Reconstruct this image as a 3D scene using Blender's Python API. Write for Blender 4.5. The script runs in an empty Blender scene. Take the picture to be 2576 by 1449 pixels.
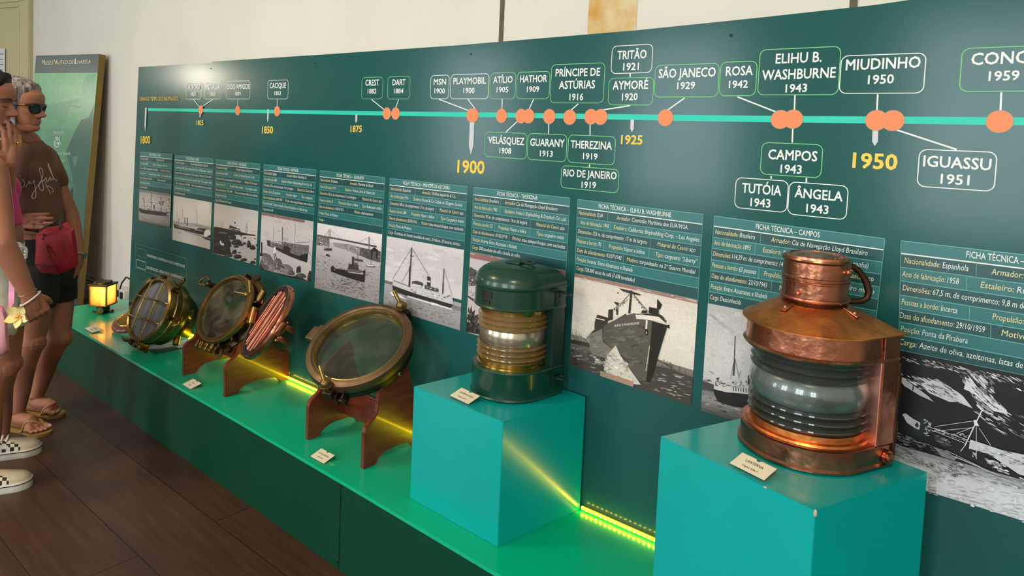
import bpy, bmesh, math, random
from mathutils import Vector, Matrix, Quaternion
random.seed(7)
SC = bpy.context.scene
COL = SC.collection

# ------------------------------------------------------------------ camera
S = .446
FPX, CPX, CPY = 1700.68, 1288.0, 439.69            # focal length and principal point for a 2576 x 1449 frame
CAM = Vector((9.5772 * S, -4.0174 * S, (1.1638 + 2.132) * S))
YAW, PITCH, ROLL = .6703, -.0563, .0439
_ca, _sa = math.cos(YAW), math.sin(YAW)
FW = Vector((-_sa * math.cos(PITCH), _ca * math.cos(PITCH), math.sin(PITCH)))
_r = Vector((_ca, _sa, 0)); _u = _r.cross(FW)
RT = _r * math.cos(ROLL) + _u * math.sin(ROLL)
UP = -_r * math.sin(ROLL) + _u * math.cos(ROLL)
cd = bpy.data.cameras.new('camera'); cam = bpy.data.objects.new('camera', cd); COL.objects.link(cam)
cd.sensor_width = 36; cd.sensor_fit = 'HORIZONTAL'; cd.lens = FPX / 2576 * 36
cd.shift_y = -(724.5 - CPY) / 2576
cd.clip_start = .05; cd.clip_end = 60
cam.matrix_world = Matrix(((RT.x, UP.x, -FW.x, CAM.x), (RT.y, UP.y, -FW.y, CAM.y), (RT.z, UP.z, -FW.z, CAM.z), (0, 0, 0, 1)))
SC.camera = cam

# ------------------------------------------------------------------ world, daylight, exposure
vs = SC.view_settings
vs.view_transform = 'Standard'; vs.look = 'None'; vs.gamma = 1; vs.use_curve_mapping = False
vs.exposure = -0.12
cy = SC.cycles; cy.max_bounces = 7; cy.diffuse_bounces = 2; cy.glossy_bounces = 4; cy.transmission_bounces = 8; cy.transparent_max_bounces = 8; cy.caustics_reflective = False; cy.caustics_refractive = False; cy.sample_clamp_indirect = 6
w = bpy.data.worlds.new('sky'); SC.world = w; w.use_nodes = True
bg = w.node_tree.nodes['Background']; bg.inputs[0].default_value = (.80, .90, 1.0, 1); bg.inputs[1].default_value = 3.0
def area(name, loc, target, sx, sy, power, color):
    l = bpy.data.lights.new(name, 'AREA'); l.shape = 'RECTANGLE'; l.size = sx; l.size_y = sy; l.energy = power; l.color = color
    o = bpy.data.objects.new(name, l); COL.objects.link(o); o.location = loc
    o.rotation_euler = (Vector(target) - Vector(loc)).to_track_quat('-Z', 'Y').to_euler()
    return o
XL, XR, YB, YF, ZC = -4.6, 7.4, .42, -5.2, 3.5         # room: left / right wall, wall behind the panel, window wall, ceiling
WINS = [(-2.6, -1.3), (.4, 1.7), (3.2, 4.5), (5.6, 6.7)]   # windows in the wall across the room
for i, (a, b) in enumerate(WINS):
    area('window_daylight', ((a + b) / 2, YF - .12, 1.75), ((a + b) / 2, 0, 1.55), b - a, 1.9, 84, (.84, .94, 1.0))
LW = (-2.86, -2.54, 1.92, 2.26)                           # window in the left end wall
area('window_daylight', (XL - .12, (LW[0] + LW[1]) / 2, (LW[2] + LW[3]) / 2), (0, (LW[0] + LW[1]) / 2, 1.6), LW[1] - LW[0], LW[3] - LW[2], 27, (1.0, .88, .68))
area('ceiling_lamp_light', (1.0, -2.4, 3.44), (1.0, -2.4, 0), .5, .5, 55, (1.0, .76, .46))
area('ceiling_lamp_light', (4.6, -2.6, 3.44), (4.6, -2.6, 0), .5, .5, 55, (1.0, .78, .50))

# ------------------------------------------------------------------ measuring: where a sight line meets a plane of the room
def at(px, py, axis, val):
    d = RT * ((px - CPX) / FPX) + UP * ((CPY - py) / FPX) + FW
    return CAM + d * ((val - CAM[axis]) / d[axis])
H0, H1, H2 = .309, .672, .800                           # plinth top, lower and higher pedestal top

# ------------------------------------------------------------------ materials
def lin(c):
    return tuple((v / 255 / 12.92 if v / 255 <= .04045 else ((v / 255 + .055) / 1.055) ** 2.4) for v in c)
MATS = {}
def mat(name, rgb, rough=.5, metal=0., var=.0, vscale=12., bump=0., bscale=60., rgb2=None, spec=.5, coat=0., stretch=(1, 1, 1), rvar=0., emit=None, estr=0., detail=4., sss=0., coords='Object'):
    if name in MATS: return MATS[name]
    m = bpy.data.materials.new(name); m.use_nodes = True; MATS[name] = m
    nt = m.node_tree; p = nt.nodes['Principled BSDF']
    c = lin(rgb) + (1,)
    p.inputs['Base Color'].default_value = c; p.inputs['Roughness'].default_value = rough; p.inputs['Metallic'].default_value = metal
    p.inputs['Specular IOR Level'].default_value = spec; p.inputs['Coat Weight'].default_value = coat; p.inputs['Coat Roughness'].default_value = .08
    if sss: p.inputs['Subsurface Weight'].default_value = sss; p.inputs['Subsurface Radius'].default_value = (.02, .008, .004)
    if emit: p.inputs['Emission Color'].default_value = lin(emit) + (1,); p.inputs['Emission Strength'].default_value = estr
    if var or rgb2 or bump or rvar:
        tc = nt.nodes.new('ShaderNodeTexCoord'); mp = nt.nodes.new('ShaderNodeMapping'); mp.inputs['Scale'].default_value = stretch
        nt.links.new(tc.outputs[coords], mp.inputs[0])
        n = nt.nodes.new('ShaderNodeTexNoise'); n.inputs['Scale'].default_value = vscale; n.inputs['Detail'].default_value = detail
        nt.links.new(mp.outputs[0], n.inputs['Vector'])
        if var or rgb2:
            mx = nt.nodes.new('ShaderNodeMix'); mx.data_type = 'RGBA'
            c2 = (lin(rgb2) + (1,)) if rgb2 else tuple(v * (1 - var) for v in c[:3]) + (1,)
            mx.inputs[6].default_value = c; mx.inputs[7].default_value = c2
            rp = nt.nodes.new('ShaderNodeMapRange'); rp.inputs[1].default_value = .35; rp.inputs[2].default_value = .68
            nt.links.new(n.outputs['Fac'], rp.inputs[0]); nt.links.new(rp.outputs[0], mx.inputs[0]); nt.links.new(mx.outputs[2], p.inputs['Base Color'])
        if rvar:
            rr = nt.nodes.new('ShaderNodeMapRange'); rr.inputs[1].default_value = .3; rr.inputs[2].default_value = .7
            rr.inputs[3].default_value = max(.02, rough - rvar); rr.inputs[4].default_value = min(1, rough + rvar)
            nt.links.new(n.outputs['Fac'], rr.inputs[0]); nt.links.new(rr.outputs[0], p.inputs['Roughness'])
        if bump:
            n2 = nt.nodes.new('ShaderNodeTexNoise'); n2.inputs['Scale'].default_value = bscale; n2.inputs['Detail'].default_value = 3
            nt.links.new(mp.outputs[0], n2.inputs['Vector'])
            b = nt.nodes.new('ShaderNodeBump'); b.inputs['Strength'].default_value = bump; b.inputs['Distance'].default_value = .01
            nt.links.new(n2.outputs['Fac'], b.inputs['Height']); nt.links.new(b.outputs[0], p.inputs['Normal'])
    return m
def glass(name, rgb, rough=.02, ior=1.45, alpha=None):
    if name in MATS: return MATS[name]
    m = mat(name, rgb, rough); p = m.node_tree.nodes['Principled BSDF']
    p.inputs['Transmission Weight'].default_value = 1; p.inputs['IOR'].default_value = ior
    return m
def print_mat(name, rough=.32, grain=.12, scale=900):
    """printed sheet: the colours of the print come from the mesh's colour attribute, with paper grain"""
    m = bpy.data.materials.new(name); m.use_nodes = True; MATS[name] = m; nt = m.node_tree; p = nt.nodes['Principled BSDF']
    p.inputs['Roughness'].default_value = rough
    a = nt.nodes.new('ShaderNodeVertexColor'); a.layer_name = 'ink'
    tc = nt.nodes.new('ShaderNodeTexCoord'); n = nt.nodes.new('ShaderNodeTexNoise'); n.inputs['Scale'].default_value = scale; n.inputs['Detail'].default_value = 5
    nt.links.new(tc.outputs['Object'], n.inputs['Vector'])
    r = nt.nodes.new('ShaderNodeMapRange'); r.inputs[1].default_value = .3; r.inputs[2].default_value = .7; r.inputs[3].default_value = 1 - grain; r.inputs[4].default_value = 1 + grain
    nt.links.new(n.outputs['Fac'], r.inputs[0])
    n2 = nt.nodes.new('ShaderNodeTexNoise'); n2.inputs['Scale'].default_value = scale * .16; n2.inputs['Detail'].default_value = 6; nt.links.new(tc.outputs['Object'], n2.inputs['Vector'])
    r2 = nt.nodes.new('ShaderNodeMapRange'); r2.inputs[1].default_value = .3; r2.inputs[2].default_value = .7; r2.inputs[3].default_value = 1 - grain * .55; r2.inputs[4].default_value = 1 + grain * .4
    nt.links.new(n2.outputs['Fac'], r2.inputs[0]); mu = nt.nodes.new('ShaderNodeMath'); mu.operation = 'MULTIPLY'; nt.links.new(r.outputs[0], mu.inputs[0]); nt.links.new(r2.outputs[0], mu.inputs[1])
    mx = nt.nodes.new('ShaderNodeVectorMath'); mx.operation = 'SCALE'
    nt.links.new(a.outputs[0], mx.inputs[0]); nt.links.new(mu.outputs[0], mx.inputs[3]); nt.links.new(mx.outputs[0], p.inputs['Base Color'])
    return m

# ------------------------------------------------------------------ mesh builder
class MB:
    def __init__(s): s.v = []; s.f = []; s.mi = []; s.sm = []; s.M = Matrix(); s.cur = 0; s.col = None; s.cols = []
    def add(s, vs, fs, smooth=False):
        o = len(s.v); M = s.M
        s.v += [tuple(M @ Vector(v)) for v in vs]
        for f in fs: s.f.append([i + o for i in f]); s.mi.append(s.cur); s.sm.append(smooth); s.cols.append(s.col)
        return s
    def box(s, c, d, rz=0, bev=0.):
        x, y, z = d[0] / 2, d[1] / 2, d[2] / 2
        if bev > 0:
            b = min(bev, x * .9, y * .9, z * .9); bm = bmesh.new(); bmesh.ops.create_cube(bm, size=1)
            for v in bm.verts: v.co = Vector((v.co.x * d[0], v.co.y * d[1], v.co.z * d[2]))
            bmesh.ops.bevel(bm, geom=bm.edges[:], offset=b, segments=2, affect='EDGES', profile=.5)
            vs = [v.co.copy() for v in bm.verts]; bm.verts.index_update(); fs = [[v.index for v in f.verts] for f in bm.faces]; bm.free()
        else:
            vs = [Vector((a * x, b * y, e * z)) for a in (-1, 1) for b in (-1, 1) for e in (-1, 1)]
            fs = [(0, 1, 3, 2), (4, 6, 7, 5), (0, 4, 5, 1), (2, 3, 7, 6), (0, 2, 6, 4), (1, 5, 7, 3)]
        R = Matrix.Rotation(rz, 3, 'Z'); c = Vector(c)
        return s.add([R @ v + c for v in vs], fs)
    def prism(s, pts, z0, z1, smooth=False):
        n = len(pts)
        vs = [(p[0], p[1], z0) for p in pts] + [(p[0], p[1], z1) for p in pts]
        s.add(vs, [list(range(n))[::-1], list(range(n, 2 * n))])
        return s.add(vs, [(i, (i + 1) % n, n + (i + 1) % n, n + i) for i in range(n)], smooth)
    def loft(s, rings, smooth=True, close=True, caps=True):
        n = len(rings[0]); vs = [p for r in rings for p in r]; fs = []
        for k in range(len(rings) - 1):
            for i in range(n if close else n - 1):
                j = (i + 1) % n; fs.append((k * n + i, k * n + j, (k + 1) * n + j, (k + 1) * n + i))
        if caps: fs += [list(range(n))[::-1], [(len(rings) - 1) * n + i for i in range(n)]]
        return s.add(vs, fs, smooth)
    def lathe(s, prof, n=48, a0=0, a1=2 * math.pi, smooth=True, c=(0, 0, 0)):
        full = abs(a1 - a0 - 2 * math.pi) < 1e-6; m = n if full else n + 1; vs = []; fs = []; K = len(prof)
        for i in range(m):
            a = a0 + (a1 - a0) * i / n
            for r, z in prof: vs.append((c[0] + r * math.cos(a), c[1] + r * math.sin(a), c[2] + z))
        for i in range(n):
            j = (i + 1) % m
            for k in range(K - 1):
                q = (i * K + k, j * K + k, j * K + k + 1, i * K + k + 1)
                fs.append(q)
        return s.add(vs, fs, smooth)
    def tube(s, pts, r, n=10, smooth=True, caps=True):
        pts = [Vector(p) for p in pts]; rings = []; up = None
        rr = r if isinstance(r, (list, tuple)) else [r] * len(pts)
        for i, p in enumerate(pts):
            t = (pts[min(i + 1, len(pts) - 1)] - pts[max(i - 1, 0)]).normalized()
            if up is None: up = t.orthogonal().normalized()
            else: up = (up - t * up.dot(t)); up = up.normalized() if up.length > 1e-6 else t.orthogonal().normalized()
            q = t.cross(up)
            rings.append([p + (up * math.cos(2 * math.pi * k / n) + q * math.sin(2 * math.pi * k / n)) * rr[i] for k in range(n)])
        return s.loft(rings, smooth, True, caps)
    def cyl(s, a, b, r, n=20, smooth=True, r2=None): return s.tube([a, b], [r, r if r2 is None else r2], n, smooth)
    def ball(s, c, r, n=14, m=8, sc=(1, 1, 1)):
        vs = []; fs = []
        for i in range(m + 1):
            th = math.pi * i / m
            for k in range(n):
                ph = 2 * math.pi * k / n
                vs.append((c[0] + r * sc[0] * math.sin(th) * math.cos(ph), c[1] + r * sc[1] * math.sin(th) * math.sin(ph), c[2] + r * sc[2] * math.cos(th)))
        for i in range(m):
            for k in range(n): fs.append((i * n + k, (i + 1) * n + k, (i + 1) * n + (k + 1) % n, i * n + (k + 1) % n))
        return s.add(vs, fs, True)
    def build(s, name, mats, parent=None, sharp=35, merge=True, loc=None):
        me = bpy.data.meshes.new(name); me.from_pydata(s.v, [], s.f)
        if not isinstance(mats, (list, tuple)): mats = [mats]
        for m in mats: me.materials.append(m)
        me.polygons.foreach_set('material_index', s.mi); me.polygons.foreach_set('use_smooth', s.sm)
        if any(c is not None for c in s.cols):
            ca = me.color_attributes.new('ink', 'FLOAT_COLOR', 'CORNER')
            for p in me.polygons:
                c = s.cols[p.index] or (255, 255, 255)
                c = lin(c) + (1,)
                for li in p.loop_indices: ca.data[li].color = c
        elif merge:
            bm = bmesh.new(); bm.from_mesh(me)
            bmesh.ops.remove_doubles(bm, verts=bm.verts, dist=2e-5)
            bmesh.ops.recalc_face_normals(bm, faces=bm.faces); bm.to_mesh(me); bm.free()
        me.update()
        if any(s.sm): me.set_sharp_from_angle(angle=math.radians(sharp))
        o = bpy.data.objects.new(name, me); COL.objects.link(o)
        if parent is not None: o.parent = parent
        if loc is not None: o.location = loc
        return o
def tag(o, label=None, cat=None, group=None, kind=None):
    if label: o['label'] = label
    if cat: o['category'] = cat
    if group: o['group'] = group
    if kind: o['kind'] = kind
    return o
def empty(name, loc, label, cat, group=None, rz=0):
    o = bpy.data.objects.new(name, None); COL.objects.link(o); o.location = loc; o.rotation_euler = (0, 0, rz); o.empty_display_size = .05
    return tag(o, label, cat, group)
def copy_tree(o, parent=None):
    c = o.copy(); COL.objects.link(c)
    if parent is not None: c.parent = parent
    for ch in list(o.children): copy_tree(ch, c)
    return c

# lettering: built-in font turned into flat meshes, kept per string
_TX = {}
def text_geo(t, bold=.0):
    k = (t, bold)
    if k not in _TX:
        cu = bpy.data.curves.new('t', 'FONT'); cu.body = t; cu.resolution_u = 2; cu.offset = bold; cu.fill_mode = 'FRONT'
        o = bpy.data.objects.new('t', cu); COL.objects.link(o)
        me = bpy.data.meshes.new_from_object(o.evaluated_get(bpy.context.evaluated_depsgraph_get()))
        _TX[k] = ([(v.co.x, v.co.y) for v in me.vertices], [tuple(p.vertices) for p in me.polygons])
        bpy.data.objects.remove(o); bpy.data.curves.remove(cu); bpy.data.meshes.remove(me)
    return _TX[k]
_H = text_geo('H')[0]; CAP = max(y for x, y in _H)
def put_text(mb, t, O, UX, VH, off=Vector((0, 0, 0)), bold=.012, shear=0.):
    """lettering with its baseline start at O, spanning UX, capital height VH"""
    vs, fs = text_geo(t)
    if not vs: return
    vs = [(x + shear * y, y) for x, y in vs]
    x0 = min(x for x, y in vs); x1 = max(x for x, y in vs); wd = max(1e-6, x1 - x0)
    # heavier strokes: the same outline printed again a hair to each side, one thin ink layer over another
    up_n = UX.cross(VH).normalized() * 1.5e-5
    for i, (dx, dy) in enumerate(((0, 0),) if bold < .006 else ((-bold, -bold), (bold, -bold), (-bold, bold), (bold, bold))):
        mb.add([O + UX * ((x + dx - x0) / wd) + VH * ((y + dy) / CAP) + off + up_n * i for x, y in vs], fs)
# ================================================================== the room
def wall_panel(mb, u0, u1, z0, z1, holes, put):
    """a wall in its own (u, z) plane with rectangular openings, as faces put() into space"""
    us = sorted({u0, u1} | {h[0] for h in holes} | {h[1] for h in holes}); zs = sorted({z0, z1} | {h[2] for h in holes} | {h[3] for h in holes})
    for a, b in zip(us, us[1:]):
        for c, d in zip(zs, zs[1:]):
            if any(h[0] <= a and b <= h[1] and h[2] <= c and d <= h[3] for h in holes): continue
            mb.add([put(a, c), put(b, c), put(b, d), put(a, d)], [(0, 1, 2, 3)])
M_wall = mat('plaster_white', (236, 230, 217), .85, var=.06, vscale=2.2, bump=.12, bscale=45)
M_ochre = mat('old_ochre_paint', (214, 158, 72), .9, rgb2=(232, 214, 168), vscale=9, bump=.2, bscale=70)
M_groove = mat('groove_olive', (112, 105, 84), .9, var=.35, vscale=14)
M_ceil = mat('ceiling_white', (235, 232, 224), .9)
# dark varnished boards running along the display
def floor_mat():
    m = bpy.data.materials.new('dark_floorboards'); m.use_nodes = True; nt = m.node_tree; p = nt.nodes['Principled BSDF']; L = nt.links.new
    tc = nt.nodes.new('ShaderNodeTexCoord')
    br = nt.nodes.new('ShaderNodeTexBrick'); br.offset = .37; br.inputs['Scale'].default_value = 1
    br.inputs['Brick Width'].default_value = 3.1; br.inputs['Row Height'].default_value = .27; br.inputs['Mortar Size'].default_value = .0022; br.inputs['Mortar Smooth'].default_value = .3
    br.inputs['Color1'].default_value = lin((84, 54, 38)) + (1,); br.inputs['Color2'].default_value = lin((66, 42, 32)) + (1,); br.inputs['Mortar'].default_value = lin((22, 15, 12)) + (1,)
    L(tc.outputs['Object'], br.inputs['Vector'])
    mp = nt.nodes.new('ShaderNodeMapping'); mp.inputs['Scale'].default_value = (1.2, 16, 1); L(tc.outputs['Object'], mp.inputs[0])
    n = nt.nodes.new('ShaderNodeTexNoise'); n.inputs['Scale'].default_value = 3; n.inputs['Detail'].default_value = 6; L(mp.outputs[0], n.inputs['Vector'])
    n2 = nt.nodes.new('ShaderNodeTexNoise'); n2.inputs['Scale'].default_value = 1.6; n2.inputs['Detail'].default_value = 3; L(tc.outputs['Object'], n2.inputs['Vector'])
    r = nt.nodes.new('ShaderNodeMapRange'); r.inputs[1].default_value = .3; r.inputs[2].default_value = .7; r.inputs[3].default_value = .68; r.inputs[4].default_value = 1.2; L(n.outputs['Fac'], r.inputs[0])
    r2 = nt.nodes.new('ShaderNodeMapRange'); r2.inputs[1].default_value = .3; r2.inputs[2].default_value = .7; r2.inputs[3].default_value = .75; r2.inputs[4].default_value = 1.2; L(n2.outputs['Fac'], r2.inputs[0])
    mu = nt.nodes.new('ShaderNodeMath'); mu.operation = 'MULTIPLY'; L(r.outputs[0], mu.inputs[0]); L(r2.outputs[0], mu.inputs[1])
    sc = nt.nodes.new('ShaderNodeVectorMath'); sc.operation = 'SCALE'; L(br.outputs['Color'], sc.inputs[0]); L(mu.outputs[0], sc.inputs[3]); L(sc.outputs[0], p.inputs['Base Color'])
    rr = nt.nodes.new('ShaderNodeMapRange'); rr.inputs[3].default_value = .26; rr.inputs[4].default_value = .5; L(n2.outputs['Fac'], rr.inputs[0]); L(rr.outputs[0], p.inputs['Roughness'])
    b = nt.nodes.new('ShaderNodeBump'); b.inputs['Strength'].default_value = .35; b.inputs['Distance'].default_value = .004; b.invert = True
    L(br.outputs['Fac'], b.inputs['Height']); b2 = nt.nodes.new('ShaderNodeBump'); b2.inputs['Strength'].default_value = .12; b2.inputs['Distance'].default_value = .004
    L(n.outputs['Fac'], b2.inputs['Height']); L(b.outputs[0], b2.inputs['Normal']); L(b2.outputs[0], p.inputs['Normal'])
    return m
YW = .36                                                # face of the wall behind the display
def struct(name, mb, m, parent=None):
    o = mb.build(name, m, parent); 
    if parent is None: o['kind'] = 'structure'
    return o
b = MB(); b.box(((XL + XR) / 2, (YF + YW) / 2, -.05), (XR - XL + .6, YW - YF + .6, .1)); struct('floor', b, floor_mat())
b = MB(); b.box(((XL + XR) / 2, (YF + YW) / 2, ZC + .05), (XR - XL + .6, YW - YF + .6, .1)); struct('ceiling', b, M_ceil)
b = MB(); b.box(((XL + XR) / 2, YW + .1, ZC / 2), (XR - XL + .4, .2, ZC))
b.cur = 1                                               # a band where the plaster was taken off down to the old ochre paint
pts = [(2.895, 1.25)]
rn = random.Random(3)
for k in range(12): pts.append((3.102 + rn.uniform(-.006, .006), 1.25 + k * .12))
for k in range(12): pts.append((2.893 + rn.uniform(-.006, .006), 2.57 - k * .11))
b.add([(x, YW - .0015, z) for x, z in pts], [list(range(len(pts)))[::-1]])
struct('wall_back', b, [M_wall, M_ochre])
b = MB(); wall_panel(b, YF, YW, 0, ZC, [LW], lambda u, z: (XL, u, z)); struct('wall_left', b, M_wall)
b = MB(); wall_panel(b, YF, YW, 0, ZC, [], lambda u, z: (XR, u, z)); struct('wall_right', b, M_wall)
b = MB(); wall_panel(b, XL, XR, 0, ZC, [(a, c, .8, 2.7) for a, c in WINS], lambda u, z: (u, YF, z)); struct('wall_front', b, M_wall)
M_frame = mat('window_cream', (225, 220, 200), .5)
for i, (a, c) in enumerate(WINS):
    b = MB()
    for x in (a + .03, (a + c) / 2, c - .03): b.box((x, YF - .02, 1.75), (.06, .06, 1.9))
    for z in (.83, 1.4, 2.05, 2.67): b.box(((a + c) / 2, YF - .02, z), (c - a, .05, .06))
    struct('window_%d' % (i + 1), b, M_frame)
b = MB()
for y in (LW[0] + .015, LW[1] - .015): b.box((XL - .02, y, (LW[2] + LW[3]) / 2), (.06, .03, LW[3] - LW[2]))
for z in (LW[2] + .015, LW[3] - .015): b.box((XL - .02, (LW[0] + LW[1]) / 2, z), (.05, LW[1] - LW[0], .03))
struct('window_5', b, M_frame)
# vertical olive grooves in the plaster above the display, and the conduit low on the wall
for i, x in enumerate((2.478, 3.797)):
    b = MB(); b.box((x, YW - .002, 2.3), (.020, .006, 2.4)); struct('trim_%d' % (i + 1), b, M_groove)
b = MB(); b.cyl((-4.4, YW - .018, .165), (-.2, YW - .018, .172), .014, 12); struct('trim_3', b, mat('conduit_grey', (70, 72, 72), .5))
b = MB(); b.box((1.4, YW - .006, .03), (11.8, .012, .06)); struct('baseboard_back', b, mat('baseboard_cream', (205, 198, 184), .7))

# cream panelled door at the far end, standing ajar against the wall
M_door = mat('door_cream', (208, 198, 152), .55, var=.05, vscale=5)
DR = Vector((-3.13, .325, 0)); dd = Vector((math.cos(math.radians(13)), math.sin(math.radians(13)), 0)); dn = Vector((dd.y, -dd.x, 0))
door = MB(); door.M = Matrix(((dd.x, -dn.x, 0, DR.x), (dd.y, -dn.y, 0, DR.y), (0, 0, 1, 0), (0, 0, 0, 1)))
# local: x along leaf (negative to the left), y away from the viewer
DW, DH = .92, 2.72
door.box((-DW / 2, .03, DH / 2), (DW, .03, DH))
for x in (-.075, -DW + .06): door.box((x, .01, DH / 2), (.15 if x > -.1 else .12, .02, DH), bev=.004)
for z, h in ((2.62, .2), (1.15, .22), (.12, .24)): door.box((-DW / 2, .0095, z), (DW - .02, .019, h), bev=.004)
for z0, z1 in ((1.27, 2.49), (.25, 1.03)):
    door.box((-DW / 2 - .015, .014, (z0 + z1) / 2), (DW - .34, .012, z1 - z0 - .07), bev=.005)
    for x in (-.163, -DW + .135): door.box((x, .008, (z0 + z1) / 2), (.022, .022, z1 - z0), bev=.006)
    for z in (z0 + .01, z1 - .01): door.box((-DW / 2, .008, z), (DW - .3, .022, .022), bev=.006)
door.box((-.028, -.004, DH / 2), (.05, .012, DH), bev=.004)
door_o = struct('door_1', door, M_door)
b = MB(); b.M = door.M; b.cyl((-.85, 0, 1.02), (-.85, -.05, 1.02), .01, 10); b.ball((-.85, -.06, 1.02), .028); b.build('door_handle', mat('door_knob_brass', (150, 120, 60), .35, 1), door_o)
# printed sheet taped on the door
nb = MB(); nb.M = door.M; n0 = at(12.5, 122, 1, .2)
pl = door.M.inverted()
def on_door(px, py, d=-.004):
    # sight line meets the door's face
    D = RT * ((px - CPX) / FPX) + UP * ((CPY - py) / FPX) + FW
    o_, v_ = pl @ CAM, pl.to_3x3() @ D
    q = o_ + v_ * ((d - o_.y) / v_.y); return q
q1, q2 = on_door(12, 122), on_door(12, 187)
nb.add([(q1.x - .21, -.0005, q1.z), (q1.x, -.0005, q1.z), (q1.x, -.0005, q2.z), (q1.x - .21, -.0005, q2.z), (q1.x - .21, -.0015, q1.z), (q1.x, -.0015, q1.z), (q1.x, -.0025, q2.z), (q1.x - .21, -.0025, q2.z)],
       [(0, 1, 2, 3), (7, 6, 5, 4), (0, 4, 5, 1), (3, 2, 6, 7), (1, 5, 6, 2), (0, 3, 7, 4)])
nt_o = nb.build('notice_sheet', mat('paper_white', (228, 228, 232), .8)); tag(nt_o, 'white paper notice taped to the cream door', 'paper notice')
lb = MB(); lb.M = door.M
for k in range(5): lb.box((q1.x - .09, -.0034, q1.z - .05 - k * .05), (.13 - .02 * (k % 2), .0008, .008))
lb.build('printed_lines', mat('ink_grey', (120, 120, 125), .8), nt_o)

# ================================================================== plinth, pedestals, light strip
M_teal = mat('paint_teal', (0, 184, 136), .22, var=.05, vscale=3, bump=.03, bscale=9, coat=.15)
M_ped = mat('paint_turquoise', (0, 166, 162), .19, var=.05, vscale=4, bump=.02, bscale=12, coat=.1)
M_dark = mat('paint_dark_green', (2, 66, 46), .30, var=.10, vscale=1.5, bump=.015, bscale=8, spec=.3)
YP0, YP1 = -.380, -.402                                  # front edge of the plinth at its left and right part
PX0, PX1 = -.365, 4.95
def yfront(x): return YP0 + (YP1 - YP0) * (x - PX0) / (2.2 - PX0) if x < 2.2 else YP1 + (x - 2.2) * -.024
xs = [PX0, .9, 1.8, 2.52, 3.3, 4.1, PX1]
pl_e = empty('display_plinth', (2.2, -.2, 0), 'long low green plinth running under the wreck timeline panel', 'plinth')
b = MB(); b.prism([(x, yfront(x) + .004) for x in xs] + [(PX1, .0), (PX0, .06)], 0, H0 - .012)
body = b.build('plinth_body', M_dark, pl_e, loc=Vector((-2.2, .2, 0)))
b = MB(); b.prism([(x, yfront(x)) for x in xs] + [(PX1, .0), (PX0, .06)], H0 - .012, H0)
b.build('plinth_top', M_teal, pl_e, loc=Vector((-2.2, .2, 0)))['label'] = 'bright teal glossy top board'
b = MB(); b.box((2.506, yfront(2.506) + .0035, .148), (.003, .004, .29)); b.build('panel_joint', mat('joint_dark', (4, 40, 30), .6), pl_e, loc=Vector((-2.2, .2, 0)))
for x, z in ((2.50, .285), (2.498, .022), (1.35, .28)):
    b = MB(); b.cyl((x, yfront(x) + .004, z), (x, yfront(x) + .0015, z), .0035, 10); b.build('screw_head', mat('screw_steel', (90, 90, 85), .4, 1), pl_e, loc=Vector((-2.2, .2, 0)))

def pedestal(corners, z1, label):
    e = empty('display_pedestal', ((corners[0][0] + corners[2][0]) / 2, (corners[0][1] + corners[2][1]) / 2, H0), label, 'pedestal', None)
    o = Vector(e.location); b = MB()
    bm = bmesh.new(); vs0 = [bm.verts.new((x - o.x, y - o.y, .0)) for x, y in corners]; vs1 = [bm.verts.new((x - o.x, y - o.y, z1 - H0)) for x, y in corners]
    bm.faces.new(vs0[::-1]); bm.faces.new(vs1)
    for i in range(4): bm.faces.new((vs0[i], vs0[(i + 1) % 4], vs1[(i + 1) % 4], vs1[i]))
    bmesh.ops.bevel(bm, geom=bm.edges[:], offset=.0012, segments=2, affect='EDGES')
    bmesh.ops.recalc_face_normals(bm, faces=bm.faces)
    me = bpy.data.meshes.new('box'); bm.to_mesh(me); bm.free(); me.materials.append(M_ped)
    x = bpy.data.objects.new('box', me); COL.objects.link(x); x.parent = e
    b.cur = 0; (x0, y0), (x1, y1) = corners[0], corners[1]
    nx, ny = (y1 - y0), -(x1 - x0); L = math.hypot(nx, ny); nx /= L; ny /= L
    if 'copper' in label:     # chipped paint on the front top corner
        b.ball((x1 - o.x, y1 - o.y, z1 - H0 - .004), .0035, 8, 6, (1, 1, 2.2)); b.build('paint_chip', mat('bare_mdf', (190, 175, 150), .8), e); b = MB(); b.ball((x0 + (x1 - x0) * .72 - o.x, y0 + (y1 - y0) * .72 - o.y, z1 - H0 - .001), .002, 8, 6, (2, 1, 1))
        b.build('paint_chip', mat('bare_mdf', (190, 175, 150), .8), e)
    return e
P1 = [(2.755, -.329), (3.126, -.338), (3.192, -.012), (2.821, -.003)]
P2 = [(3.618, -.378), (3.976, -.4675), (4.115, -.135), (3.757, -.046)]
pedestal(P1, H1, 'turquoise cube pedestal under the green ship lantern')
pedestal(P2, H2, 'tall turquoise cube pedestal under the copper ship lantern')

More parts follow.
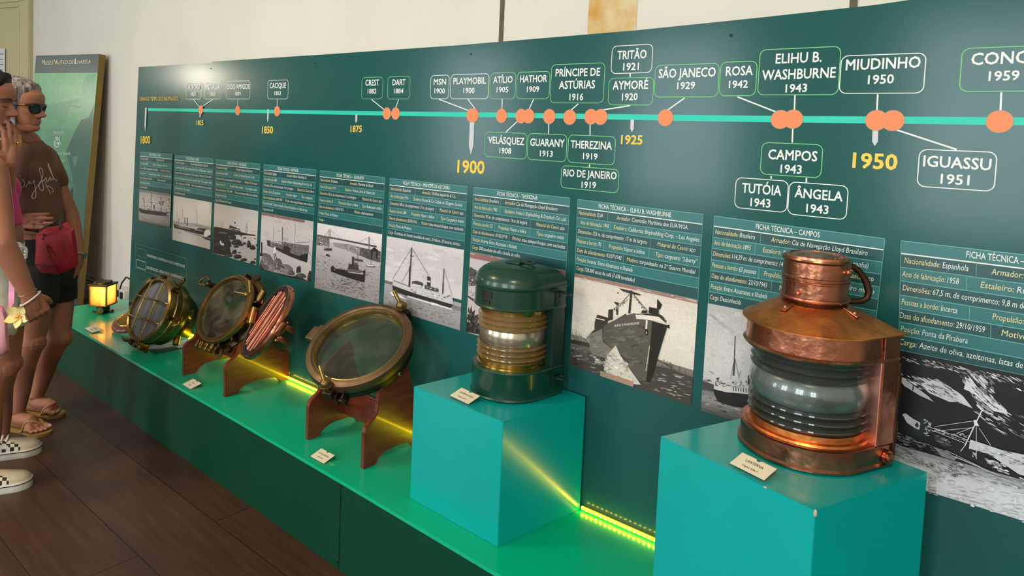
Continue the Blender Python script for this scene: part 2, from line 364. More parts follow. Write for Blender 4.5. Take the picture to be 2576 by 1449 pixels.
M_led = mat('led_glow', (255, 235, 60), .4, emit=(255, 222, 30), estr=45)
M_tape = mat('led_tape_yellow', (225, 205, 60), .4, emit=(255, 205, 0), estr=2.2)
led = empty('led_strip', (1.6, -.012, H0), 'glowing yellow light strip along the foot of the green panel', 'led light strip')
ledo = Vector((1.6, -.012, H0))
def led_run(x0, x1, pitch):
    b = MB(); n = max(2, int((x1 - x0) / .1)); b.box(((x0 + x1) / 2 - 1.6, 0, .009), (x1 - x0, .008, .011), bev=.003); b.build('tape', M_tape, led)
    k = int(round((x1 - x0) / .0165)); d = MB()
    for i in range(k):
        if pitch: d = MB()
        d.box((x0 - 1.6 + (i + .5) * (x1 - x0) / k, -.0055, .0105), (.0075, .004, .0075), bev=.0015)
        if pitch: d.build('led', M_led, led)
    if not pitch: d.build('led_row', M_led, led)['kind'] = 'stuff'
led_run(.66, .90, 1); led_run(.90, 1.605, 0); led_run(1.605, 2.03, 1); led_run(2.03, 2.815, 0); led_run(3.196, 3.74, 1)

# ================================================================== leaning banner board, small arched thing, socket
TLb, TRb = at(90, 140, 2, 1.957), at(249, 135.5, 2, 1.957)
bd = (TRb - TLb); bd.z = 0; BW = bd.length; bd.normalize(); bnv = Vector((bd.y, -bd.x, 0))
lean = math.radians(4.6); bu = (-bnv * math.sin(lean) + Vector((0, 0, math.cos(lean)))); bnn = bd.cross(bu)
BH = 1.957 / math.cos(lean); BO = TRb - bu * BH
MBm = Matrix(((bd.x, bnn.x, bu.x, BO.x), (bd.y, bnn.y, bu.y, BO.y), (bd.z, bnn.z, bu.z, BO.z), (0, 0, 0, 1)))   # local x along width (<=0), y to the viewer, z up
ban = empty('banner_board', (0, 0, 0), 'tall green museum banner board leaning by the wall behind the two women', 'banner board'); ban.matrix_world = MBm
b = MB(); b.box((-BW / 2, -.028, BH / 2), (BW, .05, BH), bev=.002); b.build('board', mat('board_edge_gold', (128, 104, 40), .6, var=.15, vscale=20), ban)
M_print = print_mat('photo_print', .32, .16, 900); M_banner = print_mat('banner_print', .28, .10, 40)
pr = MB(); lay = [0]
def bq(pts, c, mb=pr):
    lay[0] += 1; mb.col = c; y = -.0026 + lay[0] * .00012
    mb.add([(x, y, z) for x, z in pts], [list(range(len(pts)))])
bl = MBm.inverted()
def onb(px, py):
    D = RT * ((px - CPX) / FPX) + UP * ((CPY - py) / FPX) + FW; o_ = bl @ CAM; v_ = bl.to_3x3() @ D
    q = o_ + v_ * (-o_.y / v_.y); return (q.x, q.z)
Z1 = onb(245, 183)[1]
N = 24                                                   # printed underwater picture, paler at the top
for k in range(N):
    t0, t1 = k / N, (k + 1) / N; f_ = (t0 + t1) / 2
    c0, c1, c2 = (128, 190, 142), (92, 150, 118), (50, 82, 76)
    c = [c0[i] + (c1[i] - c0[i]) * min(1, f_ / .33) if f_ < .33 else c1[i] + (c2[i] - c1[i]) * min(1, (f_ - .33) / .35) for i in range(3)]
    bq([(-BW, Z1 * (1 - t0)), (-BW, Z1 * (1 - t1)), (0, Z1 * (1 - t1)), (0, Z1 * (1 - t0))], tuple(c)); lay[0] = 0
lay[0] = 1
bq([(-BW, BH), (-BW, Z1), (0, Z1), (0, BH)], (92, 104, 106))
def bpx(pts, c): bq([onb(*p) for p in pts], c)
bpx([(112, 265), (150, 258), (182, 250), (206, 246), (206, 253), (180, 262), (172, 274), (168, 300), (150, 318), (140, 300), (118, 302)], (98, 156, 124))
bpx([(206, 215), (216, 190), (240, 186), (232, 280), (222, 296), (206, 300), (203, 270)], (112, 166, 136))
bpx([(222, 296), (236, 262), (215, 500), (206, 640), (182, 640), (190, 480), (160, 360), (180, 345), (203, 302)], (66, 106, 96))
bpx([(114, 322), (190, 326), (170, 370), (150, 420), (112, 420)], (96, 150, 120))
bpx([(182, 395), (196, 392), (190, 416), (186, 420)], (100, 132, 122))
bpx([(170, 262), (200, 268), (206, 262), (206, 266), (198, 274), (172, 266)], (100, 150, 120))
bpx([(176, 480), (184, 470), (176, 650), (168, 650)], (40, 66, 62))
pr.col = None; pr.cur = 1; tx = pr; M_cream = mat('ink_cream', (226, 220, 190), .5)
def btext(t, xl, yl, xr, yr, h, mb, bold=.01):
    a, c, e = onb(xl, yl), onb(xr, yr), onb(xl, yl - h)
    put_text(mb, t, Vector((a[0], .0006, a[1])), Vector((c[0] - a[0], 0, c[1] - a[1])), Vector((0, 0, e[1] - a[1])), bold=bold)
btext('M', 106, 163.5, 112.5, 163.2, 13, tx); btext('USEU', 113, 163.2, 132.5, 162.5, 9.5, tx)
btext('N', 135, 162.6, 142, 162.3, 13, tx); btext('ÁUTICO', 142.5, 162.2, 170.5, 161.2, 9.5, tx); btext('DE', 173.5, 161.2, 184.5, 160.8, 9.5, tx)
btext('I', 187.5, 161, 190, 160.9, 13, tx); btext('LHABELA', 190.5, 160.8, 228.5, 159.5, 9.5, tx)
pr.cur = 2; M_inkp = mat('ink_pale_green', (198, 222, 206), .5)
for t, x0, x1, y, h in (('REALIZAÇÃO', 134, 160, 337, 7), ('Prefeitura Municipal de Ilhabela', 100, 177, 390, 8), ('Antonio Luiz Colucci', 112, 162.5, 408, 8), ('Prefeito Municipal', 118, 159, 424, 8), ('Secretaria de Cultura', 108, 169.5, 467, 8), ('Turismo Paulista', 116, 163.5, 487, 8)):
    btext(t, x0, y, x1, y - .3, h, tx, .0)
for r0, r1 in ((6, 8),):   # small civic crest outline
    c0 = onb(144, 361); 
    pts = [(c0[0] + .042 * math.cos(a) * (1 if math.sin(a) < 0 else 1.1), c0[1] + .032 * math.sin(a)) for a in [i * math.pi / 12 for i in range(24)]]
    pin = [(c0[0] + (x - c0[0]) * .8, c0[1] + (z - c0[1]) * .8) for x, z in pts]
    n = 24; tx.add([(x, .0006, z) for x, z in pts] + [(x, .0006, z) for x, z in pin], [(i, (i + 1) % n, n + (i + 1) % n, n + i) for i in range(n)])
    for k in (-1, 0, 1): tx.add([(c0[0] + k * .018 + dx, .0006, c0[1] + dz) for dx, dz in ((-.006, -.01), (.006, -.01), (.006, .012), (-.006, .012))], [(0, 1, 2, 3)])
    for k in (-1, 0, 1): tx.add([(c0[0] + k * .022 + dx, .0006, c0[1] + .034 + dz) for dx, dz in ((-.008, 0), (.008, 0), (.006, .018), (-.006, .018))], [(0, 1, 2, 3)])
pr.build('printed_sheet', [M_banner, M_cream, M_inkp], ban, merge=False)

b = MB(); R_ = .075; prof = [(-.10, 0)] + [(-.10 + R_ - R_ * math.cos(a), .13 - R_ + R_ * math.sin(a)) for a in [i * math.pi / 16 for i in range(9)]] + [(.12, .13), (.12, 0)]
ar = empty('arched_panel', (-.46, -.47, 0), 'small teal arched panel edged in cream on the floor behind the legs', 'floor panel', rz=math.radians(20))
b.loft([[(x, y, z) for x, z in prof] for y in (-.01, .01)], smooth=False); b.build('face', mat('teal_deep', (0, 92, 92), .5), ar)
e = MB(); e.tube([(x, 0, z) for x, z in prof[:-1]], .013, 8); e.build('edging', mat('edging_cream', (215, 208, 180), .6), ar)

q = at(312, 737, 1, .325)
ps = empty('power_adapter', q, 'white power adapter with black cables on the wall beside the lit cabin lamp', 'power adapter')
b = MB(); b.box((0, 0, 0), (.16, .068, .07), bev=.008); b.build('adapter_block', mat('plastic_white', (225, 222, 212), .4), ps)
b = MB(); b.box((-.03, -.04, .0), (.05, .02, .05), bev=.004); b.build('plug', mat('plastic_black', (25, 25, 26), .5), ps); b = MB(); b.box((.05, -.037, -.005), (.03, .02, .05), bev=.004); b.build('plug', mat('plastic_black', (25, 25, 26), .5), ps)
b = MB(); b.tube([(.0, -.03, .03), (.01, -.02, .08), (.06, -.01, .13), (.12, .0, .12)], .006, 8); b.tube([(-.03, -.045, -.02), (-.04, -.05, -.08), (-.05, -.05, -.18), (-.05, .0, -.185)], .006, 8); b.build('cable', MATS['plastic_black'], ps)
# ================================================================== the wreck timeline panel
PV = {}
def P(px, py, y=0.):
    q = at(px, py, 1, y); return q
panel = empty('timeline_panel', (2.2, 0, H0), 'big dark teal wreck timeline panel with ship names and photographs', 'exhibition panel')
PO = Vector((2.2, 0, H0))
M_pan = mat('panel_vinyl', (30, 88, 85), .19, var=.10, vscale=1.3, bump=.012, bscale=14, spec=.28)
top_px = [(533, 155), (800, 138), (1150, 114), (1600, 76.3), (1900, 45.5), (2200, 12.5), (2576, -42)]
tops = [P(*p) for p in top_px]; tops.append(Vector((4.95, 0, tops[-1].z + .012)))
def sheet(name, pts, y0, th):
    b = MB(); n = len(pts)
    b.add([(x - PO.x, y0, z - PO.z) for x, z in pts] + [(x - PO.x, y0 + th, z - PO.z) for x, z in pts],
          [list(range(n)), list(range(n, 2 * n))[::-1]] + [(i, n + i, n + (i + 1) % n, (i + 1) % n) for i in range(n)])
    return b.build(name, M_pan, panel)
TLp, BLp = P(347, 168.5), P(322, 756)
xs_ = tops[0].x
sheet('backing_sheet', [(BLp.x, H0), (xs_ + .0, H0), (xs_ + .0, tops[0].z - .006), (TLp.x, TLp.z)], .004, .026)
sheet('backing_sheet', [(xs_, H0), (4.95, H0)] + [(t.x, t.z) for t in tops[::-1]], 0, .03)
M_white = mat('ink_white', (236, 240, 236), .5); M_yel = mat('ink_yellow', (244, 208, 70), .5); M_gold = mat('ink_gold', (214, 178, 70), .5)
M_org = mat('ink_orange', (246, 134, 76), .45); M_bar = mat('ink_turquoise', (0, 206, 178), .45); M_rimg = mat('ink_green', (118, 206, 126), .5)
M_grey = mat('ink_silver', (205, 206, 208), .4); M_halo = mat('ink_pale_orange', (196, 150, 110), .5)
def L(p, lay=1): return Vector((p.x - PO.x, -.0003 * lay, p.z - PO.z))
def quad(mb, pts, lay=1): mb.add([L(p, lay) for p in pts], [list(range(len(pts)))])
def stroke(mb, p, q, wd, lay=1):
    d = (q - p); d.y = 0; d.normalize(); n = Vector((-d.z, 0, d.x)) * wd / 2
    mb.add([L(p - n, lay), L(q - n, lay), L(q + n, lay), L(p + n, lay)], [(0, 1, 2, 3)])
def text(mb, t, xl, yl, xr, yr, h, lay=2, bold=.012, shear=0.):
    a, c, e = P(xl, yl), P(xr, yr), P(xl, yl - h)
    put_text(mb, t, L(a, lay), Vector((c.x - a.x, 0, c.z - a.z)), Vector((0, 0, e.z - a.z)), bold=bold, shear=shear)
def disc(mb, p, r, lay, n=32, sx=1.): mb.add([L(p + Vector((r * sx * math.cos(2 * math.pi * i / n), 0, r * math.sin(2 * math.pi * i / n))), lay) for i in range(n)], [list(range(n))])
def rrect(mb, a, c, rad, wd, lay=1):
    """outline of a rounded rectangle between panel points a (top left) and c (bottom right)"""
    def ring(d):
        x0, x1, z0, z1, r = a.x + d, c.x - d, c.z + d, a.z - d, max(.001, rad - d); pts = []
        for cx_, cz_, a0 in ((x1 - r, z1 - r, 0), (x0 + r, z1 - r, 90), (x0 + r, z0 + r, 180), (x1 - r, z0 + r, 270)):
            for k in range(7):
                t = math.radians(a0 + 15 * k); pts.append(Vector((cx_ + r * math.cos(t), 0, cz_ + r * math.sin(t))))
        return pts
    o, i_ = ring(0), ring(wd); n = len(o)
    mb.add([L(p, lay) for p in o] + [L(p, lay) for p in i_], [(k, (k + 1) % n, n + (k + 1) % n, n + k) for k in range(n)])
# timeline bar and dots
b = MB(); up_ = Vector((0, 0, .0083))
bar = [P(x, y) for x, y in ((372, 275.5), (900, 284.3), (1300, 290), (1680, 296), (1900, 299), (2100, 301), (2400, 303.5), (2575, 305.5))]; bar.append(Vector((4.9, 0, bar[-1].z)))
for p, q in zip(bar, bar[1:]): quad(b, [p - up_, q - up_, q + up_, p + up_], 1)
b.build('timeline_bar', M_bar, panel, merge=False)
CA = lambda x, y: (330 + x / 4.2933, 140 + y / 4.2933)
CB = lambda x, y: (880 + x / 3.22, 80 + y / 3.22)
CC = lambda x, y: (1640 + x / 2.752, 60 + y / 2.752)
dots = [CA(753, 585), CA(1152, 592), CA(1577, 600), CB(302, 662), CB(372, 662), CB(988, 677), CB(1004, 677), CB(1231, 681), CB(1390, 683), CB(1450, 683), CB(1617, 686), CB(1783, 692), CB(1955, 688), CB(2033, 690),
        CC(95, 650), CC(890, 662), CC(978, 660), CC(1555, 668), CC(1668, 670), CC(2407, 677)]
for i, d in enumerate(dots):
    b = MB(); p = P(*d)
    b.cur = 1; disc(b, p, .0245, 4 + (i % 2) * .6)
    b.cur = 0; disc(b, p, .0225, 4.3 + (i % 2) * .6); b.build('event_dot', [M_org, M_halo], panel, merge=False)
# name labels: (conversion, green rim?, left, right, top-left y, bottom-left y, top-right y, bottom-right y, lines, connectors)
NL = [
 (CA, 0, 595, 757, 298, 475, 296, 473, [('AURORA', 612, 742, 366, 365, 46), ('1825', 648, 701, 433, 433, 35)], [(676, 476, 738, 552)]),
 (CA, 0, 793, 970, 292, 474, 292, 472, [('MENALIA', 808, 958, 363, 362, 46), ('1825', 855, 910, 432, 432, 35)], [(880, 475, 765, 552)]),
 (CA, 0, 1033, 1284, 277, 472, 276, 470, [('DOIS AMIGOS', 1040, 1278, 360, 359, 50), ('1839', 1125, 1184, 431, 430, 38)], [(1153, 472, 1152, 550)]),
 (CA, 0, 1477, 1695, 266, 471, 263, 470, [('CACIQUE', 1498, 1672, 352, 350, 56), ('1853', 1548, 1616, 425, 424, 40)], [(1579, 470, 1578, 552)]),
 (CB, 1, 99, 266, 369, 546, 367, 546, [('CREST', 127, 237, 436, 434, 46), ('1882', 145, 215, 500, 500, 38)], [(177, 548, 285, 635)]),
 (CB, 1, 310, 486, 362, 547, 360, 547, [('DART', 347, 451, 433, 431, 46), ('1884', 358, 434, 499, 498, 38)], [(396, 550, 372, 620)]),
 (CB, 0, 657, 802, 352, 546, 350, 545, [('MSN', 680, 780, 429, 428, 46), ('1900', 686, 770, 499, 499, 40)], [(722, 546, 970, 640)]),
 (CB, 0, 820, 1124, 346, 546, 340, 545, [('PLAYMOBIL', 840, 1103, 425, 420, 50), ('1900', 921, 1010, 497, 496, 42)], [(958, 546, 1022, 632)]),
 (CB, 1, 1142, 1340, 333, 546, 329, 546, [('ATÍLIO', 1163, 1318, 415, 412, 52), ('1905', 1190, 1283, 490, 489, 42)], [(1236, 547, 1234, 632)]),
 (CB, 1, 1357, 1616, 326, 546, 319, 545, [('HATHOR', 1380, 1597, 410, 406, 55), ('1909', 1435, 1533, 488, 486, 44)], [(1490, 547, 1450, 634)]),
 (CB, 1, 1635, 2055, 265, 580, 252, 580, [('PRÍNCIPE DE', 1667, 2027, 363, 355, 60), ('ASTÚRIAS', 1695, 1985, 463, 457, 62), ('1916', 1780, 1890, 555, 553, 52)], [(1852, 584, 1787, 640)]),
 (CB, 0, 2125, 2447, 115, 340, 100, 333, [('TRITÃO', 2168, 2402, 223, 214, 66), ('1921', 2215, 2340, 312, 307, 56)], [(2272, 337, 2272, 366)]),
 (CB, 1, 2101, 2455, 374, 598, 362, 597, [('AYMORÉ', 2130, 2415, 468, 461, 66), ('1920', 2205, 2330, 556, 552, 54)], [(2272, 598, 2042, 634)]),
 (CB, 1, 1098, 1431, 808, 1015, 822, 1035, [('VELÁSQUEZ', 1123, 1412, 902, 917, 54), ('1908', 1213, 1306, 984, 988, 44)], [(1362, 722, 1266, 812)]),
 (CB, 1, 1445, 1753, 820, 1038, 833, 1057, [('GUARANY', 1462, 1738, 922, 934, 58), ('1913', 1540, 1643, 1007, 1011, 46)], [(1613, 740, 1612, 826)]),
 (CB, 1, 1772, 2145, 832, 1062, 847, 1084, [('THEREZINA', 1790, 2122, 940, 955, 60), ('1919', 1890, 2005, 1030, 1035, 48)], [(1948, 745, 1947, 838)]),
 (CB, 1, 1715, 2174, 1080, 1272, 1110, 1309, [('RIO DE JANEIRO', 1730, 2160, 1168, 1196, 56), ('1919', 1878, 1993, 1263, 1268, 50)], [(1943, 1074, 1942, 1096)]),
 (CC, 1, 25, 458, 286, 512, 272, 508, [('SÃO JANECO', 47, 440, 375, 364, 60), ('1929', 175, 297, 452, 448, 46)], [(228, 513, 108, 598)]),
 (CC, 1, 477, 718, 264, 502, 256, 500, [('ROSA', 512, 697, 360, 353, 62), ('1942', 533, 663, 445, 442, 50)], [(592, 505, 868, 613)]),
 (CC, 1, 748, 1290, 178, 498, 147, 493, [('ELIHU B.', 857, 1173, 275, 262, 66), ('WASHBURNE', 762, 1270, 389, 371, 66), ('1943', 925, 1072, 475, 470, 54)], [(991, 494, 987, 602)]),
 (CC, 0, 1311, 1882, 220, 490, 190, 482, [('MIUDINHO', 1342, 1857, 321, 302, 72), ('1950', 1495, 1672, 417, 411, 60)], [(1564, 487, 1558, 602)]),
 (CC, 1, 2147, 2830, 168, 475, 140, 468, [('CONCAR', 2210, 2790, 285, 262, 80), ('1959', 2330, 2540, 395, 388, 64)], [(2419, 474, 2413, 602)]),
 (CC, 1, 761, 1172, 818, 1048, 833, 1070, [('CAMPOS', 805, 1142, 935, 952, 66), ('1943', 890, 1035, 1030, 1037, 56)], [(976, 722, 972, 822)]),
 (CC, 0, 582, 935, 1060, 1276, 1083, 1310, [('TUTÓIA', 623, 893, 1167, 1190, 66), ('1943', 682, 818, 1262, 1272, 56)], [(826, 1052, 826, 1072)]),
 (CC, 0, 951, 1347, 1090, 1322, 1118, 1360, [('ÂNGELA', 988, 1318, 1199, 1229, 64), ('1943', 1068, 1220, 1303, 1317, 57)], [(1070, 1066, 1070, 1098)]),
 (CC, 0, 1851, 2372, 865, 1130, 880, 1164, [('IGUASSU', 1878, 2345, 985, 1014, 74), ('1951', 1998, 2195, 1105, 1117, 66)], [(1690, 733, 2110, 870)]),
]
for cv, green, x0, x1, ya, yb, yc, yd, lines, con in NL:
    a_, c_ = P(*cv(x0, ya)), P(*cv(x1, yd)); b = MB(); rrect(b, a_, c_, .017, .0021, 2)
    o = b.build('name_frame', M_rimg if green else M_white, panel, merge=False)
    o['label'] = 'thin %s rounded frame around the ship name %s' % ('green' if green else 'white', ' '.join(l[0] for l in lines[:-1]).title())
    t = MB()
    for s_, tx0, tx1, y0, y1, h in lines: text(t, s_, *cv(tx0, y0), *cv(tx1, y1), h * (cv(0, 1)[1] - cv(0, 0)[1]), 2, .014)
    t.build('lettering', M_white, o, merge=False)
    t = MB()
    for q in con: stroke(t, P(*cv(q[0], q[1])), P(*cv(q[2], q[3])), .0036, 3)
    t.build('connector_line', M_white, o, merge=False)
# year marks
YR = [(CA, 161, 562, 822, 17, '1800', 105, 205, 948, 948, 78, 0), (CA, 747, 620, 670, 11, '1825', 708, 780, 750, 750, 50, 0), (CA, 1481, 578, 722, 15, '1850', 1415, 1531, 838, 838, 72, 0), (CA, 2434, 636, 730, 20, '1875', 2370, 2490, 824, 824, 66, 0),
      (CB, 992, 722, 997, 36, '1900', 873, 1088, 1138, 1150, 98, 1), (CB, 2290, 712, 814, 29, '1925', 2198, 2368, 908, 912, 70, 1), (CC, 1548, 733, 846, 40, '1950', 1390, 1693, 993, 1010, 100, 1)]
for cv, x, y0, y1, wd, t_, a, c, ya, yc, h, big in YR:
    k = cv(0, 1)[1] - cv(0, 0)[1]; b = MB(); ys = y1 - (y1 - y0) * .28
    quad(b, [P(*cv(x - wd / 2, y0)), P(*cv(x - wd / 2 - (y1 - y0) * .03, ys)), P(*cv(x - (y1 - y0) * .04, y1)), P(*cv(x + wd / 2 - (y1 - y0) * .03, ys)), P(*cv(x + wd / 2, y0))], 2.5)
    o = b.build('year_pointer', M_grey, panel, merge=False)
    t = MB(); text(t, t_, *cv(a, ya), *cv(c, yc), h * k, 2, .02); t.build('year_lettering', M_yel, o, merge=False)
t = MB(); text(t, 'LINHA DO TEMPO DOS NAUFRÁGIOS', *CA(95, 488), *CA(508, 484), 40 / 4.2933, 2, .01); t.build('heading', M_gold, panel, merge=False)
# legend in the lower left corner
CE = lambda x, y: (330 + x / 3.8125, 360 + y / 3.8125)
b = MB(); rrect(b, P(*CE(44, 958)), P(*CE(532, 1370)), .002, .0024, 2); lg = b.build('legend_frame', mat('ink_olive', (92, 128, 88), .5), panel, merge=False)
b = MB(); rrect(b, P(*CE(56, 1000)), P(*CE(146, 1108)), .01, .003, 2); b.build('legend_swatch', MATS['ink_olive'], lg, merge=False)
b = MB(); rrect(b, P(*CE(50, 1110)), P(*CE(143, 1222)), .01, .004, 2); b.build('legend_swatch', mat('ink_pale', (170, 190, 176), .5), lg, merge=False)
t = MB(); text(t, 'NAUFRÁGIOS CONFIRMADOS/DOCUMENTADOS', *CE(154, 1086), *CE(516, 1196), 24 / 3.81, 2, .01)
text(t, 'NAUFRÁGIOS AINDA NÃO CONFIRMADOS', *CE(150, 1204), *CE(508, 1313), 27 / 3.81, 2, .01); t.build('lettering', mat('ink_pale2', (205, 214, 206), .5), lg, merge=False)
for x, y in ((1839, 89), (1185, 136), (793, 158), (531, 172)):
    b = MB(); p = P(x, y); b.cyl((p.x - PO.x, .001, p.z - PO.z), (p.x - PO.x, -.0022, p.z - PO.z), .0042 if x > 1200 else .003, 14); b.build('screw_head', mat('screw_dark', (28, 34, 32), .4, .6), panel)

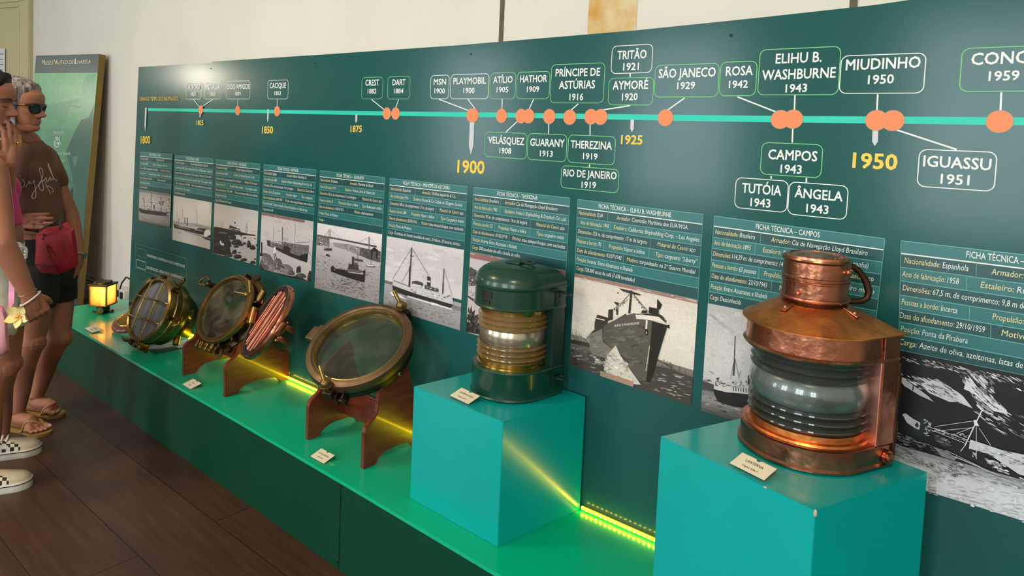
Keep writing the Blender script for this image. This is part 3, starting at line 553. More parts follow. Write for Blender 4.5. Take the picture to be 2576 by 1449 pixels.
# ------------------------------------------------------------------ data sheets with a ship photograph under each
M_r1 = mat('sheet_row_light', (42, 112, 112), .34); M_r2 = mat('sheet_row_dark', (26, 78, 80), .34); M_ln = mat('sheet_line', (104, 176, 166), .45)
M_hw = mat('ink_white2', (228, 234, 226), .5); M_fy = mat('ink_cream_yellow', (228, 216, 164), .5)
FR = [0, .118, .243, .368, .497, .622, .743, .863, 1.0]
SHEETS = [   # name, TL, TR, photo TL, photo TR, photo BL, photo BR, rows of (label, value, u0, u1)
 ('CREST', (352.5, 381.5), (434.5, 388), (351, 477), (431, 489.6), (349, 555.6), (427.6, 572.5), (.30, .65), [
   [('Nacionalidade:', 'Inglesa', .02, .27), ('Armador:', 'Dent & Co.', .52, .77)], [('Ano de fabricação:', '1877', .02, .27), ('Estaleiro:', 'Thompson, J. and G. Ltd.', .41, .86)],
   [('Dimensões:', '80 m. de comprimento; 11 m de largura', .02, .58), ('Material do Casco:', 'aço', .67, .95)], [('Pessoas a bordo:', '?', .02, .21), ('Propulsão:', 'Vapor a hélice', .30, .65), ('Tipo:', 'cargueiro misto', .70, .97)],
   [('Data do afundamento:', '15/11/1882', .02, .39), ('Motivo:', 'mau tempo', .58, .82)], [('Posição:', 'Saco do Sombrio', .02, .34)], [('Carga:', 'Sacas de Café', .02, .25)]]),
 ('DART', (440, 390), (537, 399), (437.4, 492), (533.5, 509.4), (433.9, 603), (529, 627.4), (.31, .65), [
   [('Nacionalidade:', 'Inglesa', .02, .27), ('Armador:', 'Royal Mail Steam Packet Co.', .43, .88)], [('Ano de fabricação:', '1882', .02, .26), ('Estaleiro:', 'Raylton Dixon & Co. (Middlesbrough - Inglaterra)', .28, .98)],
   [('Dimensões:', '97,5 m. de comprimento; 11,27 m. de largura', .02, .65), ('Material do Casco:', 'ferro', .68, .97)], [('Pessoas a bordo:', '39 passageiros e 55 tripulantes', .01, .47), ('Propulsão:', 'Vapor', .49, .70), ('Tipo:', 'cargueiro misto', .72, .98)],
   [('Data do afundamento:', '11/09/1884', .05, .43), ('Motivo:', 'mau tempo/choque com rochedos', .48, .98)], [('Posição:', 'em frente ao Morro da Itaúna', .02, .44)], [('Carga:', '15.000 sacas de café', .02, .30)]]),
 ('VELÁSQUEZ', (543.5, 401), (655, 412), (540, 511), (650.5, 531.5), (536, 636.7), (644.6, 667), (.28, .71), [
   [('Nacionalidade:', 'Inglesa', .02, .28), ('Armador:', 'Lamport & Holt Ltd.', .48, .84)], [('Ano de fabricação:', '1906', .02, .29), ('Estaleiro:', 'Sir Raylton Dixon & Co. Ltd.', .44, .89)],
   [('Dimensões:', '142 m. de comprimento; 16 m. de largura', .02, .60), ('Material do Casco:', 'aço', .68, .95)], [('Pessoas a bordo:', '137', .02, .25), ('Propulsão:', 'Vapor a hélice', .35, .65), ('Tipo:', 'cargueiro misto', .70, .95)],
   [('Data do afundamento:', '17/10/1908', .02, .41), ('Motivo:', 'mau tempo/colisão com rochedos', .47, .97)], [('Posição:', 'Ponta da Sela', .02, .28)], [('Carga:', '2.050 sacas de café e outros', .02, .40)]]),
 ('HATHOR', (663.5, 413), (796, 427), (658.8, 534), (789.5, 557.7), (652.7, 675.4), (782, 711), (.29, .68), [
   [('Nacionalidade:', 'Inglesa', .02, .27), ('Armador:', 'Hathor Steamship Co.', .47, .84)], [('Ano de fabricação:', '1894', .02, .28), ('Estaleiro:', 'Palmer’s Shipbuilding & Iron Co. Ltd.', .37, .94)],
   [('Dimensões:', '105 m. de comprimento; 14 m. de largura', .02, .60), ('Material do Casco:', 'ferro', .68, .98)], [('Pessoas a bordo:', '22 tripulantes', .02, .36), ('Propulsão:', 'Vapor', .47, .68), ('Tipo:', 'cargueiro', .76, .96)],
   [('Data do afundamento:', '24/05/1909', .02, .40), ('Motivo:', 'mau tempo/choque com rochedos', .46, .98)], [('Posição:', 'Borrifos. Também indicado a Ponta da Sepituba e o Costão da Laje.', .02, .88)], [('Carga:', 'sacas de café', .02, .23)]]),
 ('GUARANY', (805, 428.5), (969, 446), (799, 560.6), (962, 589.6), (791.6, 724.4), (953, 765), (.28, .70), [
   [('Nacionalidade:', 'Brasileira', .02, .30), ('Armador:', 'Marinha do Brasil', .49, .84)], [('Ano de fabricação:', '1911', .02, .28), ('Estaleiro:', 'Vickers, Sons & Maxim Ltd.', .42, .87)],
   [('Dimensões:', '42 m. de comprimento; 5 m de largura', .02, .60), ('Material do Casco:', 'aço', .69, .97)], [('Pessoas a bordo:', '31', .02, .24), ('Propulsão:', 'Vapor a hélice', .33, .63), ('Tipo:', 'Rebocador militar', .69, .98)],
   [('Data do afundamento:', '03/10/1913', .02, .41), ('Motivo:', 'abalroamento', .58, .86)], [('Posição:', 'Ponta da Pirabura', .02, .33)], [('Carga:', '-', .02, .12)]]),
 ('PRINCÍPE DE ASTÚRIAS', (981, 448), (1176, 469), (973.7, 594), (1168, 629), (965, 772), (1157.5, 831), (.19, .79), [
   [('Nacionalidade:', 'Espanhola', .02, .30), ('Armador:', 'Pinillos Izquierdo & Co.', .45, .87)], [('Ano de fabricação:', '1914', .02, .27), ('Estaleiro:', 'Russel & Co. Cidade de Glasgow, Escócia', .34, .95)],
   [('Dimensões:', '140 m. de comprimento; 17 m. de largura', .02, .61), ('Material do Casco:', 'aço', .68, .97)], [('Pessoas a bordo:', '588', .02, .25), ('Propulsão:', 'Vapor a hélice', .32, .62), ('Tipo:', 'Cargueiro misto', .70, .98)],
   [('Data do afundamento:', '05/03/1916', .02, .40), ('Motivo:', 'mau tempo/choque com rochedos', .46, .98)], [('Posição:', 'Ponta da Pirabura', .02, .33)], [('Carga:', '12 estátuas de bronze; toneladas de metal, 25 hélices, 20 âncoras, cortiça...', .02, .96)]]),
 ('THEREZINA', (1191.5, 470.5), (1434.5, 497.5), (1183.5, 633), (1424, 681), (1172.4, 835), (1409, 905), (.27, .69), [
   [('Nacionalidade:', 'Brasileira', .02, .29), ('Armador:', 'Cia de Navegação Lloyd Brasileiro', .355, .89)], [('Ano de fabricação:', '1905', .02, .28), ('Estaleiro:', 'Irvine’s Shipbuilding & Drydock Co. Ltd.', .36, .975)],
   [('Dimensões:', '97 m. de comprimento; 14 m de largura', .02, .60), ('Material do Casco:', 'aço', .69, .965)], [('Pessoas a bordo:', '52', .02, .235), ('Propulsão:', 'Vapor a hélice', .30, .595), ('Tipo:', 'cargueiro misto', .70, .965)],
   [('Data do afundamento:', '01/02/1919', .02, .40), ('Motivo:', 'mau tempo/choque com rochedos', .455, .98)], [('Posição:', 'Incerta. Entre Alcatrazes e Ilhabela', .02, .505)], [('Carga:', '288 toneladas de café e farinha de milho.', .02, .55)]]),
 ('ELIHU B. WASHBURNE', (1453, 501), (1769.5, 538.5), (1446, 687.5), (1756, 755), (1433, 918.5), (1739, 1021), (.19, .77), [
   [('Nacionalidade:', 'EUA', .015, .23), ('Armador:', 'Comissão Marítima dos EUA/WSA.', .345, .90)], [('Ano de fabricação:', '1943', .035, .285), ('Estaleiro:', 'California Shipbuilding Corp. – Los Angeles', .325, .985)],
   [('Dimensões:', '133 m. de comprimento; 17 m de largura', .015, .595), ('Material do Casco:', 'aço', .68, .96)], [('Pessoas a bordo:', '70', .01, .225), ('Propulsão:', 'Vapor a hélice', .29, .585), ('Tipo:', 'cargueiro “Liberty”', .67, .98)],
   [('Data do afundamento:', '03/07/1943', .015, .40), ('Motivo:', 'torpedeado na 2ª Guerra Mundial', .445, .97)], [('Posição:', 'Incerta. Entre Alcatrazes e Ilhabela', .015, .495)], [('Carga:', '128.000 sacas de café (7.638 toneladas)', .015, .515)]]),
 ('CAMPOS', (1797, 542.5), (2227.5, 599.5), (1781, 763), None, (1763.5, 1032.5), None, (.275, .655), [
   [('Nacionalidade:', 'Brasileira', .015, .275), ('Armador:', 'Cia de Navegação Lloyd Brasileiro', .375, .92)], [('Ano de fabricação:', '1895', .012, .255), ('Estaleiro:', 'Blohm & Voss (Hamburgo, Alemanha)', .33, .93)],
   [('Dimensões:', '114,29 m. de comprimento; 14 m de largura', .01, .60), ('Material do Casco:', 'aço', .67, .965)], [('Pessoas a bordo:', '63 pessoas', .01, .30), ('Propulsão:', 'Vapor a hélice', .35, .62), ('Tipo:', 'cargueiro misto', .66, .975)],
   [('Data do afundamento:', '23/10/1943', .012, .375), ('Motivo:', 'torpedeado', .45, .7)], [('Posição:', 'Entre Alcatrazes e Ilhabela', .012, .38)], [('Carga:', 'Desconhecida', .012, .22)]]),
 ('CONCAR', (2266, 604.5), None, (2260, 880), None, (2238, 1206), None, (.31, .70), [
   [('Nacionalidade:', 'Espanhola', .02, .32), ('Armador:', 'Naviera Vizcaina', .42, .80)], [('Ano de fabricação:', '1958', .01, .28), ('Estaleiro:', 'Ruiz de Velasco S.A.', .375, .85)],
   [('Dimensões:', '67,5 m. de comprimento; 9,8 m de largura', .015, .66), ('Material do Casco:', 'aço', .70, .97)], [('Pessoas a bordo:', 'Incerta', .01, .275), ('Propulsão:', 'Diesel', .43, .65), ('Tipo:', 'cargueiro', .70, .95)],
   [('Data do afundamento:', '29/10/1959', .005, .40), ('Motivo:', 'choque com rochedos', .47, .95)], [('Posição:', 'Ponta da Pirabura', .01, .325)], [('Carga:', 'Azeite de oliva, azeitonas, latas de molho', .005, .66)]]),
]
def lerp(a, c, t): return a + (c - a) * t
def hband(mb, q, v0, v1, u0=0., u1=1., lay=2, dz=0.):
    tl, tr, bl_, br = q
    a, c = lerp(tl, bl_, v0), lerp(tr, br, v0); e, g = lerp(tl, bl_, v1), lerp(tr, br, v1)
    quad(mb, [lerp(e, g, u0), lerp(e, g, u1), lerp(a, c, u1), lerp(a, c, u0)], lay)
PHOTO = {}
PW = .4127
class Photo:
    """a monochrome print: flat inked shapes laid over one another on the sheet"""
    def __init__(s, quadp, cv, tint=(9, 0, -6)):
        s.mb = MB(); s.q = quadp; s.cv = cv; s.k = 0; s.t = tint
    def ink(s, g): s.mb.col = tuple(max(0, min(255, g + t * (.4 + .6 * g / 255))) for t in s.t) if not isinstance(g, tuple) else g
    def raw(s, pts):
        """keep a shape inside the sheet: cut at each of its four edges"""
        tl, tr, bl_, br = s.q; cs = [tl, bl_, br, tr]; out = list(pts)
        for i in range(4):
            a, c = cs[i], cs[(i + 1) % 4]; inp = out; out = []
            sd = lambda p: (c.x - a.x) * (p.z - a.z) - (c.z - a.z) * (p.x - a.x)
            for j in range(len(inp)):
                p, q = inp[j - 1], inp[j]; dp, dq = sd(p), sd(q)
                if (dp >= 0) != (dq >= 0): out.append(p + (q - p) * (dp / (dp - dq)))
                if dq >= 0: out.append(q)
            if len(out) < 3: return
        s.k += 1; s.mb.add([L(p, 3 + s.k * .02) for p in out], [list(range(len(out)))])
    def band(s, g, v0, v1, u0=0., u1=1.):
        tl, tr, bl_, br = s.q; s.ink(g)
        a, c, e, h = lerp(tl, bl_, v0), lerp(tr, br, v0), lerp(tl, bl_, v1), lerp(tr, br, v1)
        s.raw([lerp(e, h, u0), lerp(e, h, u1), lerp(a, c, u1), lerp(a, c, u0)])
    def grad(s, gs, v0, v1, n=10):
        for i in range(n):
            t = i / (n - 1) * (len(gs) - 1); j = min(int(t), len(gs) - 2); s.band(gs[j] + (gs[j + 1] - gs[j]) * (t - j), v0 + (v1 - v0) * i / n, v0 + (v1 - v0) * (i + 1) / n)
    def poly(s, g, pts): s.ink(g); s.raw([P(*s.cv(*p)) for p in pts])
    def line(s, g, p, q, wd):
        s.ink(g); a, c = P(*s.cv(*p)), P(*s.cv(*q)); d = (c - a).normalized(); n = Vector((-d.z, 0, d.x))
        w_ = (P(*s.cv(p[0] + wd, p[1])) - a).length / 2
        s.raw([a - n * w_, c - n * w_, c + n * w_, a + n * w_])
    def rough(s, q4, n, g0, g1, lx, ly, seed=1, slope=.2):
        r = random.Random(seed)
        for _ in range(n):
            u, v = r.random(), r.random(); x, y = [(q4[0][i] * (1 - u) + q4[1][i] * u) * (1 - v) + (q4[3][i] * (1 - u) + q4[2][i] * u) * v for i in (0, 1)]
            a, c = lx * r.uniform(.4, 1.2) / 2, ly * r.uniform(.4, 1.2) / 2; pts = []
            for k in range(6):
                t = k * math.pi / 3 + r.uniform(-.3, .3); dx, dy = a * math.cos(t) * r.uniform(.6, 1), c * math.sin(t) * r.uniform(.6, 1)
                pts.append((x + dx, y + dy + dx * slope))
            s.poly(r.uniform(g0, g1), pts)
    def rock(s, cx, cy, rx, ry, g, seed=0):
        r = random.Random(seed * 31 + int(cx)); ang = [i * math.pi / 6 for i in range(12)]
        s.poly(g, [(cx + rx * math.cos(a) * r.uniform(.85, 1.1), cy - ry * math.sin(a) * (r.uniform(.85, 1.1) if math.sin(a) > 0 else .5)) for a in ang])
        s.poly(g + 22, [(cx - rx * .3 + rx * .45 * math.cos(a), cy - ry * .35 - ry * .4 * math.sin(a) * r.uniform(.7, 1.1)) for a in ang])

C5 = lambda x, y: (340 + x / 7.245, 460 + y / 7.245)
C6 = lambda x, y: (530 + x / 6.586, 500 + y / 6.586)
C7 = lambda x, y: (780 + x / 3.449, 420 + y / 3.449)
C8 = lambda x, y: (1160 + x / 6.03, 620 + y / 6.04)
C9 = lambda x, y: (1420 + x / 2.684, 490 + y / 2.684)
C4 = lambda x, y: (1730 + x / 2.683, 520 + y / 2.683)
C10 = lambda x, y: (2240 + x / 3.083, 880 + y / 3.083)

def ph_crest(q):
    f = Photo(q, C5); f.grad([150, 176, 182, 172], 0, .62, 8); f.grad([140, 150, 120], .62, 1, 8)
    f.rough([(110, 240), (600, 330), (590, 520), (100, 430)], 70, 140, 205, 60, 26, 2); f.rough([(560, 260), (650, 280), (630, 760), (560, 740)], 30, 90, 130, 50, 30, 4)
    f.poly(118, [(84, 130), (655, 215), (655, 245), (84, 160)]); f.rough([(140, 155), (600, 225), (600, 240), (140, 175)], 14, (128), 150, 50, 14, 9)
    f.rough([(90, 600), (600, 680), (600, 760), (80, 690)], 80, 110, 190, 40, 10, 5); f.poly(92, [(68, 680), (635, 790), (635, 815), (66, 694)])
    f.poly(42, [(75, 455), (150, 478), (300, 505), (420, 520), (520, 535), (590, 545), (620, 520), (612, 545), (585, 560), (570, 606), (480, 597), (330, 580), (200, 562), (100, 540), (85, 520)])
    f.rough([(110, 450), (540, 515), (530, 535), (110, 480)], 40, 60, 235, 26, 16, 6)
    for x0, y0, x1, y1, w_ in ((168, 255, 175, 460, 4), (298, 170, 298, 495, 5), (478, 250, 480, 525, 6), (132, 268, 165, 320, 3), (275, 355, 330, 358, 5), (235, 400, 285, 450, 3), (285, 290, 312, 292, 4)): f.line(70, (x0, y0), (x1, y1), w_)
    f.line(40, (349, 402), (349, 475), 16); f.poly(96, [(430, 320), (452, 345), (520, 328), (520, 400), (456, 402)]); f.poly(150, [(462, 345), (500, 340), (505, 385), (470, 388)])
    return f
def ph_dart(q):
    f = Photo(q, C5, (7, 1, -6)); f.grad([204, 212, 214, 205], 0, .56, 8); f.grad([178, 186, 192, 196], .56, 1, 8)
    for i in range(6): f.ink(216 + i % 2); f.band(214 + i, .02, .5, .62 + i * .05, .68 + i * .05)
    f.poly(158, [(695, 705), (800, 715), (1100, 740), (1300, 790), (1385, 815), (1385, 850), (1200, 850), (700, 745)])
    f.rough([(720, 715), (1370, 810), (1370, 840), (720, 745)], 40, 90, 200, 30, 12, 3)
    f.poly(44, [(700, 745), (770, 765), (900, 795), (1080, 822), (1230, 832), (1290, 835), (1325, 810), (1290, 850), (1258, 890), (1250, 950), (1100, 920), (900, 865), (760, 832), (715, 820)])
    f.line(190, (800, 772), (1100, 830), 10); f.line(150, (1090, 850), (1240, 878), 10); f.line(150, (760, 790), (1000, 845), 6)
    f.poly(170, [(860, 740), (1090, 770), (1085, 812), (850, 775)]); f.rough([(860, 742), (1080, 770), (1080, 800), (860, 770)], 20, 60, 215, 26, 12, 8)
    f.line(52, (909, 628), (912, 752), 13); f.line(52, (955, 632), (953, 785), 14)
    for x0, y0, x1, y1 in ((768, 540, 770, 610), (868, 470, 875, 660), (1118, 470, 1135, 760), (775, 720, 810, 655), (800, 640, 790, 720)): f.line(130, (x0, y0), (x1, y1), 5)
    f.poly(232, [(1285, 870), (1345, 850), (1380, 900), (1380, 950), (1330, 945), (1320, 1000), (1255, 970)]); f.poly(236, [(1095, 838), (1125, 795), (1140, 835)])
    f.poly(40, [(1330, 975), (1380, 945), (1380, 1010), (1290, 990)]); f.poly(52, [(1215, 985), (1300, 995), (1380, 1025), (1380, 1058), (1290, 1030)]); f.line(90, (900, 875), (1260, 985), 5)
    f.rough([(760, 870), (960, 900), (960, 960), (780, 900)], 12, 120, 160, 30, 14, 2)
    return f
def ph_velasquez(q):
    f = Photo(q, C6, (6, 0, -4)); f.grad([196, 206, 204, 196], 0, .62, 8); f.grad([168, 176, 170], .62, 1, 6)
    f.rough([(420, 640), (760, 660), (740, 1050), (420, 900)], 50, 160, 196, 60, 26, 3)
    f.poly(48, [(56, 480), (70, 462), (190, 480), (320, 510), (480, 545), (620, 580), (750, 600), (740, 614), (600, 606), (520, 606), (505, 640), (495, 604), (420, 598), (300, 620), (330, 720), (352, 790), (320, 800), (350, 960), (200, 930), (42, 898)])
    f.rough([(60, 620), (330, 700), (330, 930), (50, 880)], 60, 34, 84, 60, 34, 8); f.line(120, (140, 555), (270, 572), 10)
    f.poly(216, [(325, 440), (430, 470), (440, 488), (492, 500), (500, 545), (300, 500)]); 
    for p, q_ in (((318, 448), (436, 485)), ((312, 468), (490, 510)), ((306, 490), (500, 540))): f.line(44, p, q_, 9)
    f.poly(40, [(314, 470), (328, 432), (345, 445)]); f.line(215, (404, 384), (404, 445), 18); f.line(36, (406, 384), (406, 412), 18); f.line(150, (196, 380), (198, 478), 3); f.line(120, (606, 395), (604, 575), 4); f.line(70, (605, 465), (605, 485), 12); f.line(150, (578, 430), (578, 570), 3)
    f.poly(226, [(155, 695), (185, 700), (185, 730), (225, 740), (225, 775), (190, 770), (160, 750)])
    for i, (x, y, rx, ry, g) in enumerate(((370, 650, 60, 62, 44), (430, 740, 90, 70, 42), (250, 870, 75, 100, 46), (500, 770, 50, 30, 40), (565, 650, 34, 14, 60), (637, 765, 34, 70, 40), (565, 745, 30, 26, 44), (700, 820, 45, 52, 38), (640, 800, 40, 18, 42), (430, 800, 45, 26, 46), (400, 890, 40, 50, 40), (385, 905, 55, 22, 60), (480, 895, 24, 14, 46), (450, 970, 70, 50, 40), (300, 950, 70, 40, 60), (555, 1020, 60, 40, 44), (705, 1065, 52, 34, 38), (740, 1000, 20, 18, 60), (740, 662, 18, 10, 60), (515, 682, 10, 8, 50), (765, 770, 10, 24, 44))): f.rock(x, y, rx, ry, g, i)
    return f
def ph_hathor(q):
    f = Photo(q, C6, (6, -2, -2)); f.grad([196, 206, 204, 200], 0, .6, 8); f.grad([192, 198, 186, 178], .6, 1, 8)
    f.rough([(860, 300), (1680, 420), (1640, 700), (850, 650)], 60, 184, 214, 90, 50, 3)
    f.ink((146, 108, 102)); f.band((142, 106, 100), 0, .045, 0, .84); f.rough([(880, 250), (1500, 350), (1500, 362), (880, 262)], 8, 170, 206, 26, 16, 2, .15)
    f.poly(112, [(930, 680), (1040, 700), (1180, 712), (1290, 730), (1420, 750), (1540, 765), (1636, 772), (1625, 900), (1600, 1050), (1480, 1020), (1300, 950), (1150, 870), (1000, 800), (945, 780)])
    f.rough([(960, 700), (1620, 800), (1590, 1020), (960, 760)], 80, 64, 160, 46, 40, 5); f.poly(60, [(942, 692), (990, 700), (990, 790), (948, 780)]); f.poly(58, [(1220, 760), (1330, 820), (1310, 910), (1200, 860)])
    f.poly(44, [(1480, 940), (1620, 900), (1600, 1056), (1490, 1020)]); f.poly(52, [(1090, 800), (1340, 900), (1500, 960), (1490, 1020), (1200, 900), (1090, 840)]); f.line(200, (1000, 705), (1180, 735), 12)
    f.rough([(1090, 690), (1330, 720), (1330, 745), (1090, 720)], 18, 60, 225, 26, 16, 4)
    f.line(120, (1196, 468), (1192, 700), 16); f.line(140, (1050, 470), (1048, 700), 4); f.line(140, (1404, 410), (1398, 750), 4); f.line(120, (1215, 650), (1280, 690), 5); f.line(90, (1425, 725), (1640, 718), 4); f.line(100, (1600, 820), (1690, 985), 4)
    for i, (x, y, rx, ry, g) in enumerate(((930, 1120, 115, 240, 104), (1110, 1110, 95, 130, 96), (1260, 1190, 120, 110, 116), (1010, 1170, 60, 90, 130), (840, 930, 30, 40, 50), (1220, 1230, 120, 90, 138), (1340, 1240, 60, 60, 84), (1500, 1290, 90, 60, 70), (1650, 1320, 40, 130, 44))): f.rock(x, y, rx, ry, g, i)
    f.poly(62, [(808, 1155), (830, 1060), (900, 1180), (1100, 1240), (1300, 1300), (1430, 1270), (1600, 1350), (1662, 1388)]); f.rough([(850, 1000), (1200, 1100), (1300, 1240), (840, 1120)], 60, 60, 170, 44, 34, 8)
    f.poly(232, [(1052, 800), (1082, 798), (1090, 860), (1086, 905), (1044, 900), (1048, 850)]); f.line(50, (1056, 905), (1062, 995), 9); f.line(50, (1076, 905), (1098, 1000), 9)
    f.line(44, (852, 720), (850, 905), 18); f.poly(52, [(1440, 1130), (1460, 1110), (1468, 1140), (1484, 1100), (1500, 1150), (1495, 1220), (1430, 1230), (1425, 1190)]); f.line(150, (1424, 1090), (1424, 1160), 3)
    return f
def ph_guarany(q):
    f = Photo(q, C7, (7, -2, -2)); f.grad([232, 228, 214], 0, .26, 6); f.grad([196, 182, 168, 156, 150], .26, 1, 12)
    f.poly(120, [(60, 590), (110, 598), (170, 615), (170, 690), (60, 680)]); f.rough([(64, 600), (165, 625), (165, 690), (64, 670)], 34, 60, 225, 22, 14, 2)
    f.poly(150, [(200, 655), (330, 668), (420, 690), (500, 712), (500, 770), (420, 770), (330, 725), (210, 690)]); f.rough([(220, 665), (490, 712), (490, 770), (330, 715)], 60, 70, 205, 24, 14, 3)
    f.poly(84, [(440, 700), (615, 730), (612, 830), (520, 805), (430, 765)]); f.rough([(440, 705), (610, 740), (608, 820), (440, 760)], 40, 40, 150, 20, 18, 5)
    f.poly(40, [(530, 720), (560, 696), (592, 720), (590, 745), (586, 800), (576, 800), (574, 735), (545, 735), (543, 800), (532, 800)])
    f.line(96, (60, 592), (200, 618), 9); f.line(84, (180, 612), (580, 692), 9)
    for x, y0, y1 in ((168, 538, 625), (180, 538, 625), (512, 602, 720), (518, 606, 720)): f.line(120, (x, y0), (x, y1), 4)
    for p, q_ in (((170, 545), (120, 602)), ((178, 545), (290, 632)), ((512, 610), (420, 655)), ((517, 610), (575, 685)), ((170, 545), (140, 605)), ((178, 545), (230, 620))): f.line(176, p, q_, 2)
    f.rough([(60, 760), (600, 880), (590, 1180), (50, 1040)], 420, 96, 200, 26, 6, 7); f.rough([(200, 950), (480, 990), (470, 1130), (190, 1050)], 130, 64, 130, 28, 6, 9)
    f.poly(66, [(125, 700), (195, 705), (190, 725), (130, 722)]); f.rough([(130, 675), (190, 685), (190, 712), (130, 706)], 12, 60, 225, 22, 10, 4); f.poly(52, [(145, 770), (152, 752), (172, 760), (178, 778)])
    f.poly(76, [(390, 790), (465, 805), (462, 822), (395, 810)]); f.line(90, (420, 756), (420, 795), 4); f.poly(86, [(490, 845), (570, 858), (566, 870), (500, 862)]); f.line(230, (500, 850), (560, 858), 5); f.line(90, (536, 815), (536, 850), 3); f.poly(200, [(570, 845), (612, 850), (612, 862), (575, 858)])
    f.poly(38, [(188, 868), (205, 855), (225, 880), (330, 895), (440, 920), (485, 890), (480, 945), (476, 1000), (400, 980), (280, 940), (190, 905)]); f.line(170, (340, 905), (470, 925), 12); f.poly(96, [(330, 880), (440, 892), (470, 905), (440, 920), (330, 905)])
    f.poly(60, [(335, 880), (350, 840), (420, 845), (425, 895)]); f.line(46, (380, 776), (378, 850), 13); f.line(80, (405, 830), (405, 870), 18); f.rough([(210, 868), (330, 885), (330, 900), (220, 890)], 14, 50, 150, 16, 10, 3); f.line(60, (345, 830), (345, 870), 5); f.line(110, (420, 770), (420, 840), 3)
    return f
def ph_principe(q):
    f = Photo(q, C7, (6, -1, -1)); f.grad([214, 204, 206, 212, 216], 0, .62, 12); f.rough([(680, 660), (1300, 760), (1280, 1020), (670, 900)], 50, 196, 226, 130, 60, 3)
    f.poly(110, [(650, 985), (720, 998), (725, 1080), (645, 1070)]); f.grad([170, 166, 158, 150], .66, 1, 8)
    f.rough([(650, 1090), (1280, 1240), (1270, 1390), (645, 1180)], 320, 100, 196, 36, 6, 5); f.rough([(645, 1050), (1290, 1220), (1290, 1260), (645, 1100)], 40, 130, 180, 50, 10, 6)
    f.poly(128, [(1240, 1195), (1308, 1215), (1308, 1250), (1240, 1225)])
    f.poly(206, [(722, 968), (800, 1000), (880, 1030), (1000, 1058), (1100, 1085), (1170, 1110), (1240, 1125), (1250, 1195), (1100, 1180), (900, 1110), (722, 1040)])
    f.poly(44, [(720, 1025), (800, 1055), (950, 1108), (1100, 1150), (1200, 1180), (1248, 1192), (1222, 1226), (1100, 1196), (950, 1155), (800, 1100), (725, 1078)])
    f.rough([(880, 1050), (1200, 1130), (1200, 1160), (880, 1090)], 50, 60, 245, 20, 12, 8); f.line(120, (730, 985), (880, 1040), 5)
    f.poly(70, [(892, 990), (930, 985), (985, 1005), (982, 1030), (890, 1015)]); f.poly(214, [(898, 1010), (975, 1028), (970, 1048), (895, 1030)]); f.line(46, (1036, 950), (1034, 1045), 28); f.line(214, (1036, 985), (1036, 1000), 28); f.poly(70, [(1000, 1020), (1120, 1060), (1115, 1085), (1000, 1055)]); f.rough([(1010, 1020), (1120, 1050), (1120, 1075), (1010, 1050)], 16, 40, 225, 18, 14, 2)
    f.line(76, (886, 695), (866, 1035), 8); f.line(76, (872, 770), (902, 772), 5); f.line(50, (872, 860), (866, 1040), 12); f.line(100, (1166, 880), (1154, 1100), 7); f.line(70, (1160, 1000), (1156, 1095), 10)
    for a, c in (((886, 700), (1036, 945)), ((1166, 882), (1236, 1110)), ((886, 700), (722, 968)), ((870, 870), (800, 1000))): f.line(150, a, c, 3)
    f.poly(238, [(700, 1085), (730, 1080), (800, 1115), (850, 1150), (720, 1115)]); f.line(226, (850, 1120), (1240, 1235), 10); f.poly(236, [(1050, 1170), (1110, 1185), (1160, 1210), (1060, 1195)]); f.rough([(1180, 1105), (1240, 1115), (1240, 1140), (1180, 1130)], 12, 60, 160, 12, 14, 3)
    return f
def ph_therezina(q):
    f = Photo(q, C8, (10, -4, -6)); f.grad([196, 200, 196, 190], 0, 1, 10); f.band((150, 108, 100), 0, .075); f.rough([(150, 95), (1500, 330), (1500, 345), (150, 110)], 12, 150, 190, 90, 18, 3, .18)
    f.poly(72, [(128, 330), (150, 310), (200, 345), (255, 370), (330, 420), (330, 520), (200, 600), (118, 600)]); f.rough([(130, 330), (300, 400), (300, 560), (120, 590)], 46, 40, 170, 46, 34, 4)
    f.poly(60, [(105, 740), (150, 770), (200, 800), (260, 850), (230, 870), (160, 810), (104, 770)]); f.rough([(110, 620), (200, 700), (220, 780), (104, 720)], 16, 70, 200, 40, 20, 5)
    f.poly(40, [(88, 1080), (120, 900), (130, 990), (160, 890), (170, 1000), (215, 960), (200, 1060), (300, 1010), (300, 1340), (74, 1298)]); f.rough([(90, 1000), (300, 1040), (300, 1180), (82, 1150)], 40, 30, 190, 26, 70, 6); f.rough([(84, 1150), (320, 1190), (320, 1320), (80, 1290)], 30, 20, 110, 30, 50, 7)
    f.poly(70, [(330, 900), (800, 980), (1400, 1100), (1380, 1700), (330, 1360)]); return f
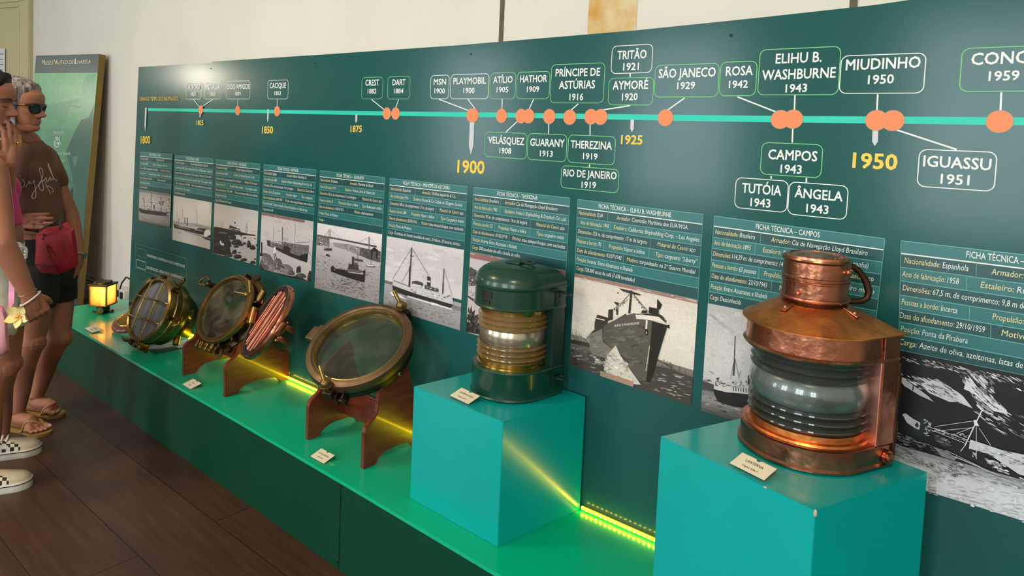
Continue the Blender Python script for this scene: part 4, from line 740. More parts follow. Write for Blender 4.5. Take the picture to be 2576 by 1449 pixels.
def ph_elihu(q):
    f = Photo(q, C9, (14, 3, -12)); f.grad([212, 222, 226, 222, 214], 0, .66, 12); f.rough([(80, 620), (880, 760), (870, 1080), (70, 900)], 50, 212, 230, 110, 60, 3); f.grad([120, 92, 70, 62], .66, 1, 8)
    f.band((164, 122, 110), 0, .035, 0, 1); f.rough([(72, 545), (880, 712), (880, 725), (72, 560)], 20, (150), 196, 60, 14, 4)
    f.rough([(50, 930), (170, 960), (170, 1010), (50, 985)], 30, 110, 170, 14, 50, 5); f.poly(56, [(45, 975), (168, 1000), (172, 1030), (45, 1000)])
    f.rough([(640, 1110), (870, 1180), (866, 1250), (630, 1190)], 40, 70, 170, 14, 40, 6); f.poly(64, [(600, 1150), (700, 1170), (868, 1230), (860, 1420), (550, 1320), (500, 1250)]); f.rough([(600, 1180), (860, 1240), (850, 1400), (540, 1300)], 60, 30, 190, 60, 12, 7)
    f.rough([(45, 1010), (260, 1080), (400, 1250), (40, 1150)], 70, 34, 150, 50, 14, 8)
    # flags, masts, superstructure
    f.poly(42, [(370, 630), (440, 645), (520, 672), (515, 680), (450, 668), (395, 650)]); f.line(46, (455, 645), (440, 800), 14); f.poly(44, [(334, 720), (370, 728), (366, 742), (350, 740)]); f.line(50, (362, 735), (358, 810), 12)
    f.line(96, (450, 660), (360, 760), 4); f.line(96, (458, 660), (570, 790), 4); f.rough([(440, 690), (460, 690), (350, 780), (330, 770)], 26, 30, 200, 12, 22, 9, 0); f.rough([(465, 680), (480, 690), (560, 780), (540, 780)], 18, 30, 200, 12, 22, 10, 0)
    f.poly(48, [(212, 838), (225, 808), (300, 830), (295, 870), (212, 888)]); f.poly(56, [(208, 850), (320, 872), (240, 900), (205, 905)]); f.line(225, (218, 832), (275, 846), 6); f.poly(50, [(300, 775), (332, 770), (328, 842), (296, 850)]); f.poly(54, [(176, 935), (210, 905), (300, 870), (420, 800), (420, 815), (230, 915)])
    # hull in three tones
    f.poly(84, [(172, 938), (230, 915), (300, 865), (400, 818), (472, 798), (540, 812), (600, 855), (580, 1100), (565, 1256), (480, 1250), (400, 1180), (340, 1120), (200, 1085), (176, 1050)])
    f.rough([(190, 950), (560, 830), (540, 1180), (200, 1060)], 90, 64, 112, 70, 26, 11, -.1)
    f.poly(122, [(172, 945), (265, 900), (268, 985), (345, 1040), (330, 1115), (190, 1075), (175, 1040)]); f.rough([(180, 950), (262, 925), (268, 1070), (185, 1060)], 24, 100, 150, 46, 22, 12, 0)
    f.poly(26, [(596, 850), (700, 880), (660, 1010), (610, 1180), (580, 1262), (555, 1256), (575, 1100)])
    f.poly(228, [(482, 808), (560, 812), (640, 822), (690, 870), (640, 852), (560, 842), (490, 836)]); f.poly(34, [(500, 800), (620, 800), (660, 812), (695, 868), (640, 822), (560, 812)]); f.poly(30, [(575, 755), (640, 770), (640, 806), (572, 796)])
    f.line(30, (632, 705), (630, 780), 5); f.poly(28, [(632, 705), (662, 740), (648, 775), (628, 765)]); f.poly(40, [(520, 795), (530, 778), (560, 780), (562, 798)]); f.rough([(640, 800), (690, 845), (690, 855), (640, 820)], 12, 20, 70, 14, 18, 13)
    f.poly(30, [(690, 880), (712, 875), (712, 905), (700, 895)]); f.line(226, (560, 845), (556, 905), 12); f.poly(26, [(545, 925), (552, 905), (566, 908), (572, 935), (560, 950), (546, 942)]); f.poly(150, [(550, 925), (560, 918), (564, 935), (555, 940)])
    f.line(40, (262, 890), (264, 985), 5); f.line(40, (264, 985), (440, 1130), 5); f.line(30, (362, 660), (366, 662), 12)
    for i in range(17): f.line(226, (575 - i * 1.4, 1022 + i * 10), (581 - i * 1.4, 1023 + i * 10), 6)
    t0 = P(*C9(342, 890)); t1 = P(*C9(508, 872)); th = P(*C9(342, 874)); f.mb.col = (222, 218, 206); f.k += 1
    put_text(f.mb, 'ELIHU B WASHBURNE', L(t0, 3 + f.k * .02), Vector((t1.x - t0.x, 0, t1.z - t0.z)), Vector((0, 0, th.z - t0.z)))
    f.poly(206, [(310, 1060), (350, 1015), (380, 1080), (420, 1140), (470, 1210), (520, 1280), (440, 1275), (330, 1240), (270, 1180), (280, 1120)]); f.rough([(290, 1050), (390, 1090), (500, 1270), (280, 1210)], 60, 150, 245, 44, 22, 14, .4); f.rough([(200, 1090), (290, 1110), (280, 1160), (220, 1140)], 16, 120, 220, 40, 20, 15)
    f.band((172, 140, 118), .945, 1, .28, .56)
    for p, q_ in (((630, 1105), (760, 1190)), ((630, 1115), (740, 1160))): f.line(70, p, q_, 3)
    return f
def ph_campos(q):
    f = Photo(q, C4, (6, 0, -1)); f.grad([186, 198, 210, 208, 196], 0, .74, 12); f.rough([(140, 680), (600, 740), (600, 1080), (120, 1080)], 60, 196, 210, 70, 40, 3)
    for i in range(26): f.rough([(142 + i * 7, 715 + i * 6), (172 + i * 8, 730 + i * 6), (172 + i * 8, 748 + i * 6), (150 + i * 7, 735 + i * 6)], 3, 150 + i * 2, 176 + i * 1, 34, 12, i, .75)
    f.grad([96, 120, 150, 120, 84], .74, 1, 8); f.rough([(110, 1150), (480, 1230), (470, 1420), (100, 1360)], 70, 60, 180, 60, 20, 5)
    f.poly(70, [(104, 1175), (180, 1200), (190, 1250), (100, 1230)]); f.poly(204, [(180, 1190), (250, 1205), (330, 1215), (620, 1230), (620, 1270), (300, 1265), (178, 1235)])
    f.poly(30, [(174, 1228), (260, 1250), (350, 1258), (640, 1290), (640, 1400), (300, 1345), (205, 1315), (185, 1270)])
    for i in range(12): f.line(60, (310 + i * 17, 1215 + i * 1.6), (311 + i * 17, 1242 + i * 1.6), 6)
    f.line(60, (322, 870), (312, 1140), 6); f.line(60, (318, 1020), (311, 1140), 10); f.line(110, (318, 1020), (290, 1160), 3); f.line(110, (320, 1020), (350, 1160), 3); f.line(130, (345, 1150), (362, 1100), 3); f.line(40, (415, 1136), (414, 1200), 13); f.line(60, (214, 1150), (190, 1210), 4); f.poly(60, [(190, 1160), (212, 1150), (208, 1172)])
    f.rough([(185, 1180), (270, 1195), (270, 1215), (185, 1205)], 22, 40, 220, 22, 12, 8); f.rough([(300, 1160), (430, 1180), (430, 1215), (300, 1200)], 22, 60, 235, 20, 20, 9)
    for x, y in ((150, 1108), (160, 1114), (170, 1122)): f.line(40, (x, y), (x + 6, y + 5), 4)
    return f
def ph_concar(q):
    f = Photo(q, C10, (-2, -2, 5)); f.grad([26, 22, 22, 24, 26], 0, .72, 8); f.grad([150, 214, 226, 226, 222], .72, 1, 10)
    for s_, reg, n, lx, ly, sl in ((1, [(90, 40), (900, 200), (930, 260), (100, 90)], 110, 60, 12, .4), (2, [(180, 210), (420, 240), (600, 400), (300, 330)], 120, 90, 22, .55), (3, [(540, 200), (760, 180), (900, 480), (700, 460)], 120, 70, 24, .9), (4, [(80, 180), (330, 250), (470, 400), (90, 240)], 50, 70, 16, .5), (5, [(640, 470), (1000, 480), (1300, 720), (860, 650)], 70, 90, 14, .6), (6, [(900, 200), (1500, 330), (1500, 520), (950, 300)], 90, 80, 16, .6)):
        f.rough(reg, n, 60, 245, lx, ly, s_, sl)
    f.poly(216, [(240, 260), (330, 230), (440, 270), (560, 350), (640, 450), (520, 400), (460, 400), (300, 330)]); f.poly(226, [(590, 230), (620, 210), (680, 290), (780, 380), (900, 460), (910, 495), (800, 470), (700, 380), (640, 330), (570, 300)])
    f.rough([(260, 250), (430, 270), (620, 430), (320, 340)], 60, 30, 220, 60, 12, 21, .6); f.rough([(600, 230), (680, 290), (890, 470), (700, 400)], 50, 40, 240, 50, 14, 22, .9)
    f.poly(190, [(72, 225), (100, 212), (180, 270), (290, 350), (340, 400), (230, 350), (110, 275)]); f.line(30, (180, 270), (176, 310), 8)
    f.poly(196, [(95, 495), (120, 488), (180, 530), (235, 560), (225, 615), (190, 600), (130, 560)]); f.poly(26, [(190, 575), (212, 552), (225, 590), (205, 598)])
    # the sinking hull, deckhouses, mast and stays
    f.poly(210, [(620, 690), (700, 715), (860, 770), (1050, 810), (1500, 930), (1500, 1100), (1000, 960), (880, 880), (760, 800), (610, 760)]); f.rough([(640, 700), (1500, 950), (1490, 1060), (700, 800)], 120, 90, 245, 60, 14, 23, .35)
    f.poly(52, [(340, 640), (440, 680), (480, 740), (420, 745), (350, 700)]); f.rough([(350, 650), (460, 690), (470, 740), (360, 700)], 24, 60, 190, 40, 8, 24, .3); f.rough([(260, 520), (320, 560), (300, 660), (265, 660)], 36, 110, 250, 22, 18, 25); f.rough([(340, 600), (620, 650), (600, 710), (350, 625)], 60, 80, 235, 34, 9, 26, .3)
    f.poly(132, [(330, 740), (440, 780), (520, 830), (500, 850), (400, 820)]); f.line(190, (500, 820), (850, 968), 9); f.line(170, (430, 770), (700, 900), 6); f.rough([(740, 830), (900, 890), (920, 960), (780, 900)], 40, 100, 235, 50, 20, 27, .4)
    f.line(226, (710, 465), (580, 735), 9); f.line(226, (580, 735), (545, 780), 5); f.poly(236, [(645, 540), (665, 535), (690, 585), (655, 580)]); f.line(220, (668, 590), (668, 840), 5)
    for a, c in (((640, 545), (345, 588)), ((645, 595), (330, 625)), ((690, 600), (780, 735)), ((310, 612), (590, 720)), ((650, 590), (520, 640)), ((300, 590), (600, 690)), ((670, 480), (740, 540)), ((600, 700), (930, 850))): f.line(222, a, c, 4)
    f.rough([(640, 780), (670, 790), (660, 840), (640, 820)], 12, 150, 250, 14, 20, 28); f.rough([(20, 620), (240, 700), (560, 830), (100, 760)], 70, 60, 150, 60, 10, 29, .4)
    f.rough([(10, 700), (260, 820), (260, 900), (10, 820)], 70, 90, 190, 70, 14, 30, .4); f.rough([(240, 860), (560, 870), (620, 960), (380, 980)], 90, 60, 230, 50, 14, 31, .4); f.rough([(380, 900), (1300, 1020), (1300, 1120), (560, 980)], 60, 120, 235, 70, 14, 32, .35)
    f.rough([(310, 960), (380, 980), (365, 1140), (300, 1110)], 24, 170, 200, 40, 30, 33); f.rough([(390, 960), (1400, 1150), (1400, 1450), (400, 1130)], 70, 212, 236, 90, 34, 34)
    return f
DRAW = dict(CREST=ph_crest, DART=ph_dart, GUARANY=ph_guarany, HATHOR=ph_hathor, THEREZINA=ph_therezina, CAMPOS=ph_campos, CONCAR=ph_concar)
DRAW['VELÁSQUEZ'] = ph_velasquez; DRAW['PRINCÍPE DE ASTÚRIAS'] = ph_principe; DRAW['ELIHU B. WASHBURNE'] = ph_elihu
for name, tl, tr, ptl, ptr, pbl, pbr, (hu0, hu1), rows in SHEETS:
    a = P(*tl); c = P(*tr) if tr else a + Vector((PW, 0, 0)); e = P(*ptl); g = P(*ptr) if ptr else e + Vector((PW, 0, 0)); h = P(*pbl); i_ = P(*pbr) if pbr else h + Vector((PW, 0, 0))
    q = (a, c, e, g); b = MB()
    for k in range(8): b.cur = 0 if k % 2 == 0 else 1; hband(b, q, FR[k], FR[k + 1], lay=1)
    b.cur = 2
    for k in range(1, 9):
        hw = .0034 if k > 1 else .006
        b.cur = 2 if k > 1 else 3; hband(b, q, FR[k] - hw, FR[k] + hw, lay=2)
    b.cur = 2; hband(b, q, 0, .007, lay=2); hband(b, q, 0, 1, 0, .0025, 2); hband(b, q, 0, 1, .9975, 1, 2)
    for k, row in enumerate(rows):
        for r0, r1 in zip(row, row[1:]):
            m_ = r0[3] + (r1[2] - r0[3]) * .35; hband(b, q, FR[k + 1], FR[k + 2], m_ - .0012, m_ + .0012, 2)
    def rowtext(mb, t, v, u0, u1, hv, bold, shear):
        p0, p1 = lerp(lerp(a, e, v), lerp(c, g, v), u0), lerp(lerp(a, e, v), lerp(c, g, v), u1)
        put_text(mb, t, L(p0, 3), Vector((p1.x - p0.x, 0, p1.z - p0.z)), (a - e) * hv, bold=bold, shear=shear)
    b.cur = 3; rowtext(b, 'FICHA TÉCNICA – ' + name, .083, hu0, hu1, .056, .008, .0)
    for k, row in enumerate(rows):
        v = FR[k + 1] + .082
        for lb_, val, u0, u1 in row:
            w1 = max(x for x, y in text_geo(lb_, .004)[0]); w2 = max(x for x, y in text_geo(val, .004)[0]); sp = .28
            um = u0 + (u1 - u0) * w1 / (w1 + sp + w2); un = u0 + (u1 - u0) * (w1 + sp) / (w1 + sp + w2)
            b.cur = 4; rowtext(b, lb_, v, u0, um, .052, .002, .18); b.cur = 3; rowtext(b, val, v, un, u1, .052, .002, .18)
    sh = b.build('data_sheet', [M_r1, M_r2, M_ln, M_hw, M_fy], panel, merge=False)
    sh['label'] = 'printed data sheet of the ship %s with its photograph' % name.title()
    f = DRAW[name]((e, g, h, i_)); f.mb.build('photograph', M_print, sh, merge=False)
# ================================================================== the exhibits
def thin_glass(name, rgb, rough=.03, ior=1.5, haze=0.):
    m = bpy.data.materials.new(name); m.use_nodes = True; MATS[name] = m; nt = m.node_tree; L_ = nt.links.new
    nt.nodes.remove(nt.nodes['Principled BSDF']); out = nt.nodes['Material Output']
    t = nt.nodes.new('ShaderNodeBsdfTransparent'); t.inputs[0].default_value = lin(rgb) + (1,)
    g = nt.nodes.new('ShaderNodeBsdfGlossy'); g.inputs['Roughness'].default_value = rough
    lw = nt.nodes.new('ShaderNodeLayerWeight'); lw.inputs[0].default_value = .5
    pw = nt.nodes.new('ShaderNodeMath'); pw.operation = 'POWER'; pw.inputs[1].default_value = 3.5; L_(lw.outputs['Facing'], pw.inputs[0])
    f = nt.nodes.new('ShaderNodeMapRange'); f.inputs[3].default_value = .05; f.inputs[4].default_value = .8; L_(pw.outputs[0], f.inputs[0])
    mx = nt.nodes.new('ShaderNodeMixShader'); L_(f.outputs[0], mx.inputs[0]); L_(t.outputs[0], mx.inputs[1]); L_(g.outputs[0], mx.inputs[2])
    last = mx
    if haze:                                             # grime on an old pane
        d = nt.nodes.new('ShaderNodeBsdfDiffuse'); d.inputs[0].default_value = lin((178, 172, 150)) + (1,)
        tc = nt.nodes.new('ShaderNodeTexCoord'); n = nt.nodes.new('ShaderNodeTexNoise'); n.inputs['Scale'].default_value = 14; n.inputs['Detail'].default_value = 8; n.inputs['Distortion'].default_value = .8
        L_(tc.outputs['Object'], n.inputs['Vector']); r = nt.nodes.new('ShaderNodeMapRange'); r.inputs[1].default_value = .4; r.inputs[2].default_value = .75; r.inputs[3].default_value = haze * .25; r.inputs[4].default_value = haze * 1.6
        L_(n.outputs['Fac'], r.inputs[0]); m2 = nt.nodes.new('ShaderNodeMixShader'); L_(r.outputs[0], m2.inputs[0]); L_(mx.outputs[0], m2.inputs[1]); L_(d.outputs[0], m2.inputs[2]); last = m2
    L_(last.outputs[0], out.inputs[0]); return m
M_cop = mat('copper', (226, 150, 116), .28, 1, rgb2=(176, 106, 74), vscale=9, bump=.10, bscale=14, rvar=.10)
M_copd = mat('copper_brown', (190, 124, 96), .30, 1, rgb2=(140, 92, 68), vscale=12, bump=.26, bscale=22, rvar=.10)
M_coplit = mat('copper_warm_lit', (240, 150, 80), .36, 1, rgb2=(186, 106, 58), vscale=16, bump=.45, bscale=17, rvar=.08)  # roof copper, warm overhead light put into its orange tone
M_copp = mat('copper_pink', (240, 178, 156), .40, 1, rgb2=(222, 156, 134), vscale=5, bump=.06, bscale=12)
M_copdk = mat('copper_dark', (84, 62, 46), .5, 1, var=.3, vscale=20)
M_brass = mat('old_brass', (168, 140, 82), .34, 1, rgb2=(112, 92, 56), vscale=14, bump=.12, bscale=30, rvar=.12)
M_brassg = mat('bright_brass', (206, 172, 84), .25, 1, rgb2=(160, 128, 56), vscale=10, rvar=.08)
M_brassd = mat('dark_brass', (104, 86, 58), .42, 1, rgb2=(70, 58, 40), vscale=16, bump=.15, bscale=40)
M_bronze = mat('bronze', (136, 110, 84), .5, 1, rgb2=(104, 84, 64), vscale=8, bump=.08, bscale=30, rvar=.1)
M_bronzed = mat('bronze_dark', (84, 72, 58), .5, 1, rgb2=(58, 50, 40), vscale=12, bump=.1, bscale=30)
M_rubber = mat('rubber_black', (26, 27, 26), .6)
M_wood = mat('mahogany', (116, 50, 28), .28, rgb2=(84, 34, 20), vscale=5, stretch=(3, 3, 14), bump=.05, bscale=30, coat=.35)
M_lensg = glass('lens_glass', (214, 222, 216), .0, 1.5)
M_lensw = glass('lens_glass_warm', (236, 226, 196), .0, 1.5)
M_pane = thin_glass('pane_green', (214, 226, 204), .03, 1.5, .05)
M_pane2 = thin_glass('pane_stained', (208, 210, 190), .05, 1.5, .14)
M_smoke = mat('smoked_glass', (132, 142, 146), .26, .2, rgb2=(74, 78, 66), vscale=5, spec=.8)
M_refl = mat('tarnished_silver', (206, 200, 184), .26, .8, rgb2=(140, 134, 116), vscale=8, rvar=.08)
M_shield = mat('inner_shield', (74, 78, 76), .5, .6)
M_grn = mat('lantern_green', (16, 62, 44), .30, var=.2, vscale=10, bump=.06, bscale=30, coat=.25)
M_grnd = mat('lantern_green_dark', (14, 52, 44), .38, var=.2, vscale=10)

def dring(R, Lb, z, n=72, k=1.):
    """U-shaped outline: round in front (+x), straight sides, flat back"""
    ths = [2 * math.pi * i / n for i in range(n)]; tc = math.pi - math.atan2(R, Lb); ths += [tc, -tc % (2 * math.pi)]; ths.sort()
    out = []
    for t in ths:
        c, s = math.cos(t), math.sin(t)
        r = R if c >= 0 else min(R / abs(s) if abs(s) > 1e-6 else 1e9, Lb / abs(c))
        out.append((r * c * k, r * s * k, z))
    return out
def cring(r, Lb, R, z, n=72):
    ths = [2 * math.pi * i / n for i in range(n)]; tc = math.pi - math.atan2(R, Lb); ths += [tc, -tc % (2 * math.pi)]; ths.sort()
    return [(r * math.cos(t), r * math.sin(t), z) for t in ths]
def mixring(a, b_, t, z): return [(p[0] * (1 - t) + q[0] * t, p[1] * (1 - t) + q[1] * t, z) for p, q in zip(a, b_)]
def lens(parent, r0, z0, z1, nb, nt, hb, amp, bulge, ri, mats):
    """Fresnel drum lens: stepped prisms below and above a plain bulging belt; closed shell"""
    lo = [(r0, z0)]; z = z0 + .004
    for i in range(nb): lo += [(r0 - .002, z), (r0 + amp, z + hb * .62), (r0 + amp * .9, z + hb * .78), (r0 - .001, z + hb)]; z += hb
    zb0 = z; zb1 = z1 - .004 - nt * hb
    belt = [lo[-1]] + [(r0 + .001 + bulge * math.sin(math.pi * i / 8), zb0 + (zb1 - zb0) * i / 8) for i in range(9)]
    z = zb1; hi = [belt[-1]]
    for i in range(nt): hi += [(r0 - .001, z), (r0 + amp * .9, z + hb * .22), (r0 + amp, z + hb * .38), (r0 - .002, z + hb)]; z += hb
    hi.append((r0, z1)); b = MB(); b.cur = 1; b.lathe(lo, 96); b.lathe(hi, 96); b.cur = 0; b.lathe(belt, 96); b.lathe([(r0, z1), (ri, z1), (ri, z0), (r0, z0)], 96)
    return b.build('lens', mats, parent, sharp=22)
def prism_mat(name, rgb, solid, rough=.06):
    """thick ribbed glass: part seen through, part the tone of the glass itself, with a sharp gloss"""
    m = mat(name, rgb, rough, spec=.8); nt = m.node_tree; p = nt.nodes['Principled BSDF']; p.inputs['Alpha'].default_value = solid; return m
# ---- copper masthead lantern
cl = empty('copper_lantern', (3.88, -.19, H2), 'large polished copper ship lantern with a ribbed glass lens on the tall pedestal', 'ship lantern', rz=math.atan2(-.9, -.43))
R, LB = .139, .100
b = MB(); b.loft([dring(R - .003, LB, .0), dring(R + .004, LB, .003), dring(R + .004, LB, .007), dring(R - .001, LB, .011), dring(R - .001, LB, .047), dring(R + .001, LB, .049), dring(R - .002, LB, .0505)]); b.build('base_tray', M_copd, cl)
b = MB(); b.loft([dring(R - .004, LB - .002, .0507), dring(R - .004, LB - .002, .0515)]); b.build('base_deck', M_cop, cl)
b = MB(); b.lathe([(.130, .0512), (.127, .056), (.120, .058), (.119, .070), (.108, .071), (.108, .0512)]); b.build('lens_seat', M_coplit, cl)
lens(cl, .1175, .066, .234, 3, 3, .0165, .0085, .009, .106, [thin_glass('lens_belt', (246, 250, 248), .04, 1.5), prism_mat('lens_prisms', (58, 62, 54), .74)])
b = MB(); b.lathe([(.1035, .067), (.1045, .112)] + [(.1155 + .0085 * math.sin(math.pi * i / 8), .1205 + .059 * i / 8) for i in range(9)] + [(.1045, .188), (.1035, .233)], 64); b.build('smoked_inner_glass', M_smoke, cl)
b = MB(); b.loft([dring(R - .008, LB, .231), dring(R + .004, LB, .232), dring(R + .006, LB, .236), dring(R, LB, .241), dring(R - .002, LB, .285), dring(R + .003, LB, .287)]); b.build('hood_skirt', M_copd, cl)
Rf = R + .010; rim = dring(Rf, LB + .012, .2872); nk = dring(R, LB, .33); neck = cring(.071, LB + .012, Rf, .333)
b = MB(); b.loft([[(x, y, .2868) for x, y, z in rim], [(x, y, .2895) for x, y, z in rim], mixring(rim, neck, .10, .2925), mixring(rim, neck, .42, .3085), mixring(rim, neck, .72, .3215), mixring(rim, neck, .93, .330), neck])
b.build('roof', M_coplit, cl, sharp=50)
b = MB(); b.lathe([(.062, .331), (.064, .341)], 40); b.build('vent_ring', M_copdk, cl)
b = MB(); b.lathe([(.060, .341), (.071, .340), (.0735, .3435), (.0725, .347), (.069, .348), (.069, .379), (.0715, .381), (.0715, .384), (.0695, .385), (.0695, .387), (.0715, .388), (.0715, .391), (.069, .393), (.069, .424), (.072, .426), (.073, .429), (.0715, .432), (.067, .432), (.066, .426)], 64); b.build('chimney', M_copd, cl)
b = MB(); b.lathe([(.0, .4405), (.02, .440), (.045, .4375), (.058, .434), (.060, .4375), (.0645, .437), (.0655, .433), (.066, .428), (.0, .428)], 64)
# worn raised lettering ring of the maker on the cap
for k in range(12):
    a = math.radians(15 + 15 * k); b.box((.05 * math.cos(a), .05 * math.sin(a), .4372), (.004, .005, .0016), rz=a)
b.build('chimney_cap', M_cop, cl)
e_ = Vector((-.9, .44, 0)).normalized()
def cyl_pt(r, ang, z): return (r * math.cos(math.radians(ang)), r * math.sin(math.radians(ang)), z)
b = MB(); pts = [(.072, .413), (.083, .414), (.098, .402), (.112, .384), (.121, .362), (.119, .345), (.108, .337), (.090, .335), (.074, .336)]
b.tube([tuple(e_ * r) [:2] + (z,) for r, z in pts], [.006, .0065, .007, .008, .008, .0075, .007, .0065, .006], 12); b.build('handle', M_copdk, cl)
b = MB()
for a0, a1 in ((84, 118),):
    for s_ in range(8):
        t0, t1 = a0 + (a1 - a0) * s_ / 8, a0 + (a1 - a0) * (s_ + 1) / 8
        b.add([cyl_pt(.0712, t0, .402), cyl_pt(.0712, t1, .402), cyl_pt(.0712, t1, .420), cyl_pt(.0712, t0, .420), cyl_pt(.069, t0, .402), cyl_pt(.069, t1, .402), cyl_pt(.069, t1, .420), cyl_pt(.069, t0, .420)], [(0, 1, 2, 3), (7, 6, 5, 4), (0, 4, 5, 1), (3, 2, 6, 7), (0, 3, 7, 4), (1, 5, 6, 2)])
b.build('handle_bracket', M_copd, cl)
for a, z, r in ((90, .411, .0045), (112, .412, .0045), (101, .410, .007), (12, .358, .0055)):
    b = MB(); b.ball(cyl_pt(.0712, a, z), r, 10, 6); b.build('rivet', M_cop, cl)
for a in (2, 100):
    t = MB(); p = Vector(cyl_pt(.085, a, .3245)); t.M = Matrix.Translation(p) @ Matrix.Rotation(math.radians(a), 4, 'Z') @ Matrix.Rotation(math.radians(24), 4, 'Y')
    t.box((0, 0, .003), (.034, .016, .003), bev=.001); t.ball((.006, 0, .0045), .0045, 10, 6); t.build('roof_tab', M_cop, cl)
b = MB(); b.box((-.0725, 0, .142), (.053, .280, .183), bev=.0015); b.build('back_box', M_copp, cl)
b = MB(); b.box((-.0745, .1405, .17), (.049, .004, .236), bev=.001); b.build('side_plate', M_copd, cl)
b = MB(); b.cyl((-.104, .140, .02), (-.104, .140, .225), .004, 10); b.cyl((-.104, .140, .06), (-.104, .140, .10), .0062, 10); b.cyl((-.104, .140, .16), (-.104, .140, .2), .0062, 10); b.build('hinge_pin', M_copdk, cl)
b = MB(); q = (-.083, .143, .024); b.cyl((q[0], q[1] - .004, q[2]), (q[0], q[1] + .003, q[2]), .0145, 20); b.cyl((q[0], q[1] + .003, q[2]), (q[0], q[1] + .009, q[2]), .0095, 16); b.build('side_bolt', M_copd, cl)

# ---- green masthead lantern
gl = empty('green_lantern', (2.985, -.130, H1), 'green painted ship lantern with a ribbed clear lens on the lower pedestal', 'ship lantern', rz=math.atan2(-.99, -.15))
R, LB = .124, .105
b = MB(); b.loft([dring(R - .004, LB, 0), dring(R, LB, .002), dring(R + .003, LB, .006), dring(R, LB, .010), dring(R, LB, .086), dring(R + .002, LB, .089), dring(R, LB, .093), dring(R - .006, LB, .094)]); b.build('base', M_grn, gl)
b = MB(); b.lathe([(.110, .0935), (.110, .099), (.105, .101), (.105, .110), (.096, .111), (.096, .0935)]); b.build('lens_collar', M_brassg, gl)
lens(gl, .104, .108, .262, 3, 3, .0165, .0085, .004, .094, [thin_glass('lens_belt_clear', (250, 248, 240), .04, 1.5), prism_mat('lens_prisms_amber', (150, 112, 52), .55)])
b = MB(); b.lathe([(.096, .258), (.106, .259), (.106, .272), (.109, .279), (.096, .280)]); b.build('lens_collar', M_brassg, gl)
b = MB(); b.lathe([(.0915, .110), (.0925, .158)] + [(.1015 + .0038 * math.sin(math.pi * i / 8), .1625 + .045 * i / 8) for i in range(9)] + [(.0925, .212), (.0915, .262)], 64); b.build('inner_reflector', M_refl, gl)
b = MB(); b.loft([dring(R - .010, LB, .276), dring(R + .001, LB, .277), dring(R + .004, LB, .281), dring(R, LB, .286), dring(R, LB, .338), dring(R + .004, LB, .341), dring(R + .005, LB, .346), dring(R + .001, LB, .349)]); b.build('hood_skirt', M_grn, gl)
b = MB(); rs = []
for i in range(11):
    t = i / 10 * math.pi / 2; k = .30 + .70 * math.cos(t) ** .8; z = .349 + .055 * math.sin(t); rs.append([(x * k, y * k, z) for x, y, _ in dring(R + .001, LB, 0)])
b.loft(rs); b.build('dome', M_grn, gl, sharp=60)
b = MB(); b.box((-.012, .0, .4065), (.07, .052, .005), rz=.2, bev=.002); b.build('top_plate', M_grnd, gl)
b = MB(); b.tube([(-.028, .026, .410), (-.030, .034, .414), (-.024, .064, .4135), (-.006, .072, .4135), (.010, .060, .4135), (.008, .034, .414), (.004, .026, .410)], .0042, 10); b.build('lifting_loop', M_grnd, gl)
M_plate = mat('nameplate_dark', (72, 66, 52), .4, .8, var=.4, vscale=200)
for (z, w_, h) in ((.322, 9.5, .022), (.2985, 6.5, .013)):
    b = MB(); a0 = 4 - w_; a1 = 4 + w_ * 1.0
    for s_ in range(8):
        t0, t1 = a0 + (a1 - a0) * s_ / 8, a0 + (a1 - a0) * (s_ + 1) / 8; rr, ri = R + .0022, R - .001
        b.add([cyl_pt(rr, t0, z - h / 2), cyl_pt(rr, t1, z - h / 2), cyl_pt(rr, t1, z + h / 2), cyl_pt(rr, t0, z + h / 2), cyl_pt(ri, t0, z - h / 2), cyl_pt(ri, t1, z - h / 2), cyl_pt(ri, t1, z + h / 2), cyl_pt(ri, t0, z + h / 2)], [(0, 1, 2, 3), (7, 6, 5, 4), (0, 4, 5, 1), (3, 2, 6, 7), (0, 3, 7, 4), (1, 5, 6, 2)])
    b.build('nameplate', M_plate, gl)
b = MB(); b.box((-.0775, 0, .186), (.050, .249, .186), bev=.0015); b.build('back_box', M_grnd, gl)
for z in (.060, .318):
    b = MB(); b.box((-.072, R + .002, z - .012), (.034, .004, .042), bev=.0012)
    pts = [(-.060 + .016 * math.cos(t), R + .036 + .016 * math.sin(t)) for t in [i * math.pi / 8 for i in range(-1, 10)]] + [(-.078, R), (-.042, R)]
    n_ = 20; o_ = [(-.06 + .019 * math.cos(2 * math.pi * i / n_), R + .036 + .021 * math.sin(2 * math.pi * i / n_)) for i in range(n_)]; i_ = [(-.06 + .010 * math.cos(2 * math.pi * i / n_), R + .036 + .0115 * math.sin(2 * math.pi * i / n_)) for i in range(n_)]
    for zz in (0, 1):
        b.add([(x, y, z + .010 + .004 * zz) for x, y in o_] + [(x, y, z + .010 + .004 * zz) for x, y in i_], [(i, (i + 1) % n_, n_ + (i + 1) % n_, n_ + i)[::1 if zz else -1] for i in range(n_)])
    b.add([(x, y, z + .010) for x, y in o_] + [(x, y, z + .014) for x, y in o_], [(i, (i + 1) % n_, n_ + (i + 1) % n_, n_ + i) for i in range(n_)]); b.add([(x, y, z + .010) for x, y in i_] + [(x, y, z + .014) for x, y in i_], [(i, n_ + i, n_ + (i + 1) % n_, (i + 1) % n_) for i in range(n_)])
    b.box((-.06, R + .010, z + .012), (.034, .022, .004)); b.ball((-.072, R + .005, z - .004), .004, 8, 6); b.ball((-.072, R + .005, z - .022), .003, 8, 6)
    b.build('mounting_bracket', M_grnd, gl)

